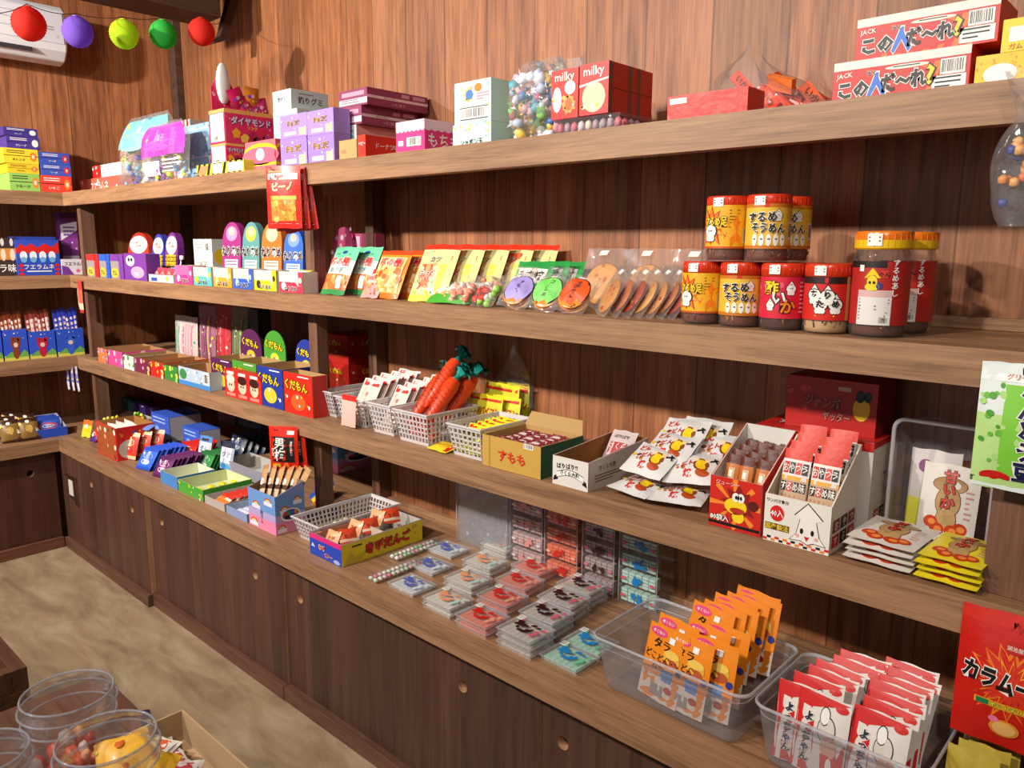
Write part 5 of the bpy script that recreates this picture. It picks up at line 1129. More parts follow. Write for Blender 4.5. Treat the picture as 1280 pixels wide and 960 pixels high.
GD = [(264, 290, 449, .052, '#5a1f52', 'purple', mat('#c8b82a'), (304, 331, 412)), (291, 321, 453, .050, '#4a9a34', 'green', mat('#c8d83a'), (333, 360, 414)), (322, 354, 460, .008, '#243a98', 'dark blue', mat('#e8c83a'), (366, 392, 424)), (355, 391, 468, .006, '#d22a18', 'red', mat('#e8602a'), None)]
for pl, pr, pt, y, c, cn, c2, hd in GD:
    x0, x1, h = fr(y, pl, pr, pt, Z); d = .125 if y > .02 else (.06 if pl == 355 else .155); w = x1-x0-.003
    t = empty('gum_display_box', cn+' open gum display box with bold yellow lettering on the lower shelf', 'display box', ((x0+x1)/2, y, Z+GAP), group='open gum display boxes on the lower shelf')
    b = MB(); tray_mesh(b, w, d, h, mat(c), mat('#b08a58', 'matte')); F, R, T, L_ = faces(w, d, h); d_gumi('くだもん', c2)(b, F, R, T); b.build('box', t)
    if hd:
        yh = y+d+.004; a0, a1 = bx(hd[0], yh, Z+.15), bx(hd[1], yh, Z+.15); zt_ = onY((hd[0]+hd[1])/2, hd[2], yh).z-Z
        b = MB(); w2 = min(a1-a0, w*1.06); o_ = arch(12, .55); hh = zt_-h*.55; n = len(o_); xo = (a0+a1)/2-(x0+x1)/2; xo = max(-.01, min(.01, xo))
        vs = [((u-.5)*w2+xo, d+.0005, h*.55+v*hh) for u, v in o_]+[((u-.5)*w2+xo, d+.004, h*.55+v*hh) for u, v in o_]
        b.add(vs, [tuple(range(n)), tuple(range(n, 2*n))[::-1]]+[(i, n+i, n+(i+1) % n, (i+1) % n) for i in range(n)], mat(c)); F = plane((-w2/2+xo, d+.0005, h*.55), (w2, 0, 0), (0, 0, hh))
        b.T(F, 'くだもん', .5, .66, .2, YEL, 4, .8, out=INK, bold=.03, rot=-.1); b.E(F, .5, .36, .2, .13, c2, 1); b.conf(F, 7, [mat('#8a5ab0'), WHITE], .04, .1, .05, .9, .4, 2); b.build('header_card', t)
def d_face3(b, F, R, T):
    for i in range(3):
        u = .17+.32*i; b.E(F, u, .45, .11, .26, mat('#f0c8a8'), 1); b.E(F, u, .68, .12, .16, mat('#3a1a14') if i else mat('#e8d8c8'), 2); b.E(F, u-.03, .46, .014, .05, INK, 3, 8); b.E(F, u+.03, .46, .014, .05, INK, 3, 8); b.R(F, u-.1, .84, u+.1, .95, mat('#f0dcd8'), 2); b.R(F, u-.12, .05, u+.12, .16, mat('#e88a7a'), 1)
    b.bars(R, .1, .2, .9, .6)
carton('gum_box', 'low red box with three face panels before the purple and green gum boxes', 'gum box', .006, 281, 327, 466, Z, .035, mat('#d2281e'), d_face3)

# ------------------------------------------------------------------ lower shelf, second bay
def d_rb(b, F, R, T):
    for S_ in (F, R): b.T(S_, 'くだもん', .52, .7, .2, YEL, 4, .8, out=INK, bold=.03); b.E(S_, .55, .34, .3, .2, mat('#a8341a'), 1); b.conf(S_, 6, [WHITE, ORG], .04, .05, .1, .95, .9, 2)
yk = .36; xk0, xk1 = bx(417, yk, Z+.07), bx(437, yk, Z+.07); yk1 = .36+.20
hk_ = (onY(427, 420, yk).z-Z)/2
for i in range(2): carton_at('gum_carton', ['lower', 'upper'][i]+' red gum carton of the pair stacked behind the baskets by the middle post', 'box', xk1-.09, yk, Z+i*(hk_+.001), .17, .2, hk_, mat('#b8201a'), d_rb)
BK = [(397, 415, 490, .045, 'empty white basket beside the middle post'), (416, 454, 499, .02, 'white basket with red topped clear packets hanging over its rim'), (456, 488, 506, .012, 'white basket between the hanging packets and the carrot shaped packs'), (489, 534, 516, .006, 'white basket holding the carrot shaped packs'), (556, 601, 534, .004, 'white basket of yellow packets beside the plum carton')]
BP = []
for pl, pr, pt, y, lb in BK:
    x0, x1, h = fr(y, pl, pr, pt, Z); w = x1-x0-.012; d = .26 if pl < 480 else .205
    basket('plastic_basket', lb+' on the lower shelf', (x0+x1)/2, y+d/2+.004, Z, w, d, h, 0, .84, 'white plastic baskets on the lower shelf'); BP.append(((x0+x1)/2, y, w, d, h))
# red topped clear packets in baskets 2 and 3
def d_cot(b, F):
    b.R(F, .1, .84, .9, .97, mat('#d8301f'), 1, 4); b.R(F, .2, .2, .3, .8, mat('#e8c8c0'), 1, 4); b.R(F, .6, .12, .72, .8, mat('#e8d8d0'), 1, 4); b.T(F, '都こんぶ', .5, .5, .1, mat('#c86a5a'), 4, vert=True); b.lines(F, .35, .1, .55, .3, 3, mat('#c88a7a'), 2)
for k, (x, y, w, d, h) in enumerate(BP[1:3]):
    for i in range(7):
        packet('snack_packet', 'pale red topped packet in the '+['first', 'second'][k]+' filled basket, '+ORD[i]+' from the front', 'snack packet', w*.7, .15+.004*(i % 3), .011, vband((.82, mat('#e0d0cc', 'foil')), (.25, mat('#e6cfc4', 'foil')), (0, mat('#d8b8ac', 'foil'))), d_cot, (x+.004*((i % 3)-1), y+.035+i*.026, Z+.008+.002*i), (LEAN(30), math.radians(-1+(i % 3)), math.radians(-4)), 'pale red topped packets in the baskets', seed=i, nu=5, nv=6)
for i in range(3): packet('snack_packet', 'small red and clear packet hanging over the basket front, '+ORD[i]+' of three', 'snack packet', .026, .1, .01, vband((.85, FO('#d03022')), (0, mat('#e8bcb0', 'foil'))), None, (BP[1][0]-.006+.024*i, BP[1][1]-.012, Z+.004), (LEAN(4), 0, 0), 'small red and clear packets over the basket front', seed=i, nu=3, nv=6)
# carrot packs
def carrot(x, y, z, rot, lab):
    t = empty('carrot_pack', lab, 'snack pack', (x, y, z), rot, 'carrot shaped puffed rice packs'); L_ = .17; R_ = .0235
    b = MB(); n = 16; pr = [(.002, 0), (.012, .02), (.02, .07), (R_, .12), (R_*.98, .15), (.018, L_)]
    b.lathe(pr, n, mat('#e8481c', 'foil'))
    for k in range(9):
        z0 = .02+.014*k; rr_ = .0125+(R_-.0125)*min(1, z0/.12)
        b.tube([((rr_+.001)*math.cos(a), (rr_+.001)*math.sin(a), z0+.004*math.sin(3*a)) for a in [(-2.6+.26*j) for j in range(9)]], .0008, mat('#b8300e'), 4)
    W = Surf(lambda u, v, hh=0: Vector(((R_*(.62+.38*v)+hh+.001)*math.cos(-PI/2+(u-.5)*1.6), (R_*(.62+.38*v)+hh+.001)*math.sin(-PI/2+(u-.5)*1.6), .04+.09*v)), .04, .09)
    b.T(W, 'にんじん', .5, .5, .2, mat('#5a1408'), 4, vert=True, bold=.02); b.build('carrot_body', t)
    b = MB(); rr = random.Random(int(x*1e4)); b.lathe([(.017, L_-.003), (.007, L_+.012), (.009, L_+.02)], 10, mat('#1f8a84', 'foil'))
    for i in range(14):
        a = 2*PI*i/14+rr.uniform(-.2, .2); q = rr.uniform(.02, .036); hh = rr.uniform(.025, .055); w_ = .011; m = mat(rr.choice(('#1f8f8a', '#2aa59c', '#14706e', '#38b4a6')), 'foil')
        c0 = Vector((.006*math.cos(a), .006*math.sin(a), L_+.014)); c1 = Vector((q*.6*math.cos(a), q*.6*math.sin(a), L_+.014+hh*.7)); c2 = Vector((q*math.cos(a), q*math.sin(a), L_+.014+hh*.75)); s_ = Vector((-math.sin(a), math.cos(a), 0))*w_
        b.add([c0-s_*.4, c0+s_*.4, c1+s_*1.2, c1-s_*1.2, c2+s_*.9+Vector((0, 0, -.012)), c2-s_*.9+Vector((0, 0, -.006))], [(0, 1, 2, 3), (3, 2, 4, 5)], m, True)
    b.build('leafy_tuft', t)
x, y, w, d, h = BP[3]
cl = ['carrot shaped pack lying over the basket rim in front', 'carrot shaped pack in the basket, second from the front', 'carrot shaped pack in the middle of the basket', 'carrot shaped pack lying to the outside of the basket', 'carrot shaped pack deepest in the basket']
for i, (dx, dy, dz, ax, az) in enumerate(((-.032, .03, .05, 42, 6), (.028, .03, .05, 42, 6), (-.03, .102, .05, 42, 6), (.03, .102, .05, 42, 6), (.0, .062, .1, 42, 6))):
    carrot(x+dx, y+dy, Z+dz, (math.radians(-ax), math.radians(2), math.radians(-az)), cl[i])
b = MB(); rr = random.Random(5)
for i in range(60): b.blob((rr.uniform(-.4, .4)*w*.84, rr.uniform(.012, .05), rr.uniform(.012, h*.7)), (.009, .007, .009), mat(rr.choice(('#e8553a', '#e0402a', '#f08a70'))), 6)
b.build('candy_heap', None, (x, y+.022, Z)); o = bpy.data.objects['candy_heap']; tag(o, 'heap of small coral red candies at the front of the carrot pack basket', 'candy', None, 'stuff')
# yellow packets in basket 5 and the pile behind it
def d_pine(b, F): b.R(F, .04, .86, .96, .97, RED, 1, 4); b.T(F, 'シャンパイマン', .5, .6, .24, RED, 4, .94, bold=.025, rot=.04); b.E(F, .7, .26, .2, .14, mat('#f0c8b0'), 1); b.T(F, 'いか', .24, .28, .22, mat('#6a5a10'), 4)
x, y, w, d, h = BP[4]
pm = vband((.9, FO('#e8dc2a')), (0, FO('#dcd838')))
for i in range(6): packet('snack_packet', 'yellow packet with red lettering in the end basket, '+ORD[i]+' from the front', 'snack packet', w*.76, .085, .014, pm, d_pine, (x, y+.03+.03*i, Z+.01), (LEAN(34), 0, 0), 'yellow packets in the end basket', seed=i, nu=5, nv=6)
bf = MB(); rr = random.Random(8)
for i in range(60): bf.blob((rr.uniform(-.4, .4)*w*.84, rr.uniform(.008, .03), rr.uniform(.01, h*.8)), (.008, .006, .006), mat(rr.choice(('#e8e06a', '#c8b83a', '#7a6a4a', '#f0ecc0'))), 6)
o = bf.build('candy_filling_heap', None, (x, y+.024, Z)); tag(o, 'heap of pale yellow sweets at the front of the end basket', 'candy', None, 'stuff')
yp = .226
x0, x1 = bx(588, yp, Z+.1), bx(662, yp, Z+.1)
for i in range(3):
    z_ = Z+.002; packet('pineapple_packet', ['yellow pineapple packet standing at the front of the pile behind the baskets', 'yellow pineapple packet standing second in the pile', 'yellow pineapple packet at the outer end of the pile', 'yellow pineapple packet at the back of the pile'][i], 'snack packet', .15, .125+.03*(i > 1), .018, pm, d_pine, (x0+.05+.05*(i % 2)+.02*(i > 1), yp+.023*i, z_), (LEAN(8), 0, math.radians(-3)), 'yellow pineapple packets', seed=i)
e = empty('pineapple_bag', 'clear bag with gathered top holding yellow pineapple packets at the wall', 'bag', (x0+.085, .328, Z+GAP)); zn = onY(637, 433, yp+.1).z-Z
b = MB(); b.grid(lambda u, v: Vector((math.cos(2*PI*u)*(.085*(1-.1*v) if v < .62 else .077*max(.06, (1-v)/.38)), math.sin(2*PI*u)*(0.016 if v < .62 else .016*max(.2, (1-v)/.38))+.004*math.sin(14*u+9*v), v*zn+.006*math.sin(10*u)*v)), 22, 14, FILM); b.build('wrapper', e)
for i in range(2):
    p = Pillow(.13, .15, .011, pm, seed=i); d_pine(p.b, p.front); p.build('yellow_packet', e, (.0, -.008+.016*i, .004), (0, math.radians(3-6*i), 0))
p = at3(548, 562); packet('snack_packet', 'yellow and red packet lying flat on the shelf edge before the carrot basket', 'snack packet', .085, .06, .012, FO('#ecd22a'), lambda b, F: (b.R(F, .78, .1, .96, .9, RED, 1, 3), b.T(F, 'キャベツ', .4, .5, .3, RED, 4)), (bx(546, .012, Z), .008, Z+.003), (LEAN(80), 0, math.radians(-4)), seed=2)
# plum carton
def plum():
    y = .006; x0, x1, h = fr(y, 602, 677, 551, Z); w = x1-x0-.006; d = .17
    t = empty('plum_carton', 'yellow brown open carton with red lettering and a dark green side', 'carton', ((x0+x1)/2, y, Z+GAP))
    b = MB(); tray_mesh(b, w, d, h, mat('#c9a04c'), mat('#b8935a', 'matte')); F, R, T, L_ = faces(w, d, h); b.R(R, 0, 0, 1, 1, mat('#1d5238'), .5); b.T(F, 'すもも', .52, .44, .4, mat('#d23a1c'), 3, .8, bold=.03); b.R(F, .12, 0, .14, 1, mat('#a8844a'), 1); b.bars(F, .72, .84, .88, 1.0, 2, 6); b.build('box', t)
    for a0, a1, nm in (((-w/2, d-.002, h), (w/2, d-.002, h), 'flap'),):
        b = MB(); hf = .035; b.add([(-w/2, d-.003, h), (w/2, d-.003, h), (w/2-.012, d+.012, h+hf), (-w/2+.012, d+.012, h+hf), (-w/2, d-.001, h), (w/2, d-.001, h), (w/2-.012, d+.014, h+hf), (-w/2+.012, d+.014, h+hf)], [(0, 1, 2, 3), (7, 6, 5, 4), (3, 2, 6, 7), (0, 3, 7, 4), (1, 5, 6, 2)], mat('#b8935a', 'matte')); b.build('flap', t)
    m1 = None
    for i in range(4):
        for k in range(5):
            loc = ((x0+x1)/2-w/2+.012+w*.93*(i+.5)/4-.004, y+.02+.028*k, Z+h-.03)
            lab = 'dark plum packet in the open carton, column '+['one', 'two', 'three', 'four'][i]+', '+ORD[k]+' from the front'
            if m1 is None: m1 = packet('plum_packet', lab, 'candy packet', w*.22, .04, .01, vband((.6, FO('#8a3038')), (.4, FO('#c8a8a4')), (0, FO('#7a2a30'))), lambda b, F: (b.R(F, .2, .5, .8, .7, mat('#d8c8c4'), 1, 2), b.conf(F, 4, [mat('#c87a7a')], .1)), loc, (LEAN(62), 0, 0), 'dark plum packets in the carton', nu=4, nv=5)
            else: dup(m1, loc, (LEAN(62+3*((i+k) % 3)), math.radians(-3+3*((i*3+k) % 3)), 0), lab)
plum()
def sakura():
    y = .006; x0, x1, h = fr(y, 690, 736, 574, Z); w = x1-x0-.004; d = .25
    t = empty('radish_snack_tray', 'deep white cardboard tray with black ribbon lettering and brown inside', 'tray', ((x0+x1)/2, y, Z+GAP))
    b = MB(); tray_mesh(b, w, d, h, mat('#e4ddd6'), mat('#a8703c', 'matte'), .003, h, h*1.22); F, R, T, L_ = faces(w, d, h)
    b.T(F, 'ぱりぱり!!', .42, .72, .2, INK, 3, .8, rot=.08, bold=.02)
    for i in range(9):
        a0, a1 = i/9, (i+1)/9; f = lambda a: .36+.14*math.sin(PI*a)
        b.P(F, [(.12+.76*a0, f(a0)-.11), (.12+.76*a1, f(a1)-.11), (.12+.76*a1, f(a1)+.11), (.12+.76*a0, f(a0)+.11)], INK, 1); b.P(F, [(.12+.76*a0, f(a0)-.09), (.12+.76*a1, f(a1)-.09), (.12+.76*a1, f(a1)+.09), (.12+.76*a0, f(a0)+.09)], WHITE, 2)
    b.P(F, [(.02, .12), (.16, .2), (.14, .36), (.05, .3)], INK, 1); b.P(F, [(.98, .12), (.84, .2), (.86, .36), (.95, .3)], INK, 1); b.T(F, 'さくら大根', .5, .48, .17, INK, 4, .66, bold=.02)
    b.lines(R, .1, .2, .6, .5, 3, mat('#8a6a5a')); b.T(R, 'さくら大根', .3, .7, .2, mat('#6a4a3a')); b.build('box', t)
    packet('radish_packet', 'white packet with red lettering lying deep in the ribbon tray', 'snack packet', .075, .1, .02, vband((.0, FO('#d8c4c4'))), lambda b, F: (b.T(F, 'ぱりぱり', .5, .8, .12, INK, 4), b.R(F, .15, .3, .85, .62, mat('#b83a3a'), 1, 4), b.T(F, 'さくら', .5, .5, .18, WHITE, 5, out=RED)), ((x0+x1)/2, y+.17, Z+.02), (LEAN(38), 0, 0), seed=4)
    packet('radish_packet', 'small green packet lying in the ribbon tray', 'snack packet', .03, .05, .012, FO('#4f8a2c'), None, ((x0+x1)/2-.008, y+.12, Z+.006), (LEAN(50), 0, .3), seed=5, nu=3, nv=4)
sakura()
# white rice cracker packets in a pile
def d_don(b, F):
    b.T(F, 'どん', .24, .76, .2, RED, 4, .3, bold=.03); b.T(F, 'どん', .42, .55, .17, RED, 4, .3, bold=.03, rot=.3); b.T(F, '焼', .44, .25, .2, RED, 4, bold=.03)
    b.E(F, .68, .5, .15, .2, mat('#8a4a1c'), 1); b.E(F, .68, .5, .11, .15, YEL, 2); b.conf(F, 7, [mat('#c8742a'), mat('#f0c020'), mat('#8a3a14')], .05, .08, .3, .36, .55, 2); b.E(F, .72, .26, .13, .1, mat('#b84a1a'), 2); b.E(F, .78, .66, .05, .07, mat('#f0d0a8'), 3); b.E(F, .58, .66, .05, .07, mat('#f0d0a8'), 3); b.P(F, [(.84, .6), (.97, .7), (.95, .74), (.83, .65)], INK, 3); b.P(F, [(.88, .74), (.95, .58), (.97, .6), (.91, .76)], INK, 3)
GW = 'white rice cracker packets in a loose pile'
PK = [  # x, y, height above shelf, lean, turn, label
 (-.075, .02, .004, 84, -10, 'white rice cracker packet lying flat under the front of the pile'), (.045, .03, .004, 84, 14, 'white rice cracker packet lying flat beside the red box'),
 (-.02, .09, .004, 84, 4, 'white rice cracker packet flat at the bottom in the middle of the pile'), (-.05, .135, .036, 82, -6, 'white rice cracker packet in the second layer under the leaning ones'), (.05, .12, .036, 76, 20, 'white rice cracker packet in the second layer beside the red box'),
 (-.06, .052, .042, 58, -8, 'white rice cracker packet leaning foremost on top of the pile'), (-.035, .1, .066, 56, -6, 'white rice cracker packet second from the front on the pile'),
 (-.03, .15, .082, 48, -3, 'white rice cracker packet third from the front, high on the pile'), (.005, .185, .08, 46, 2, 'white rice cracker packet at the back top of the pile by the wall'),
 (.055, .075, .04, 60, 18, 'white rice cracker packet sloping towards the red cartoon box'), (.07, .16, .06, 50, 16, 'white rice cracker packet at the rear beside the red cartoon box')]
w0 = None; xp = bx(826, .05, Z+.04)
for dx, yy, dz, ln, rz, lb in PK:
    loc = (xp+dx, yy, Z+dz+.014)
    if w0 is None: w0 = packet('rice_cracker_packet', lb, 'snack packet', .12, .098, .026, FO('#dfdedc'), d_don, loc, (LEAN(ln), 0, math.radians(rz)), GW, seed=5, wr=.0025)
    else: dup(w0, loc, (LEAN(ln), math.radians(rnd.uniform(-4, 4)), math.radians(rz)), lb)
# red grilled snack display
def yakitori():
    y = .012; x0, x1, h = fr(y, 886, 952, 600, Z); w = x1-x0-.004; d = .15; hb = onY(930, 528, y+d).z-Z
    t = empty('grilled_snack_box', 'red display box with yellow beaked cartoon and starburst, white inside', 'display box', ((x0+x1)/2, y, Z+GAP))
    b = MB(); tray_mesh(b, w, d, h, mat('#cf2418'), mat('#dcd8d2'), .003, h, hb); F, R, T, L_ = faces(w, d, h)
    for i in range(8): a = 2*PI*i/8; b.P(F, [(.5, .5), (.5+.5*math.cos(a-.09), .5+.5*math.sin(a-.09)), (.5+.5*math.cos(a+.12), .5+.5*math.sin(a+.12))], mat('#f08a2a'), 1)
    b.ST(F, .58, .52, .36, mat('#8a1a10'), 9, .65, 1.5); b.E(F, .52, .48, .22, .16, YEL, 2); b.E(F, .56, .4, .15, .06, mat('#b8341a'), 3); b.E(F, .52, .66, .07, .09, WHITE, 3); b.E(F, .62, .66, .07, .09, WHITE, 3); b.E(F, .53, .66, .025, .04, INK, 4, 8); b.E(F, .62, .66, .025, .04, INK, 4, 8); b.E(F, .58, .28, .12, .12, YEL, 2); b.E(F, .86, .56, .1, .1, mat('#5a1a10'), 2)
    b.R(F, 0, .06, 1, .12, INK, 2); b.T(F, '80袋入', .22, .2, .13, WHITE, 4, .4, out=INK, bold=.03); b.T(F, 'ジューシー', .35, .9, .1, mat('#e8c0d0'), 4)
    for u in range(10): b.P(F, [(u/10, .0), (u/10+.05, .05), (u/10+.1, 0)], mat('#b81a12'), 2)
    b.build('box', t)
    m0 = None
    for k in range(5):
        for i in range(3):
            loc = ((x0+x1)/2-w*.29+w*.29*i, y+.022+.024*k, Z+.012+.006*k); lb = 'orange brown grilled snack packet in the red box, '+ORD[k]+' row, '+['first', 'middle', 'last'][i]+' across'
            if m0 is None: m0 = packet('grilled_snack_packet', lb, 'snack packet', w*.27, .135, .011, vband((.93, FO('#c8501c')), (.86, FO('#5a2414')), (.3, FO('#c06a2c')), (0, FO('#8a4420'))), lambda b, F: (b.R(F, .3, .6, .75, .8, mat('#d8a87a'), 1, 3), b.R(F, .35, .66, .6, .76, WHITE, 2, 2), b.R(F, .2, .2, .4, .55, mat('#d88a4a'), 1, 3)), loc, (LEAN(14), 0, 0), 'grilled snack packets in the red box', nu=5, nv=7)
            else: dup(m0, loc, (LEAN(14), math.radians(-3+2*((i+k) % 4)), 0), lb)
yakitori()
def oyatsu():
    y = .01; x0, x1, h = fr(y, 954, 1039, 625, Z); w = x1-x0-.004; d = .135; hb = onY(1030, 548, y+d).z-Z
    t = empty('squid_snack_box', 'white display box with a large outlined squid drawing and tall sides', 'display box', ((x0+x1)/2, y, Z+GAP))
    b = MB(); tray_mesh(b, w, d, h, mat('#e9e2d8'), mat('#d8c8b4'), .003, h, hb); F, R, T, L_ = faces(w, d, h)
    k = h/w
    out = [(.66, .98), (.46, .68), (.55, .62), (.5, .3), (.4, .14), (.58, .16), (.68, .1), (.78, .16), (.96, .14), (.86, .3), (.8, .62), (.9, .68)]
    b.P(F, out, INK, 1); cx_, cy_ = .68, .46; b.P(F, [(cx_+(u-cx_)*.93, cy_+(v-cy_)*.95) for u, v in out], mat('#f2ece4'), 2)
    for s_ in (-1, 1): b.E(F, .67+s_*.08, .38, .025, .06, INK, 4, 10); b.E(F, .67+s_*.14, .27, .03, .04, mat('#f0a8a0'), 4, 8)
    b.P(F, [(.63, .28), (.71, .28), (.67, .18)], RED, 4)
    b.E(F, .2, .62, .11, .17, RED, 2); b.T(F, '40入', .2, .62, .16, WHITE, 4, .2, bold=.02); b.T(F, 'ワンパク気分', .2, .88, .09, INK, 3, .34)
    b.R(F, .02, .26, .4, .4, mat('#5a3a14'), 2); b.T(F, '国産製法', .21, .33, .13, mat('#e8c83a'), 4, .36, bold=.02)
    for u in range(16): b.R(F, u/16, .02+.05*(u % 2), u/16+.0625, .07+.05*(u % 2), (RED, INK, ORG)[u % 3], 2)
    for (v, c, tx) in ((.1, RED, 'するめ'), (.42, mat('#8a1c14'), 'おやつ')): 
        for q in range(3): b.R(R, .08+.29*q, v, .34+.29*q, v+.26, INK if q % 2 else c, 1); b.T(R, tx[q], .21+.29*q, v+.13, .22, WHITE, 3, .25)
    b.build('box', t)
    m0 = None
    def dd(b, F):
        for q in range(4):
            u = .04+.235*q; b.R(F, u, .7, u+.2, .84, (RED, INK, RED, INK)[q], 1, 2); b.T(F, 'おやつぅ'[q], u+.1, .77, .12, WHITE, 4, .2); b.R(F, u, .48, u+.2, .6, (INK, RED, INK, INK)[q], 1, 2); b.T(F, 'するめ味'[q], u+.1, .54, .12, WHITE, 4, .2)
        b.R(F, 0, .62, 1, .67, mat('#e8a83a'), 1, 3)
        for q in range(5): b.R(F, .08+.17*q, .08, .13+.17*q, .44, mat('#b8804a'), 1, 2)
    for k in range(4):
        for i in range(2):
            loc = ((x0+x1)/2-w*.225+w*.45*i, y+.026+.024*k, Z+.02+.012*k); lb = 'dried squid packet in the squid box, '+ORD[k]+' from the front, '+['first', 'second'][i]+' column'
            if m0 is None: m0 = packet('dried_squid_packet', lb, 'snack packet', w*.42, .16, .012, vband((.86, FO('#d83a24')), (.68, mat('#e8e0dc', 'foil')), (0, mat('#c8a88a', 'foil'))), dd, loc, (LEAN(14), 0, 0), 'dried squid packets in the squid box', nu=6, nv=8)
            else: dup(m0, loc, (LEAN(14), math.radians(-1+((i+k) % 3)), 0), lb)
    return (x0, x1, y, d)
ox0, ox1, oy, od = oyatsu()
def d_rt(b, F, R, T):
    b.R(T, 0, 0, 1, 1, mat('#c8221a'), .6)
    for q in range(3): b.R(T, .2+.22*q, .3, .39+.22*q, .62, INK if q % 2 else mat('#8a1a14'), 1); b.T(T, 'するめ'[q], .295+.22*q, .46, .28, WHITE, 3, .2)
    b.R(F, 0, .9, 1, 1, mat('#c8221a'), 1); b.R(R, 0, .93, 1, 1, mat('#c8221a'), 1)
    squid(b, R, .5, .55, .3, mat('#e9e2d8'), mat('#b8a8a0'), 1)
    for q in range(3): b.R(R, .2+.22*q, .08, .38+.22*q, .24, INK if q % 2 else RED, 1); b.T(R, 'するめ'[q], .29+.22*q, .16, .14, WHITE, 3, .2)
yr = .168; hr = onY(1040, 546, yr).z-Z
wr_ = .125
xr1 = bx(1090, yr, Z+hr*.6)
carton_at('squid_snack_carton', 'white closed carton with red lid behind the squid drawing box', 'carton', xr1-wr_/2, yr, Z, wr_-.003, .15, hr, mat('#e6ded4'), d_rt, group='white cartons with red lids')
carton_at('squid_snack_carton', 'white closed carton with red lid behind the red cartoon box', 'carton', xr1-wr_*1.5, yr, Z, wr_-.003, .15, hr, mat('#e6ded4'), d_rt, group='white cartons with red lids')
def d_rtop(b, F, R, T):
    b.T(F, 'ジャンボ', .42, .55, .24, mat('#b8706a'), 3, .4, bold=.03, out=mat('#6a1410'), rot=-.05); b.T(F, 'ヤッター', .58, .3, .2, mat('#b8706a'), 3, .3, bold=.03, out=mat('#6a1410')); b.E(F, .84, .5, .09, .22, YEL, 1); b.E(F, .82, .74, .05, .12, INK, 2); b.E(F, .9, .74, .04, .1, INK, 2); b.R(F, .58, .8, .72, .88, mat('#d8b0a8'), 1); b.conf(F, 6, [mat('#e0483a')], .06, .02, .1, .4, .9); b.R(R, 0, 0, 1, 1, mat('#8a1c16'), .5)
x0, x1, h = fr(yr+.035, 983, 1096, 474, Z+hr+.002)
carton_at('snack_carton', 'dark red long carton lying on top of the white cartons', 'carton', (x0+x1)/2, yr+.035, Z+hr+.001, x1-x0, .11, h, mat('#b8201a'), d_rtop)
# clear upright bin with squid packs, stacks in front
def amaika():
    y = .18; x0, x1, h = fr(y, 1112, 1240, 531, Z); x0 = max(x0, xr1+.004); x1 = min(x1, 4.07); w = x1-x0
    t = empty('clear_case', 'upright clear plastic case holding sweet squid packs by the far post', 'case', ((x0+x1)/2, y, Z+GAP))
    b = MB()
    pts = rrect(w, h, .02); n = len(pts)
    for yy, k in ((0, 1.0), (.004, .97), (.006, .97), (.1, .93)):
        b.v += [(px_*k, yy, h/2+pz_*k) for px_, pz_ in pts]
    mi = b.mi(BINP)
    for j in range(3):
        for i in range(n): b.f.append((j*n+i, j*n+(i+1) % n, (j+1)*n+(i+1) % n, (j+1)*n+i)); b.m.append(mi); b.sm.append(True)
    b.f.append(tuple(3*n+i for i in range(n))); b.m.append(mi); b.sm.append(False)
    b.build('case_shell', t)
    b = MB(); b.tube([(px_, 0, h/2+pz_) for px_, pz_ in pts]+[(pts[0][0], 0, h/2+pts[0][1])], .004, film('bin_rim', '#f6f6fa', .05, .28, 1.2), 6); b.build('rim', t)
    return x0, x1, w, h, y
ax0, ax1, aw, ah, ay = amaika()
def d_ama(b, F):
    for sg, (cu, cv, ru, rv, c) in enumerate(((.5, .52, .22, .2, '#b89058'), (.5, .74, .3, .1, '#a8804a'), (.5, .3, .18, .14, '#c8a068'))): b.E(F, cu, cv, ru*1.06, rv*1.06, mat('#7a2a14'), 1, 16); b.E(F, cu, cv, ru, rv, mat(c), 2, 16)
    for u, v in ((.24, .24), (.36, .16), (.62, .16), (.76, .2)): b.E(F, u, v, .13, .08, mat('#c83a14'), 2.5, 12); b.E(F, u+.02, v, .07, .04, mat('#e88a3a'), 3, 10)
    b.E(F, .44, .46, .05, .04, WHITE, 4); b.T(F, '甘いか', .5, .68, .17, mat('#d8321a'), 5, vert=True, bold=.03, out=mat('#5a1408')); b.lines(F, .8, .3, .92, .7, 6, mat('#c88a80'), 1)
packet('sweet_squid_pack', 'white sweet squid pack standing inside the upright clear case', 'snack pack', .1, .15, .014, FO('#e2dad2'), d_ama, (min(max(bx(1183, ay+.03, Z+.08), ax0+.062), ax1-.062), ay+.03, Z+.01), (LEAN(10), 0, 0), seed=3)
packet('sweet_squid_pack', 'pale yellow based squid pack half hidden in the clear case', 'snack pack', .09, .165, .012, vband((.5, FO('#ded6d4')), (.38, FO('#d8d2c4')), (0, FO('#d8d048'))), lambda b, F: (b.E(F, .3, .8, .14, .08, mat('#8a4a7a'), 1), b.R(F, .55, .74, .85, .86, mat('#b84a4a'), 1, 3)), (ax0+.062, ay+.062, Z+.012), (LEAN(4), 0, 0), seed=4)
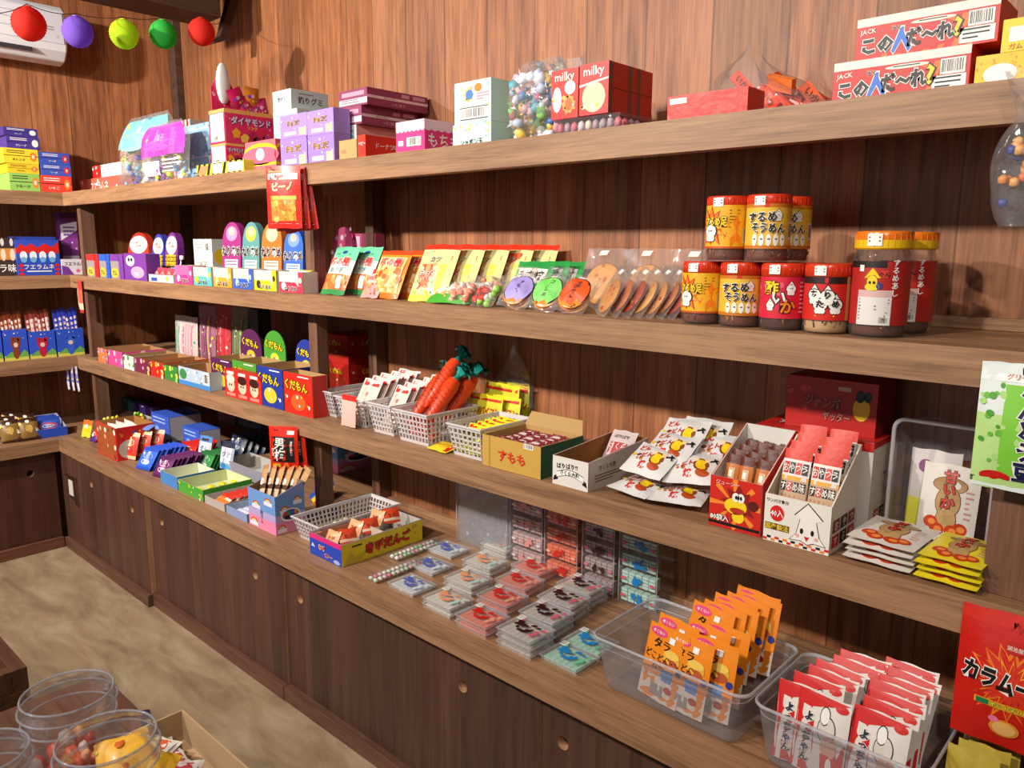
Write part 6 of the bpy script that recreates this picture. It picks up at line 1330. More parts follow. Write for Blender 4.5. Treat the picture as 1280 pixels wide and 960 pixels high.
def flatstack(pl, pr, pyf, n, col, lab, y, dz=.0):
    x0, x1 = bx(pl, y, Z+.02), bx(pr, y, Z+.02); w = x1-x0; m0 = None
    for i in range(n):
        loc = ((x0+x1)/2+.003*(i % 2), y+.004*(i % 2), Z+.009+.0125*i); lb = lab % ('bottom one' if i == 0 else 'top one' if i == n-1 else ORD[i]+' from the bottom')
        if m0 is None: m0 = packet('sweet_squid_pack', lb, 'snack pack', w, .13, .013, vband((.95, FO(col)), (0, FO(col))), d_ama, loc, (LEAN(87), 0, math.radians(-3)), lab.split(',')[0]+' stack', seed=n, wr=.0006)
        else: dup(m0, loc, (LEAN(87), 0, math.radians(-3+2*(i % 3)-2)), lb)
flatstack(1052, 1138, 712, 4, '#e0d6cc', 'white squid pack in the flat stack on the shelf edge, %s', .012)
flatstack(1141, 1222, 738, 4, '#ead628', 'yellow squid pack in the flat stack by the far post, %s', .008)
def d_edo(b, F):
    b.R(F, .0, .86, 1, 1, mat('#e6ecea'), 1, 5); b.T(F, 'グリーン豆', .5, .9, .05, mat('#d86a4a'), 4, .6); b.R(F, .3, .1, 1, .84, mat('#7fc83a'), 1, 6); b.T(F, 'えんどう豆', .62, .5, .17, mat('#1a1a4a'), 5, .6, out=WHITE, bold=.04, vert=True); b.E(F, .28, .1, .18, .05, RED, 3); b.conf(F, 16, [mat('#6ab83a'), mat('#a8d87a'), mat('#4a9a2a')], .025, .04, .2, .3, .85, 2); b.R(F, 0, .0, 1, .035, mat('#d8e0dc'), 3, 5); b.R(F, 0, .035, 1, .08, mat('#4a6a34'), 2, 5)
hang('pea_snack_packet', 'green and white pea snack packet hanging from the middle shelf at the picture edge', 'snack packet', 1285, 456, 619, .12, vband((.6, FO('#dfe8e4')), (0, FO('#b8dc8a'))), d_edo, n=1, t=.03)
def d_kara(b, F):
    b.ST(F, .52, .52, .3, mat('#e8781c'), 18, .62, 1, 3); b.ST(F, .52, .52, .26, mat('#d8301a'), 18, .6, 2, 4); b.ST(F, .52, .5, .2, mat('#f0a82a'), 16, .5, 3, 5); b.ST(F, .52, .5, .17, mat('#d8341c'), 16, .6, 4, 6)
    b.T(F, 'カラムーチョ', .55, .52, .16, INK, 6, .98, out=WHITE, bold=.05, rot=-.1); b.R(F, .2, .32, .76, .37, mat('#e8a020'), 6, 4); b.R(F, .22, .325, .34, .365, mat('#1f7a4a'), 7, 2); b.T(F, 'ホットチリ味', .54, .345, .042, mat('#f0e040'), 8, .4, out=mat('#1f5a2a'), bold=.02); b.P(F, [(.78, .34), (.9, .42), (.86, .3)], mat('#8a2a5a'), 6); b.E(F, .5, .17, .14, .07, mat('#e8902a'), 5); b.E(F, .5, .17, .11, .055, mat('#f0b86a'), 6); b.E(F, .4, .23, .05, .025, mat('#e87a9a'), 6)
    b.E(F, .52, .78, .1, .045, mat('#b81a14'), 4); b.T(F, '湖池屋', .52, .78, .035, mat('#f0d0c0'), 6); b.R(F, .84, .74, .98, .79, WHITE, 5, 2); b.E(F, .9, .83, .08, .04, mat('#e86a5a'), 4)
hang('chili_snack_packet', 'big red hot chili snack packet with black lettering hanging at the front corner', 'snack packet', 1274, 770, 945, .155, vband((.9, FO('#d02a1a')), (0, FO('#c81e12'))), d_kara, n=1, t=.042)
def clear_hang():
    p = onY(1300, 105, -.03); e = empty('hanging_bag', 'clear twisted bag hanging from the top shelf at the picture edge', 'bag', (p.x, p.y, p.z-.2))
    b = MB(); b.grid(lambda u, v: Vector((math.cos(2*PI*u)*.05*(max(.12, math.sin(PI*min(1, .12+v*1.2)))**.6 if v < .72 else .34+.9*(v-.72)*1.6)*(1+.12*math.sin(3*2*PI*u+5*v)), math.sin(2*PI*u)*.022*(1+.2*math.sin(2*2*PI*u+4*v))-.02, v*.22)), 26, 16, FILM); b.build('wrapper', e)
    b = MB(); rr = random.Random(3)
    for i in range(26): b.blob((rr.uniform(-.03, .034), rr.uniform(-.03, -.008), rr.uniform(.03, .12)), (.008, .005, .008), mat(rr.choice(('#e08a2a', '#d8702a', '#2a3a8a', '#e8a85a'))), 6)
    b.build('crackers', e)['kind'] = 'stuff'
    b = MB(); b.tube([(0, .0295, .2), (0, -.03, .2), (0, -.034, .206)], .0014, mat('#4a3a30', 'metal'), 6); b.build('hook', e)
clear_hang()
# ------------------------------------------------------------------ counter by the left wall
Z = CT
def foil_pk(name, label, cat, w, h, t, cols, deco, loc, rot, grp=None, seed=1, **k):
    return packet(name, label, cat, w, h, t, vband((.85, FO(cols[1])), (.15, FO(cols[0])), (0, FO(cols[1]))), deco, loc, rot, grp, seed=seed, **k)
d_choc = lambda b, F: (b.conf(F, 8, [mat('#e8c840'), mat('#d8a88a'), WHITE, mat('#5a3018')], .07), b.E(F, .5, .5, .2, .16, mat('#c8a04a'), 2))
for i, (dx, dy, dz) in enumerate(((0, 0, .0), (.01, .075, .0), (-.055, .0, .01), (-.06, .08, .012), (-.1, .03, .02))):
    q = onX(24, 550, .09); foil_pk('snack_packet', ['brown and gold snack packet in front at the edge of the picture', 'brown and gold snack packet beside the blue packet box', 'brown and gold snack packet in the second row from the edge', 'brown and gold snack packet behind, beside the blue box', 'brown and gold snack packet rearmost on that counter'][i], 'snack packet', .085, .11, .035, ('#8a6a3a', '#3a2014'), d_choc, (.1+dx, q.y+dy-.03, CT+.003+dz), (LEAN(22), math.radians(4*i-6), PI/2+.1*i-.2), 'brown and gold snack packets', i)
def bluebox():
    x = .11; y0, y1, h = fl(x, 42, 84, 527, CT); w = abs(y1-y0)
    t = empty('candy_box', 'blue open box of round candy packets at the counter corner', 'box', (x, (y0+y1)/2, CT+GAP), (0, 0, PI/2))
    b = MB(); tray_mesh(b, w, .14, h, mat('#2a50c8'), mat('#b8b4bc'), .003, h*.55, h*1.15); b.build('box', t)
    for i in range(3):
        foil_pk('candy_packet', ['blue candy packet with pink print at the front of the blue box', 'blue candy packet in the middle of the blue box', 'blue candy packet leaning at the back of the blue box'][i], 'candy packet', w*.8, .09, .02, ('#3a62cc', '#2a48a8'), lambda b, F: (b.E(F, .5, .5, .36, .2, mat('#d8506a'), 1), b.E(F, .5, .5, .26, .1, mat('#c8d0e8'), 2), b.T(F, 'ヨーグル', .5, .5, .14, BLU, 4)), (x-.022-.035*i, (y0+y1)/2, CT+.008), (LEAN(24), 0, PI/2), 'blue candy packets in the blue box', i)
bluebox()

# ------------------------------------------------------------------ counter, first bay
def atc(px, py): return onZ(px, py, CT)
def bxc(px, py): return atc(px, py)
# grey tray of yellow and green candy at the corner
q = atc(112, 556); 
def cornertray():
    x, y = .30, -.02
    tray_at('candy_tray', 'grey cardboard tray of yellow and green wrapped candies at the counter corner', 'tray', x, y, CT, .12, .24, .07, mat('#a8a29c'), mat('#b8b0a8', 'matte'))
    b = MB(); rr = random.Random(4)
    for i in range(46): b.blob((rr.uniform(-.05, .05), rr.uniform(.02, .22), .06+rr.uniform(-.02, .035)), (.012, .008, .009), mat(rr.choice(('#e8d83a', '#5ab03a', '#d8e05a', '#f0c82a', '#3a8a34')), 'foil'), 6, R=Euler((rr.uniform(0, 3), rr.uniform(0, 3), 0)).to_matrix())
    tag(b.build('wrapped_candy_heap', None, (x, y, CT)), 'heap of yellow and green wrapped candies in the grey corner tray', 'candy', None, 'stuff')
    t = packet('candy_pouch', 'triangular orange and yellow candy pouch hanging off the counter corner tray', 'candy pouch', .07, .085, .014, vband((.7, FO('#e8702a')), (.3, FO('#f0c82a')), (0, FO('#d8d83a'))), lambda b, F: (b.E(F, .5, .6, .2, .16, WHITE, 1), b.E(F, .5, .45, .3, .1, YEL, 1)), (.245, -.075, CT+.004), (LEAN(16), 0, .25), seed=4)
    packet('candy_pouch', 'small red and purple candy pouch before the red box at the corner', 'candy pouch', .06, .06, .02, vband((.5, FO('#d02a3a')), (0, FO('#5a2a7a'))), lambda b, F: b.E(F, .5, .6, .25, .2, WHITE, 1), (.36, -.085, CT+.003), (LEAN(30), 0, .1), seed=5)
cornertray()
def redbox():
    y = -.09; x0, x1 = atc(122, 560).x, atc(147, 575).x; q = atc(145, 576); y = max(q.y, -.14); x0, x1 = bx(122, y, CT+.06), bx(146, y, CT+.06); h = onY(134, 532, y).z-CT; w = x1-x0; d = .17
    t = empty('candy_box', 'tall red open candy box with a cut away side near the counter corner', 'box', ((x0+x1)/2, y, CT+GAP))
    b = MB(); tray_mesh(b, w, d, h, mat('#d8261a'), mat('#a8743c', 'matte')); F, R, T, L_ = faces(w, d, h); b.R(F, .06, .03, .94, .97, mat('#a8542a'), .5); b.conf(F, 14, [mat('#e8b08a'), mat('#c8382a'), WHITE, mat('#5a3a2a')], .07)
    b.E(R, .34, .32, .3, .29, mat('#c8c4c0'), 1, 20); b.conf(R, 10, [YEL, ORG, BLU], .05, .1, .3, .9, .9, 1); b.build('box', t)
    for i in range(3): foil_pk('candy_packet', 'red and white candy packet in the tall red box, '+ORD[i]+' from the front', 'candy packet', w*.8, h*.9, .02, ('#d8382a', '#e8dcd8'), lambda b, F: (b.E(F, .5, .7, .3, .1, WHITE, 1), b.E(F, .5, .7, .12, .06, RED, 2)), ((x0+x1)/2, y+.03+.035*i, CT+.01), (LEAN(6), math.radians(3*i-3), 0), 'red and white candy packets', i)
    return x1, y
rx1, ry = redbox()
def d_poi(b, F, R, T): b.T(F, 'Pure', .5, .55, .42, WHITE, 4, .8, bold=.03, rot=.08)
ypo = .33
for pl, pr, pt, c, cn in ((148, 166, 497, '#1f4a44', 'dark green'), (168, 190, 504, '#3a2468', 'dark purple')):
    x0, x1, h = fr(ypo, pl, pr, pt, CT); 
    card('gummy_card', cn+' arched card with white lettering standing behind the candy boxes', ypo, pl, pr, pt, CT, [(0, 0), (1, 0), (1, .86), (.8, .95), (.5, 1), (.2, .95), (0, .86)], mat(c), lambda b, F: b.T(F, 'Pure', .5, .74, .16, WHITE, 4, .84, bold=.03, rot=.08), .04, None, 'display card', 0)
def pkrow(name, labf, cols, deco, x, y, n, dx, dy, w, h, t, lean, rz, grp, roll=0, catg='candy packet'):
    m0 = None
    for i in range(n):
        loc = (x+dx*i, y+dy*i, CT+.003)
        if m0 is None: m0 = foil_pk(name, labf % ORD[i], catg, w, h, t, cols, deco, loc, (LEAN(lean), math.radians(roll), math.radians(rz)), grp, 3, nu=6, nv=7)
        else: dup(m0, loc, (LEAN(lean), math.radians(roll+rnd.uniform(-3, 3)), math.radians(rz)), labf % ORD[i])
dg = lambda c1, c2: (lambda b, F: (b.E(F, .5, .62, .34, .14, mat(c1), 1), b.E(F, .5, .35, .3, .12, mat(c2), 1.4), b.T(F, 'グミ', .5, .62, .16, WHITE, 4), b.conf(F, 5, [WHITE, mat(c2)], .05, .1, .1, .9, .9, 2)))
# orange red pouches beside the red box, then rows of coloured packets along X
q = atc(176, 585)
pkrow('candy_packet', 'red and cream fruit candy packet beside the tall red box, %s of three', ('#d8402a', '#e8c8a0'), dg('#e8d8a8', '#c82a2a'), bx(160, -.08, CT+.05)+.028, -.09, 3, .014, .05, .08, .12, .03, 18, 16, 'red and cream fruit candy packets')
tops = packet('candy_packet', 'small pale blue packet resting on the red and cream packets', 'candy packet', .06, .05, .012, FO('#6a8ad8'), None, (bx(160, -.08, CT+.05)+.03, -.02, CT+.125), (LEAN(70), 0, .3), seed=8, nu=4, nv=5)
a = atc(175, 590); b2 = atc(206, 604); c2_ = atc(222, 606)
XB = bx(176, -.12, CT+.05); XP = bx(197, -.12, CT+.05)
pkrow('gummy_packet', 'bright blue gummy packet, %s from the counter lip', ('#3a6ad8', '#2a50c0'), dg('#8ab0e8', '#c8d8f0'), XB, -.118, 7, .0, .019, .1, .1, .0085, 34, 10, 'bright blue gummy packets in a row')
pkrow('gummy_packet', 'purple gummy packet, %s from the counter lip', ('#6a2a68', '#5a2058'), dg('#c89ac0', '#d8c0d8'), XP, -.118, 7, .0, .019, .095, .092, .0085, 34, 10, 'purple gummy packets in a row')
pkrow('gummy_packet', 'red gummy packet, %s of the row behind the blue ones', ('#d8281c', '#b81a14'), dg('#e8a890', '#f0d0c0'), XB+.03, .035, 6, .0, .018, .11, .1, .0085, 34, 10, 'red gummy packets in a row')
pkrow('gummy_packet', 'green gummy packet, %s of the row behind the purple ones', ('#2a8a3c', '#1f6a30'), dg('#9ad0a0', '#c8e0c8'), XP+.04, .035, 6, .0, .018, .1, .09, .0085, 34, 10, 'green gummy packets in a row')
# blue cartons behind
def d_bluec(b, F, R, T): b.lines(F, .1, .6, .8, .9, 2, mat('#a8c0f0')); b.E(F, .3, .4, .12, .12, mat('#8aa8e8'), 1); b.R(R, 0.02, .02, .98, .98, mat('#b8b8c4'), 1)
yB = .17
x0, x1, h = fr(yB, 190, 212, 519, CT); carton_at('candy_carton', 'bright blue carton with grey end behind the red candy packets', 'carton', (x0+x1)/2, yB, CT, x1-x0, .16, h, mat('#3a5fd0'), d_bluec)
x0, x1, h = fr(yB+.0, 229, 250, 536, CT); carton_at('candy_carton', 'lower bright blue carton behind the green gummy packets', 'carton', (x0+x1)/2, yB, CT, x1-x0, .1, h, mat('#3c62d4'), d_bluec)
def d_dk(c): 
    def f(b, F, R, T): b.lines(F, .1, .2, .9, .8, 3, mat('#b0a8b8')); b.R(R, .02, .1, .98, .9, mat(c), 1); b.lines(R, .2, .3, .8, .7, 2, mat('#c8c8d0'))
    return f
DK = [(239, 251, 512, .56, '#8a6478', '#6a4a5c'), (283, 297, 516, .56, '#a08498', '#7a6078'), (305, 330, 524, .58, '#62789a', '#5a86b0')]
for i, (pl, pr, pt, y, c1, c2) in enumerate(DK):
    x0, x1 = bx(pl, y, CT+.1), bx(pr, y, CT+.1); zt_ = onY((pl+pr)/2, pt, y).z-CT; n = 2
    for k in range(n): carton_at('candy_carton', ['lower', 'upper'][k]+' dull '+['plum', 'mauve', 'slate blue'][i]+' carton stacked at the recess wall', 'carton', (x0+x1)/2-.07, y, CT+k*(zt_/n+.001), max(.1, x1-x0+.06), .15, zt_/n, mat(c1), d_dk(c2), group='dull cartons stacked at the recess wall')
q = atc(300, 575)
for i in range(2): foil_pk('gummy_packet', ['white and blue printed gummy card packet standing before the dark packets', 'white and blue gummy packet standing by the navy packets'][i], 'gummy packet', .085, .13, .016, ('#c8d0e0', '#5a8ad0') if i == 0 else ('#a8b4cc', '#2a3048'), lambda b, F: (b.R(F, .1, .3, .9, .8, mat('#e4e6ee'), 1, 4), b.E(F, .4, .2, .2, .1, mat('#3a8ad0'), 2), b.E(F, .7, .15, .2, .1, mat('#5ab0e0'), 2), b.E(F, .5, .88, .3, .05, mat('#2a2a3a'), 2), b.T(F, 'グミ', .5, .58, .2, mat('#3a4a7a'), 4)), (bx(256+28*i, .1+.02*i, CT+.06), .085+.02*i, CT+.003), (LEAN(14), 0, math.radians(10)), None, i)
pkrow('gummy_packet', 'dark navy gummy packet behind the white and blue one, %s of the row', ('#1f2438', '#2a3454'), dg('#5a6a9a', '#8a98b8'), bx(292, .27, CT+.05), .265, 4, .012, .03, .1, .1, .016, 34, 16, 'dark navy gummy packets in a row')
# shallow trays at the lip
def lowtray(pxl, pyl, pxr, pyr, d, h, c, inner, label, deco=None, y=None):
    a, b_ = atc(pxl, pyl), atc(pxr, pyr); y = -.135 if y is None else y
    x0, x1 = bx(pxl, y, CT+.01), bx(pxr, y, CT+.01)
    tray_at('candy_tray', label, 'tray', (x0+x1)/2, y, CT, x1-x0-.003, d, h, mat(c), mat(inner, 'matte'), deco, t=.002); return x0, x1, y
x0, x1, y = lowtray(201, 603, 222, 615, .155, .05, '#4a8ad0', '#d8dcc0', 'empty pale green tray with blue edge along the counter lip')
x0, x1, y = lowtray(223, 615, 254, 633, .2, .045, '#4aa83a', '#d0d8a8', 'green tray with small yellow candies along the counter lip', lambda b, F, R, T: b.conf(F, 8, [YEL, WHITE], .12))
for i in range(10): packet('lemon_candy', 'small yellow candy packet in the green tray, '+ORD[i]+' in order from the lip', 'candy packet', .03, .026, .008, FO('#e0d83a'), None, ((x0+x1)/2-.03+.03*(i % 3), y+.03+.05*(i//3), CT+.008), (LEAN(76), 0, rnd.uniform(-.6, .6)), 'small yellow candies in the green tray', seed=i, nu=3, nv=4)
x0, x1, y = lowtray(256, 634, 281, 650, .2, .03, '#b8b0a8', '#c8c0b8', 'clear grey tray of orange and white candy packets along the counter lip')
for i in range(6): packet('candy_packet', 'orange and white candy packet in the grey tray, '+ORD[i]+' from the lip', 'candy packet', .085, .05, .012, vband((.7, FO('#d8382a')), (.35, FO('#e8dcd0')), (0, FO('#e8782a'))), lambda b, F: b.R(F, .1, .4, .6, .6, mat('#e8702a'), 1, 3), ((x0+x1)/2+.004*(i % 2), y+.02+.027*i, CT+.012), (LEAN(62), 0, 0), 'orange and white candy packets', seed=i, nu=4, nv=5)
x0, x1, y = lowtray(283, 651, 309, 668, .16, .03, '#8a9cc8', '#b8c4dc', 'pale blue tray of silver sticks beside the rainbow box')
for i in range(5): packet('candy_stick', 'silver and white candy stick in the pale blue tray, '+ORD[i]+' from the lip', 'candy stick', .08, .02, .01, FO('#d0d8e8'), None, ((x0+x1)/2, y+.02+.026*i, CT+.014), (LEAN(78), 0, .1), 'silver candy sticks in the blue tray', seed=i, nu=4, nv=3)
# rainbow box with wafer packets on top
def d_rain(b, F, R, T):
    for S_ in (F, R):
        b.R(S_, 0, .45, 1, 1, mat('#6f9ad8'), 1); b.R(S_, 0, .32, 1, .5, mat('#b8a8d8'), 1.3); b.R(S_, 0, 0, 1, .33, mat('#e88ab0'), 1)
        for (u, v) in ((.2, .14), (.75, .8), (.3, .62)): 
            for k, c in enumerate((RED, YEL, BLU)): b.E(S_, u, v, .13-.03*k, .1-.025*k, c if k < 2 else mat('#b8d0f0'), 2+k*.3, 14)
            b.R(S_, u-.15, v-.1, u+.15, v-.0, mat('#f0e8f0'), 3.2)
    b.E(R, .5, .46, .34, .17, WHITE, 3, 20); b.E(R, .5, .47, .28, .13, mat('#2a4a9a'), 3.5, 20)
    for i, c in enumerate((RED, GRN, BLU, ORG)): b.R(R, .26+.12*i, .45, .37+.12*i, .56, c, 4)
    b.E(R, .38, .42, .1, .05, INK, 4.5); b.E(R, .62, .42, .1, .05, INK, 4.5); b.T(F, '綿ガム', .5, .35, .12, mat('#3a3a7a'), 4, vert=True)
def rainbow():
    y = -.132; x0, x1 = bx(311, y, CT+.05), bx(345, y, CT+.05); h = onY(328, 616, y).z-CT; w = x1-x0-.002; d = .11
    t = empty('rainbow_box', 'pink and blue open box with rainbows and a cloud badge on the counter', 'box', ((x0+x1)/2, y, CT+GAP))
    b = MB(); tray_mesh(b, w, d, h, mat('#88a0d8'), mat('#8a6a4a', 'matte'), .003, h, h*1.25); F, R, T, L_ = faces(w, d, h); d_rain(b, F, R, T); b.build('box', t)
    for i in range(6):
        o = packet('wafer_packet', ['brown and white wafer packet sticking out in front', 'brown and white wafer packet leaning outwards', 'brown and white wafer packet in the middle', 'brown and white wafer packet at the rear', 'brown and white wafer packet lying across', 'brown and white wafer packet deep inside'][i]+' of the rainbow box', 'snack packet', .04, .12, .011, vband((.85, FO('#b8865a')), (.5, FO('#c89a6a')), (.3, FO('#5a3a2a')), (0, FO('#d8c0a0'))), lambda b, F: b.E(F, .5, .5, .3, .1, WHITE, 1), ((x0+x1)/2-.04+.016*i, y+.02+.0145*i, CT+h*.72), (LEAN(24), math.radians(-20+7*i), 0), 'brown and white wafer packets', seed=i, nu=4, nv=7)
    for i in range(3):
        b = MB(); b.box(-.03, .03, 0, .0015, 0, .02, RED); b.box(-.03, .03, 0, .0015, .02, .036, YEL); b.box(-.03, .03, 0, .0015, .036, .052, BLU)
        o = b.build('rainbow_card', None, ((x0+x1)/2-.085-.03*i, y+.285+.035*i, CT+.004), (LEAN(10), math.radians(-40+16*i), .4)); tag(o, ['rainbow striped card beside the wafer packets', 'rainbow striped card standing in the white tray behind the rainbow box', 'rainbow striped card furthest back in the white tray'][i], 'card', 'rainbow striped cards')
rainbow()
x0, x1 = bx(258, .07, CT+.03), bx(316, .07, CT+.03)
tray_at('candy_tray', 'grey white open tray behind the rainbow box', 'tray', (x0+x1)/2+.03, .115, CT, x1-x0-.05, .13, .055, mat('#9a98a4'), mat('#b8b4ac', 'matte'))
y = .42
for k in range(2):
    x0, x1 = bx(405, y, CT+.2), bx(440, y, CT+.2); zz = (onY(422, 520, y).z-CT)/2
    carton_at('rainbow_carton', ['lower', 'upper'][k]+' pink and blue rainbow carton stacked in the recess behind the basket', 'carton', x0+.03, y, CT+k*(zz+.001), .12, by(478, x0+.09, CT+.2)-y, zz, mat('#88a0d8'), d_rain, group='rainbow cartons in the recess')
# ------------------------------------------------------------------ counter, second bay
def backbasket():
    y = -.11; x0, x1 = bx(362, y, CT+.04), bx(402, y, CT+.04)
    basket('plastic_basket', 'white lattice basket on the counter between the rainbow box and the blue and yellow box', (x0+x1)/2-.006, y+.165, CT, x1-x0-.028, .32, .075, 0, .86)
    b = MB(); rr = random.Random(6); w = (x1-x0)*.5
    for i in range(70): b.blob((rr.uniform(-.5, .5)*w*.8, rr.uniform(.01, .23), rr.uniform(.008, .035)), (.012, .008, .007), mat(rr.choice(('#c8c48a', '#d8d0a8', '#b8a880', '#e0dcc0'))), 6, R=Euler((0, 0, rr.uniform(0, 3))).to_matrix())
    tag(b.build('candy_heap', None, ((x0+x1)/2-.006, y+.04, CT)), 'heap of pale wrapped sweets in the basket on the counter', 'candy', None, 'stuff')
backbasket()
def kibi():
    y = -.135; x0, x1 = bx(387, y, CT+.035), bx(427, y, CT+.035); h = onY(407, 674, y).z-CT; w = x1-x0-.002; d = by(528, x1, CT+.05)-y
    t = empty('dumpling_candy_box', 'open box with a blue front, pink rim and long yellow lettered side', 'box', ((x0+x1)/2, y, CT+GAP))
    b = MB(); tray_mesh(b, w, d, h, mat('#2848b8'), mat('#b8b0a8', 'matte')); F, R, T, L_ = faces(w, d, h)
    b.R(F, 0, .78, 1, 1, mat('#e82a7a'), 1); b.T(F, 'きび', .4, .5, .26, RED, 4, out=WHITE, bold=.03); b.T(F, 'ぜりー', .6, .22, .2, RED, 4, out=WHITE, bold=.03); b.P(F, [(.05, .4), (.18, .4), (.1, .6)], mat('#c8d0f0'), 1); b.E(F, .85, .12, .1, .1, mat('#a8b8e8'), 1)
    b.R(R, 0, 0, 1, 1, mat('#e8d02a'), .6); b.T(R, 'きびだんご', .56, .48, .52, RED, 4, .62, bold=.04, out=mat('#6a1a10')); b.P(R, [(.02, 0), (.22, .05), (.3, .4), (.16, .3), (.1, .6)], mat('#c8b83a'), 1); b.lines(R, .12, .66, .24, .84, 1, INK, 2); b.conf(R, 4, [mat('#c8aa2a')], .1, .8, .2, .98, .9, 1)
    b.build('box', t)
    b = MB(); b.box(-w/2+.003, w/2-.003, d*.5, d*.5+.002, .002, h*1.02, mat('#c8b4a8')); b.box(-w/2+.004, -w/2+.012, .004, d*.5, .002, h*.9, mat('#d88a6a')); b.build('inner_divider', t)
    for i in range(6):
        packet('dumpling_candy', ['striped orange candy piece', 'striped orange candy piece standing'][i % 2]+' in the blue and yellow box, '+ORD[i]+' from its front', 'candy', .055, .05, .012, vband((.75, FO('#d8482a')), (.6, FO('#f0c8a0')), (.4, FO('#d8502a')), (.2, FO('#f0d0b0')), (0, FO('#d84a2a'))) if i % 2 else vband((0, FO('#e8a878'))), lambda b, F: b.T(F, 'きび', .5, .5, .3, mat('#a83a1a'), 4), ((x0+x1)/2+(.022 if i % 2 else -.02), y+.03+(d-.06)*i/6, CT+.03+.006*i), (LEAN(30), 0, math.radians(70 if i % 2 else 10)), 'candy pieces in the blue and yellow box', seed=i, nu=5, nv=6)
kibi()
def longpack(px_, py_, L_, lab, cols, seed):
    q = atc(px_, py_); e = empty('candy_pack', lab, 'candy pack', (q.x, q.y, CT+GAP)); w = .05
    p = Pillow(w, L_, .022, FILM, seed=seed, wr=.003); p.build('wrapper', e, (0, 0, .012), (LEAN(89), 0, 0))
    b = MB(); rr = random.Random(seed)
    for i in range(int(L_/.017)):
        for k in range(2): b.blob((-.011+.022*k, .014+i*.016, .010), (.009, .008, .006), mat(rr.choice(cols)), 6)
    b.build('candies', e)['kind'] = 'stuff'
longpack(462, 730, .2, 'long clear candy pack lying beside the yellow sided box', ['#d8b8c0', '#c8d8c0', '#d86a8a', '#e8e0d8'], 3)
longpack(489, 702, .2, 'long clear pack of green and white candies next to the other long pack', ['#9ac89a', '#d8e0d0', '#e8e8e0', '#d8a0b0'], 5)
# clear candy trays in rows
TL = 'clear trays of candy laid out in rows on the counter'
p_white = candy_tray('candy_tray', 'x', mat('#efece0', 'candy'), mat('#f0a070'), mat('#b8dcd4'), lays=2, grp='clear candy trays with white sweets')
p_blue = candy_tray('candy_tray', 'x', mat('#e8ecf0', 'candy'), mat('#5a6ac0'), mat('#d8e4ec'), sticker=False, grp='clear candy trays with blue print')
p_red = candy_tray('candy_tray', 'x', mat('#fa7a50', 'candy'), mat('#d8241a'), mat('#f0a080'), lays=2, grp='clear candy trays with orange red sweets')
p_black = candy_tray('candy_tray', 'x', mat('#d8cec4', 'candy'), mat('#3a1418'), mat('#e0607a'), lays=3, grp='clear candy trays with black and pink print')
p_teal = candy_tray('candy_tray', 'x', mat('#b4ecd0', 'candy'), mat('#1f8ad0'), mat('#6ad098'), grp='clear candy trays with blue and green print')
used = set()
def put(proto, px_, py_, zz, label, rz=0):
    q = onZ(px_, py_, CT+zz); loc = (q.x, q.y, CT+GAP)
    if proto.name not in used: used.add(proto.name); proto.location = loc; proto.rotation_euler = (0, 0, math.radians(rz)); proto['label'] = label; return proto
    return dup(proto, loc, (0, 0, math.radians(rz)), label)
def row(proto, pts, zz, what, lays=None):
    for i, (px_, py_) in enumerate(pts): put(proto, px_, py_, zz, what+', '+ORD[i]+' from the counter lip', 1.5*((i % 3)-1))
row(p_blue, [(515, 728), (538, 704), (560, 684)], .017, 'clear candy tray with blue print and white sweets')
row(p_white, [(560, 746), (585, 721), (607, 699), (628, 679)], .034, 'clear candy tray with an orange label and white sweets')
row(p_red, [(603, 768), (628, 743), (650, 723), (668, 706)], .034, 'clear candy tray of orange red sweets')
row(p_black, [(657, 785), (683, 764), (705, 745), (728, 729)], .05, 'clear candy tray with black and pink print')
row(p_teal, [(712, 818), (738, 800)], .017, 'clear candy tray with blue and green sweets')
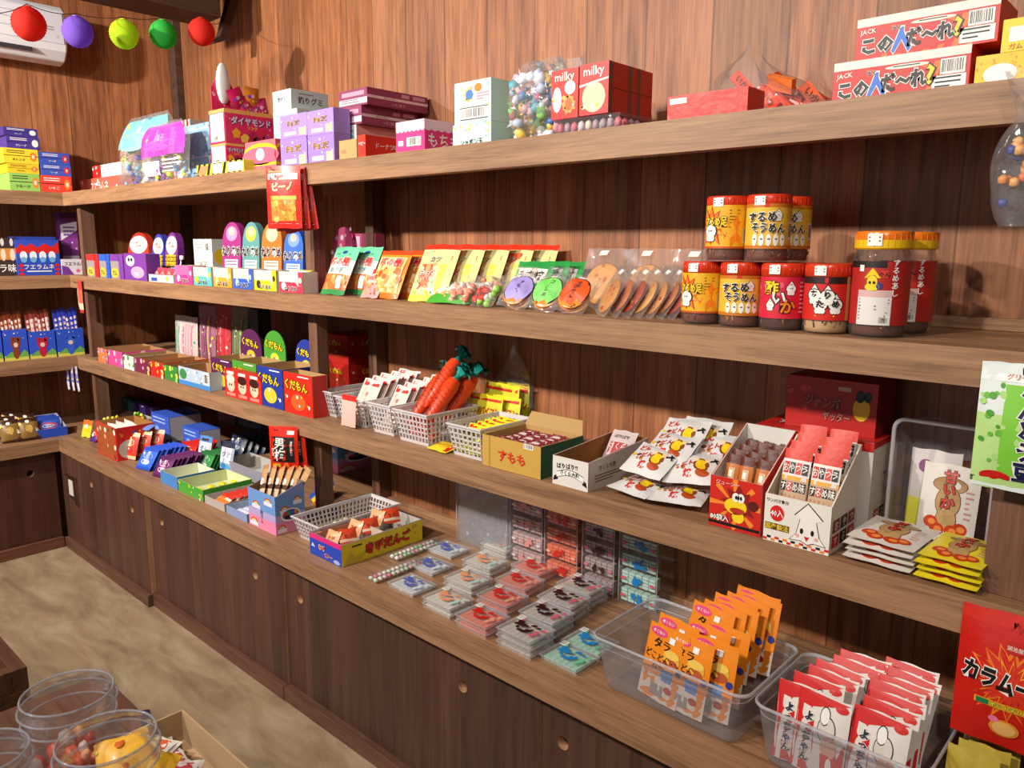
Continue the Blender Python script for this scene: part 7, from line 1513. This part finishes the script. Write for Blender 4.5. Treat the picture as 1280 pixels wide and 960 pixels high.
# tall clear cases of stacked trays at the wall
def tallcase(pl, pr, pt, label, cm, d1, d2, y, sheets=False):
    x0, x1 = bx(pl, y, CT+.1), bx(pr, y, CT+.1); h = min(onY((pl+pr)/2, pt, y).z-CT, Z3T-.024-CT-.004); w = x1-x0-.004; d = .085
    t = empty('candy_case', label, 'candy case', ((x0+x1)/2, y, CT+GAP), group='tall clear cases of candy trays by the wall')
    b = MB(); b.box(-w/2, w/2, 0, d, 0, h, HARD); b.build('clear_shell', t)
    n = 4
    b = MB(); rr = random.Random(pl)
    if sheets:
        for k in range(9):
            b.box(-w/2+.004+k*w/9.6, -w/2+.005+k*w/9.6, .004, d-.004, .004, h-.004, BINP); b.box(-w/2+.004, w/2-.004, .004+.008*k, .0045+.008*k, .004, h-.004, FILM)
        for i in range(90): b.blob((rr.uniform(-.42, .42)*w, rr.uniform(.02, .08), rr.uniform(.02, h-.02)), (.008, .006, .008), mat(rr.choice(('#d8d8e8', '#b8bcd8', '#e8e4ec', '#9aa0c8'))), 6)
        b.build('clear_sheets', t)
    else:
        for k in range(n):
            for i in range(5):
                for j in range(4): b.box(-w/2+.006+i*(w-.012)/5, -w/2+.006+(i+1)*(w-.012)/5-.002, .006, .03, h*k/n+.008+j*(h/n-.014)/4, h*k/n+.006+(j+1)*(h/n-.014)/4, cm)
        b.build('candy_cubes', t)
        b = MB(); F = plane((-w/2, 0, 0), (w, 0, 0), (0, 0, h))
        for k in range(n):
            v = (k+.5)/n
            for i in range(6): b.E(F, .5+rr.uniform(-.17, .17), v+rr.uniform(-.04, .04), rr.uniform(.05, .1), rr.uniform(.02, .035), d1, 1+.2*i, 9, rr.uniform(0, 3))
            for u in (.12, .88): b.E(F, u, v, .07, .02, d2, 1)
            b.R(F, .02, k/n-.004, .98, k/n+.004, HARD, 2)
        b.build('printed_fronts', t)
    b = MB(); b.tube([(-w/2, 0, .002), (-w/2, 0, h)], .0016, film('case_edge', '#eef0ff', .03, .35, 1.3), 5); b.build('shell_edge', t)
    b = MB(); b.tube([(w/2, 0, .002), (w/2, 0, h)], .0016, film('case_edge', '#eef0ff', .03, .35, 1.3), 5); b.build('shell_edge', t)
yc = .245
tallcase(570, 634, 606, 'clear case of shiny layered sheets standing first at the wall', None, None, None, yc, True)
tallcase(637, 678, 625, 'clear case with pale pink sweets standing second at the wall', mat('#c8a8a8', 'candy'), mat('#d88a8a'), mat('#d8c8cc'), yc)
tallcase(680, 722, 640, 'clear case with orange red sweets standing in the middle at the wall', mat('#e87a58', 'candy'), mat('#c82a1a'), mat('#f0a890'), yc)
tallcase(727, 768, 655, 'clear case with black and pink sweets standing fourth at the wall', mat('#b09898', 'candy'), mat('#3a1820'), mat('#d86a80'), yc)
tallcase(773, 822, 672, 'clear case with blue and green sweets standing last at the wall', mat('#b8d8cc', 'candy'), mat('#1f7ac0'), mat('#d8506a'), yc)
# ------------------------------------------------------------------ clear bins with snack packets
def d_tara(b, F):
    b.R(F, 0, 0, 1, .34, mat('#e6ddd0'), .7, 5); b.E(F, .26, .9, .22, .06, mat('#e0407a'), 2); b.T(F, '辛くない', .26, .9, .05, WHITE, 4, .36); b.T(F, 'タラ', .4, .76, .15, INK, 4, .6, bold=.02); b.T(F, 'どこどん', .34, .58, .12, INK, 4, .6, bold=.015, rot=-.08); b.T(F, 'ねー', .4, .46, .1, INK, 4, .4)
    b.E(F, .68, .62, .22, .12, mat('#e8b23a'), 2); b.E(F, .68, .56, .2, .07, mat('#b8542a'), 2.5); b.E(F, .68, .68, .2, .06, mat('#f0c85a'), 3); b.R(F, .5, .3, .8, .46, mat('#5a8ad0'), 2, 3); b.E(F, .74, .2, .1, .05, mat('#b8241a'), 3); b.E(F, .92, .5, .07, .05, mat('#2a3a8a'), 3); b.R(F, .3, .06, .62, .22, mat('#9a9490'), 2, 3); b.R(F, .56, .82, .7, .9, WHITE, 3, 2)
def bins():
    q = atc(852, 925); y0 = -.135
    a0 = onZ(733, 812, CT+.11); a1 = onZ(935, 885, CT+.11)
    x0 = bx(738, y0, CT+.1); x1 = bx(928, y0, CT+.06); w = x1-x0; d = .25; h = .118
    x = (x0+x1)/2
    clear_bin('clear_bin', 'clear plastic bin holding orange snack packets on the counter', x, y0+d/2+.002, CT, w, d, h)
    m0 = None
    P_ = [(-.03, .034, 12, -3), (.03, .03, 12, 0), (.075, .05, 12, 3), (-.03, .068, 13, -2), (.035, .085, 13, 0), (.07, .105, 13, 2)]+[(.015+.012*(i % 3)+.01*i, .132+.0135*i, 14, 1.5*(i % 2)) for i in range(7)]
    LB = ['orange snack packet in the bin, front one beside the empty half', 'orange snack packet in the bin with a boy print, front middle', 'orange snack packet in the bin at the front by the far end', 'orange snack packet in the second row beside the empty half', 'orange snack packet in the middle of the second row', 'orange snack packet in the second row by the far end']+['orange snack packet in the rear stack of the bin, '+ORD[i]+' from the front' for i in range(7)]
    for i, (dx, dy, ln, rz) in enumerate(P_):
        loc = (x+dx, y0+dy, CT+.012+(.0045*i if i > 5 else .002*i)); rot = (LEAN(ln), math.radians(2-(i % 3)), math.radians(rz-4))
        if m0 is None: m0 = packet('cod_snack_packet', LB[i], 'snack packet', .1, .155, .0075, FO('#ee8a1f'), d_tara, loc, rot, 'orange snack packets in the clear bin', seed=3)
        else: dup(m0, loc, rot, LB[i])
    # second bin
    x0b = x1+.016; x1b = bx(1165, -.1, CT+.1); w2 = x1b-x0b; xb = (x0b+x1b)/2
    clear_bin('clear_bin', 'clear plastic bin packed with red and white squid snack packets', xb, y0+d/2+.002, CT, w2, d, h)
    def d_yot(b, F):
        b.P(F, [(0, 1), (.98, .97), (.7, .9), (.3, .82), (.12, .6), (.06, .3), (.06, 0), (0, 0)], RED, 2); b.P(F, [(.16, .0), (.36, .0), (.4, .3), (.36, .66), (.24, .6), (.17, .3)], RED, 2); b.P(F, [(.98, .5), (.8, .3), (.9, .12), (.98, .1)], RED, 2); b.T(F, 'よっちゃん', .26, .44, .13, mat('#1a1a3a'), 4, .5, vert=True, out=WHITE, bold=.04); b.T(F, 'イカ', .16, .3, .1, WHITE, 5, vert=True)
        b.E(F, .62, .6, .18, .17, INK, 2, 16); b.E(F, .62, .6, .165, .155, mat('#d8d0c8'), 2.5, 16); b.E(F, .56, .76, .1, .12, INK, 2.2, 12); b.E(F, .56, .76, .085, .105, WHITE, 2.7, 12); b.E(F, .7, .4, .16, .14, mat('#e0a890'), 3, 14); b.P(F, [(.56, .3), (.86, .3), (.9, .05), (.6, 0)], mat('#d83a2a'), 3); b.E(F, .74, .18, .06, .1, WHITE, 4, 8); b.E(F, .84, .9, .12, .05, RED, 2)
    m0 = None
    A_ = [(-.07, .036, 12, 4), (-.035, .022, 12, 0), (.055, .03, 14, 2), (-.06, .08, 16, 2), (.06, .075, 18, 0), (-.055, .12, 20, 0), (.065, .115, 20, 2), (-.05, .16, 22, 0), (.05, .155, 24, 4), (.06, .195, 24, 0), (-.03, .2, 26, 0), (.055, .235, 26, -3), (-.02, .245, 26, 3), (.05, .28, 26, 0)]
    n_ = 0
    for i, (dx, dy, ln, rz) in enumerate(A_):
        loc = (xb+dx*.86*w2/.25, y0+.012+dy*.62, CT+.012+.002*i); rot = (LEAN(ln), math.radians(-2+1.5*(i % 3)), math.radians(rz-2)); lb = 'red and white squid packet in the packed bin, '+ORD[sum(1 for q_ in A_[:i] if (q_[0] < 0) == (dx < 0))]+(' on the orange bin side' if dx < 0 else ' in the other column')
        if m0 is None: m0 = packet('squid_snack_packet', lb, 'snack packet', .094, .145, .012, FO('#e6ddd6'), d_yot, loc, rot, 'red and white squid snack packets in the packed bin', seed=4)
        else: dup(m0, loc, rot, lb)
    return x1b
xe = bins()
for i in range(3): packet('gold_snack_packet', 'gold foil snack packet standing beside the packed bin, '+ORD[i]+' from the front', 'snack packet', .075, .13, .014, FO('#b8a03a'), None, (xe+.045+.01*i, -.055+.026*i, CT+.003), (LEAN(12), 0, .1), 'gold foil snack packets', seed=i, wr=.004)
packet('snack_packet', 'red and white cat striped snack packet standing at the lip under the big red packet', 'snack packet', .085, .1, .02, vband((.3, FO('#c8201a')), (0, FO('#d8cfc8'))), lambda b, F: (b.R(F, .4, .6, .62, .85, WHITE, 1, 3), b.conf(F, 5, [mat('#e8b090'), WHITE], .06)), (xe+.062, -.1, CT+.003), (LEAN(22), 0, .05), seed=6)
# ------------------------------------------------------------------ display table near the camera with candy jars
TZ = .74
W_TAB = wood('table_wood', '#6d4630', '#4c2f20', 'X', 1, .5)
pc = onZ(128, 842, TZ)
def table(name, label, x0, x1, y0, y1, z, rim=False):
    t = empty(name, label, 'table', ((x0+x1)/2, (y0+y1)/2, 0)); w, d = x1-x0, y1-y0
    b = MB(); b.box(-w/2, w/2, -d/2, d/2, z-.03, z, W_TAB); b.build('table_top', t, bevel=.002)
    for sx in (-1, 1):
        for sy in (-1, 1): b = MB(); b.box(sx*(w/2-.04)-.025, sx*(w/2-.04)+.025, sy*(d/2-.04)-.025, sy*(d/2-.04)+.025, .0006, z-.0305, W_TAB); b.build('leg', t)
    if rim:
        b = MB(); e = .03; hh = .05
        b.box(-w/2, w/2, d/2-e, d/2, z, z+hh, W_TAB); b.box(-w/2, w/2, -d/2, -d/2+e, z, z+hh, W_TAB); b.box(w/2-e, w/2, -d/2+e, d/2-e, z, z+hh, W_TAB); b.box(-w/2, -w/2+e, -d/2+e, d/2-e, z, z+hh, W_TAB); b.build('rim', t, bevel=.002)
    return t
table('display_table', 'dark wooden display table under the clear candy jars', pc.x, pc.x+1.3, pc.y-.6, pc.y, TZ)
pk = onZ(34, 833, .6)
table('display_table', 'dark wooden display table with raised rim at the edge of the picture', pk.x-.9, pk.x, pk.y-.5, pk.y, .55, True)
def sweetjar(label, px_, py_, zr, rn, seed, fill):
    c = onZ(px_, py_, zr); H = zr-TZ; R_ = rn*1.03
    t = empty('candy_jar', label, 'jar', (c.x, c.y, TZ+GAP), group='open clear candy jars')
    pr = [(.001, .002), (R_*.9, .0), (R_*.98, .006), (R_, .02), (R_, H-.075), (R_*.99, H-.06), (R_*.9, H-.042), (rn*1.0, H-.034), (rn*1.0, H-.02), (rn*1.05, H-.018), (rn*1.05, H-.014), (rn, H-.012), (rn, H-.003), (rn*.985, H), (rn*.96, H-.002), (rn*.96, H-.03), (R_*.86, H-.046), (R_*.965, H-.062), (R_*.97, .02), (R_*.9, .006), (.001, .006)]
    b = MB(); b.lathe(pr, 40, HARD); b.build('glass_body', t)
    b = MB(); n = 40
    for z, r_ in ((H-.002, rn*.985), (H-.016, rn*1.05), (H-.034, rn*1.01)): b.tube([(r_*math.cos(2*PI*i/n), r_*math.sin(2*PI*i/n), z) for i in range(n+1)], .0015, film('jar_thread', '#f4f6ff', .02, .18, 1.6), 6)
    b.build('screw_thread', t)
    rr = random.Random(seed)
    if fill == 'orange':
        for i in range(7):
            a = -.9+.35*i; q = R_*.62; p = Pillow(.06, .062, .018, FO(rr.choice(('#f0a01a', '#e8b02a', '#f4b83a'))), nu=5, nv=6, seed=i); p.b.conf(p.front, 4, [mat('#d8641a'), mat('#f4d060')], .08)
            p.build('orange_candy_packet', t, (q*math.cos(a)*.5, q*math.sin(a)*.5, .06+.012*i), (rr.uniform(-1.1, -.6), rr.uniform(-.2, .2), rr.uniform(.3, 1.2)))
        b = MB()
        for i in range(40):
            a = rr.uniform(2.0, 4.0); q = R_*rr.uniform(.45, .88); b.blob((q*math.cos(a), q*math.sin(a), rr.uniform(.02, H*.68)), (.014, .006, .009), mat(rr.choice(('#c83a1a', '#a82a14', '#e05a2a')), 'foil'), 6, R=Euler((rr.uniform(0, 3), rr.uniform(0, 3), 0)).to_matrix())
        b.build('red_candies', t)['kind'] = 'stuff'
    else:
        b = MB()
        for i in range(110):
            a = rr.uniform(0, 6.28); q = R_*.9*math.sqrt(rr.random()); b.blob((q*math.cos(a), q*math.sin(a), rr.uniform(.015, H*.6)), (.015, .007, .01), mat(rr.choice(fill), 'foil'), 6, R=Euler((rr.uniform(0, 3), rr.uniform(0, 3), 0)).to_matrix())
        b.build('wrapped_candies', t)['kind'] = 'stuff'
sweetjar('open clear jar of red wrapped candies further from the picture edge on the table', 84, 864, .945, .053, 3, ['#c83a2a', '#d85a3a', '#e8a07a', '#a82a1a', '#d8c8c0'])
sweetjar('open clear jar with orange packets and red candies beside the cardboard tray', 133, 920, .945, .053, 5, 'orange')
sweetjar('open clear jar cut off at the corner of the picture', -22, 940, .945, .045, 8, ['#c8c8d0', '#b85a3a', '#d8d0c8'])
def fronttray():
    q0 = onZ(213, 884, TZ+.05); q1 = onZ(300, 950, TZ+.05); w = .34; d = .098
    x0 = onZ(196, 874, TZ+.05).x; yb = q0.y
    t = tray_at('cardboard_tray', 'shallow kraft cardboard tray of small candy packets beside the jars', 'tray', q0.x+w/2+.02, yb-d+.01, TZ, w, d, .05, mat('#b8936a', 'matte'), mat('#bb9d78', 'matte'))
    L_ = [((206, 912), '#e8702a', '#5aa83a'), ((236, 924), '#6ab03a', '#e8e8dc'), ((258, 946), '#c8283a', '#d8707a'), ((222, 940), '#e8e4d8', '#d85a2a'), ((282, 962), '#e8e0d8', '#c83a4a')]
    for i, (p_, c1, c2) in enumerate(L_):
        v = onZ(p_[0], p_[1], TZ+.025)
        packet('candy_packet', ['orange and green fruit candy packet at the far end of the kraft tray', 'green striped candy packet in the middle of the kraft tray', 'crimson candy packet in the kraft tray', 'white and orange candy packet beside the jar in the kraft tray', 'white and crimson candy packet at the picture edge in the kraft tray'][i], 'candy packet', .055, .038, .012, FO('#ece8dc'), lambda b, F: (b.R(F, .08, .1, .92, .9, mat(c1), 1, 4), b.E(F, .5, .5, .3, .3, mat(c2), 2), b.P(F, [(.2, .2), (.4, .2), (.8, .8), (.6, .8)], mat(c2), 2.5)), (v.x-.02, max(min(v.y-.02, yb-.06), yb-.075), TZ+.012+.004*i), (LEAN(80), 0, math.radians(-50+24*i)), 'small candy packets in the kraft tray', seed=i, nu=5, nv=5)
    v = onZ(190, 884, TZ+.05)
    b = MB(); b.add([(0, 0, 0), (.02, .012, .0), (.014, .008, .035), (.0, 0, .03), (0, .001, 0), (.02, .013, .0), (.014, .009, .035), (.0, .001, .03)], [(0, 1, 2, 3), (7, 6, 5, 4), (0, 4, 5, 1), (1, 5, 6, 2), (2, 6, 7, 3), (3, 7, 4, 0)], mat('#22324a'))
    tag(b.build('price_card', None, (v.x-.035, v.y-.005, TZ+.0006)), 'small dark blue card standing between the jar and the kraft tray', 'card')
fronttray()
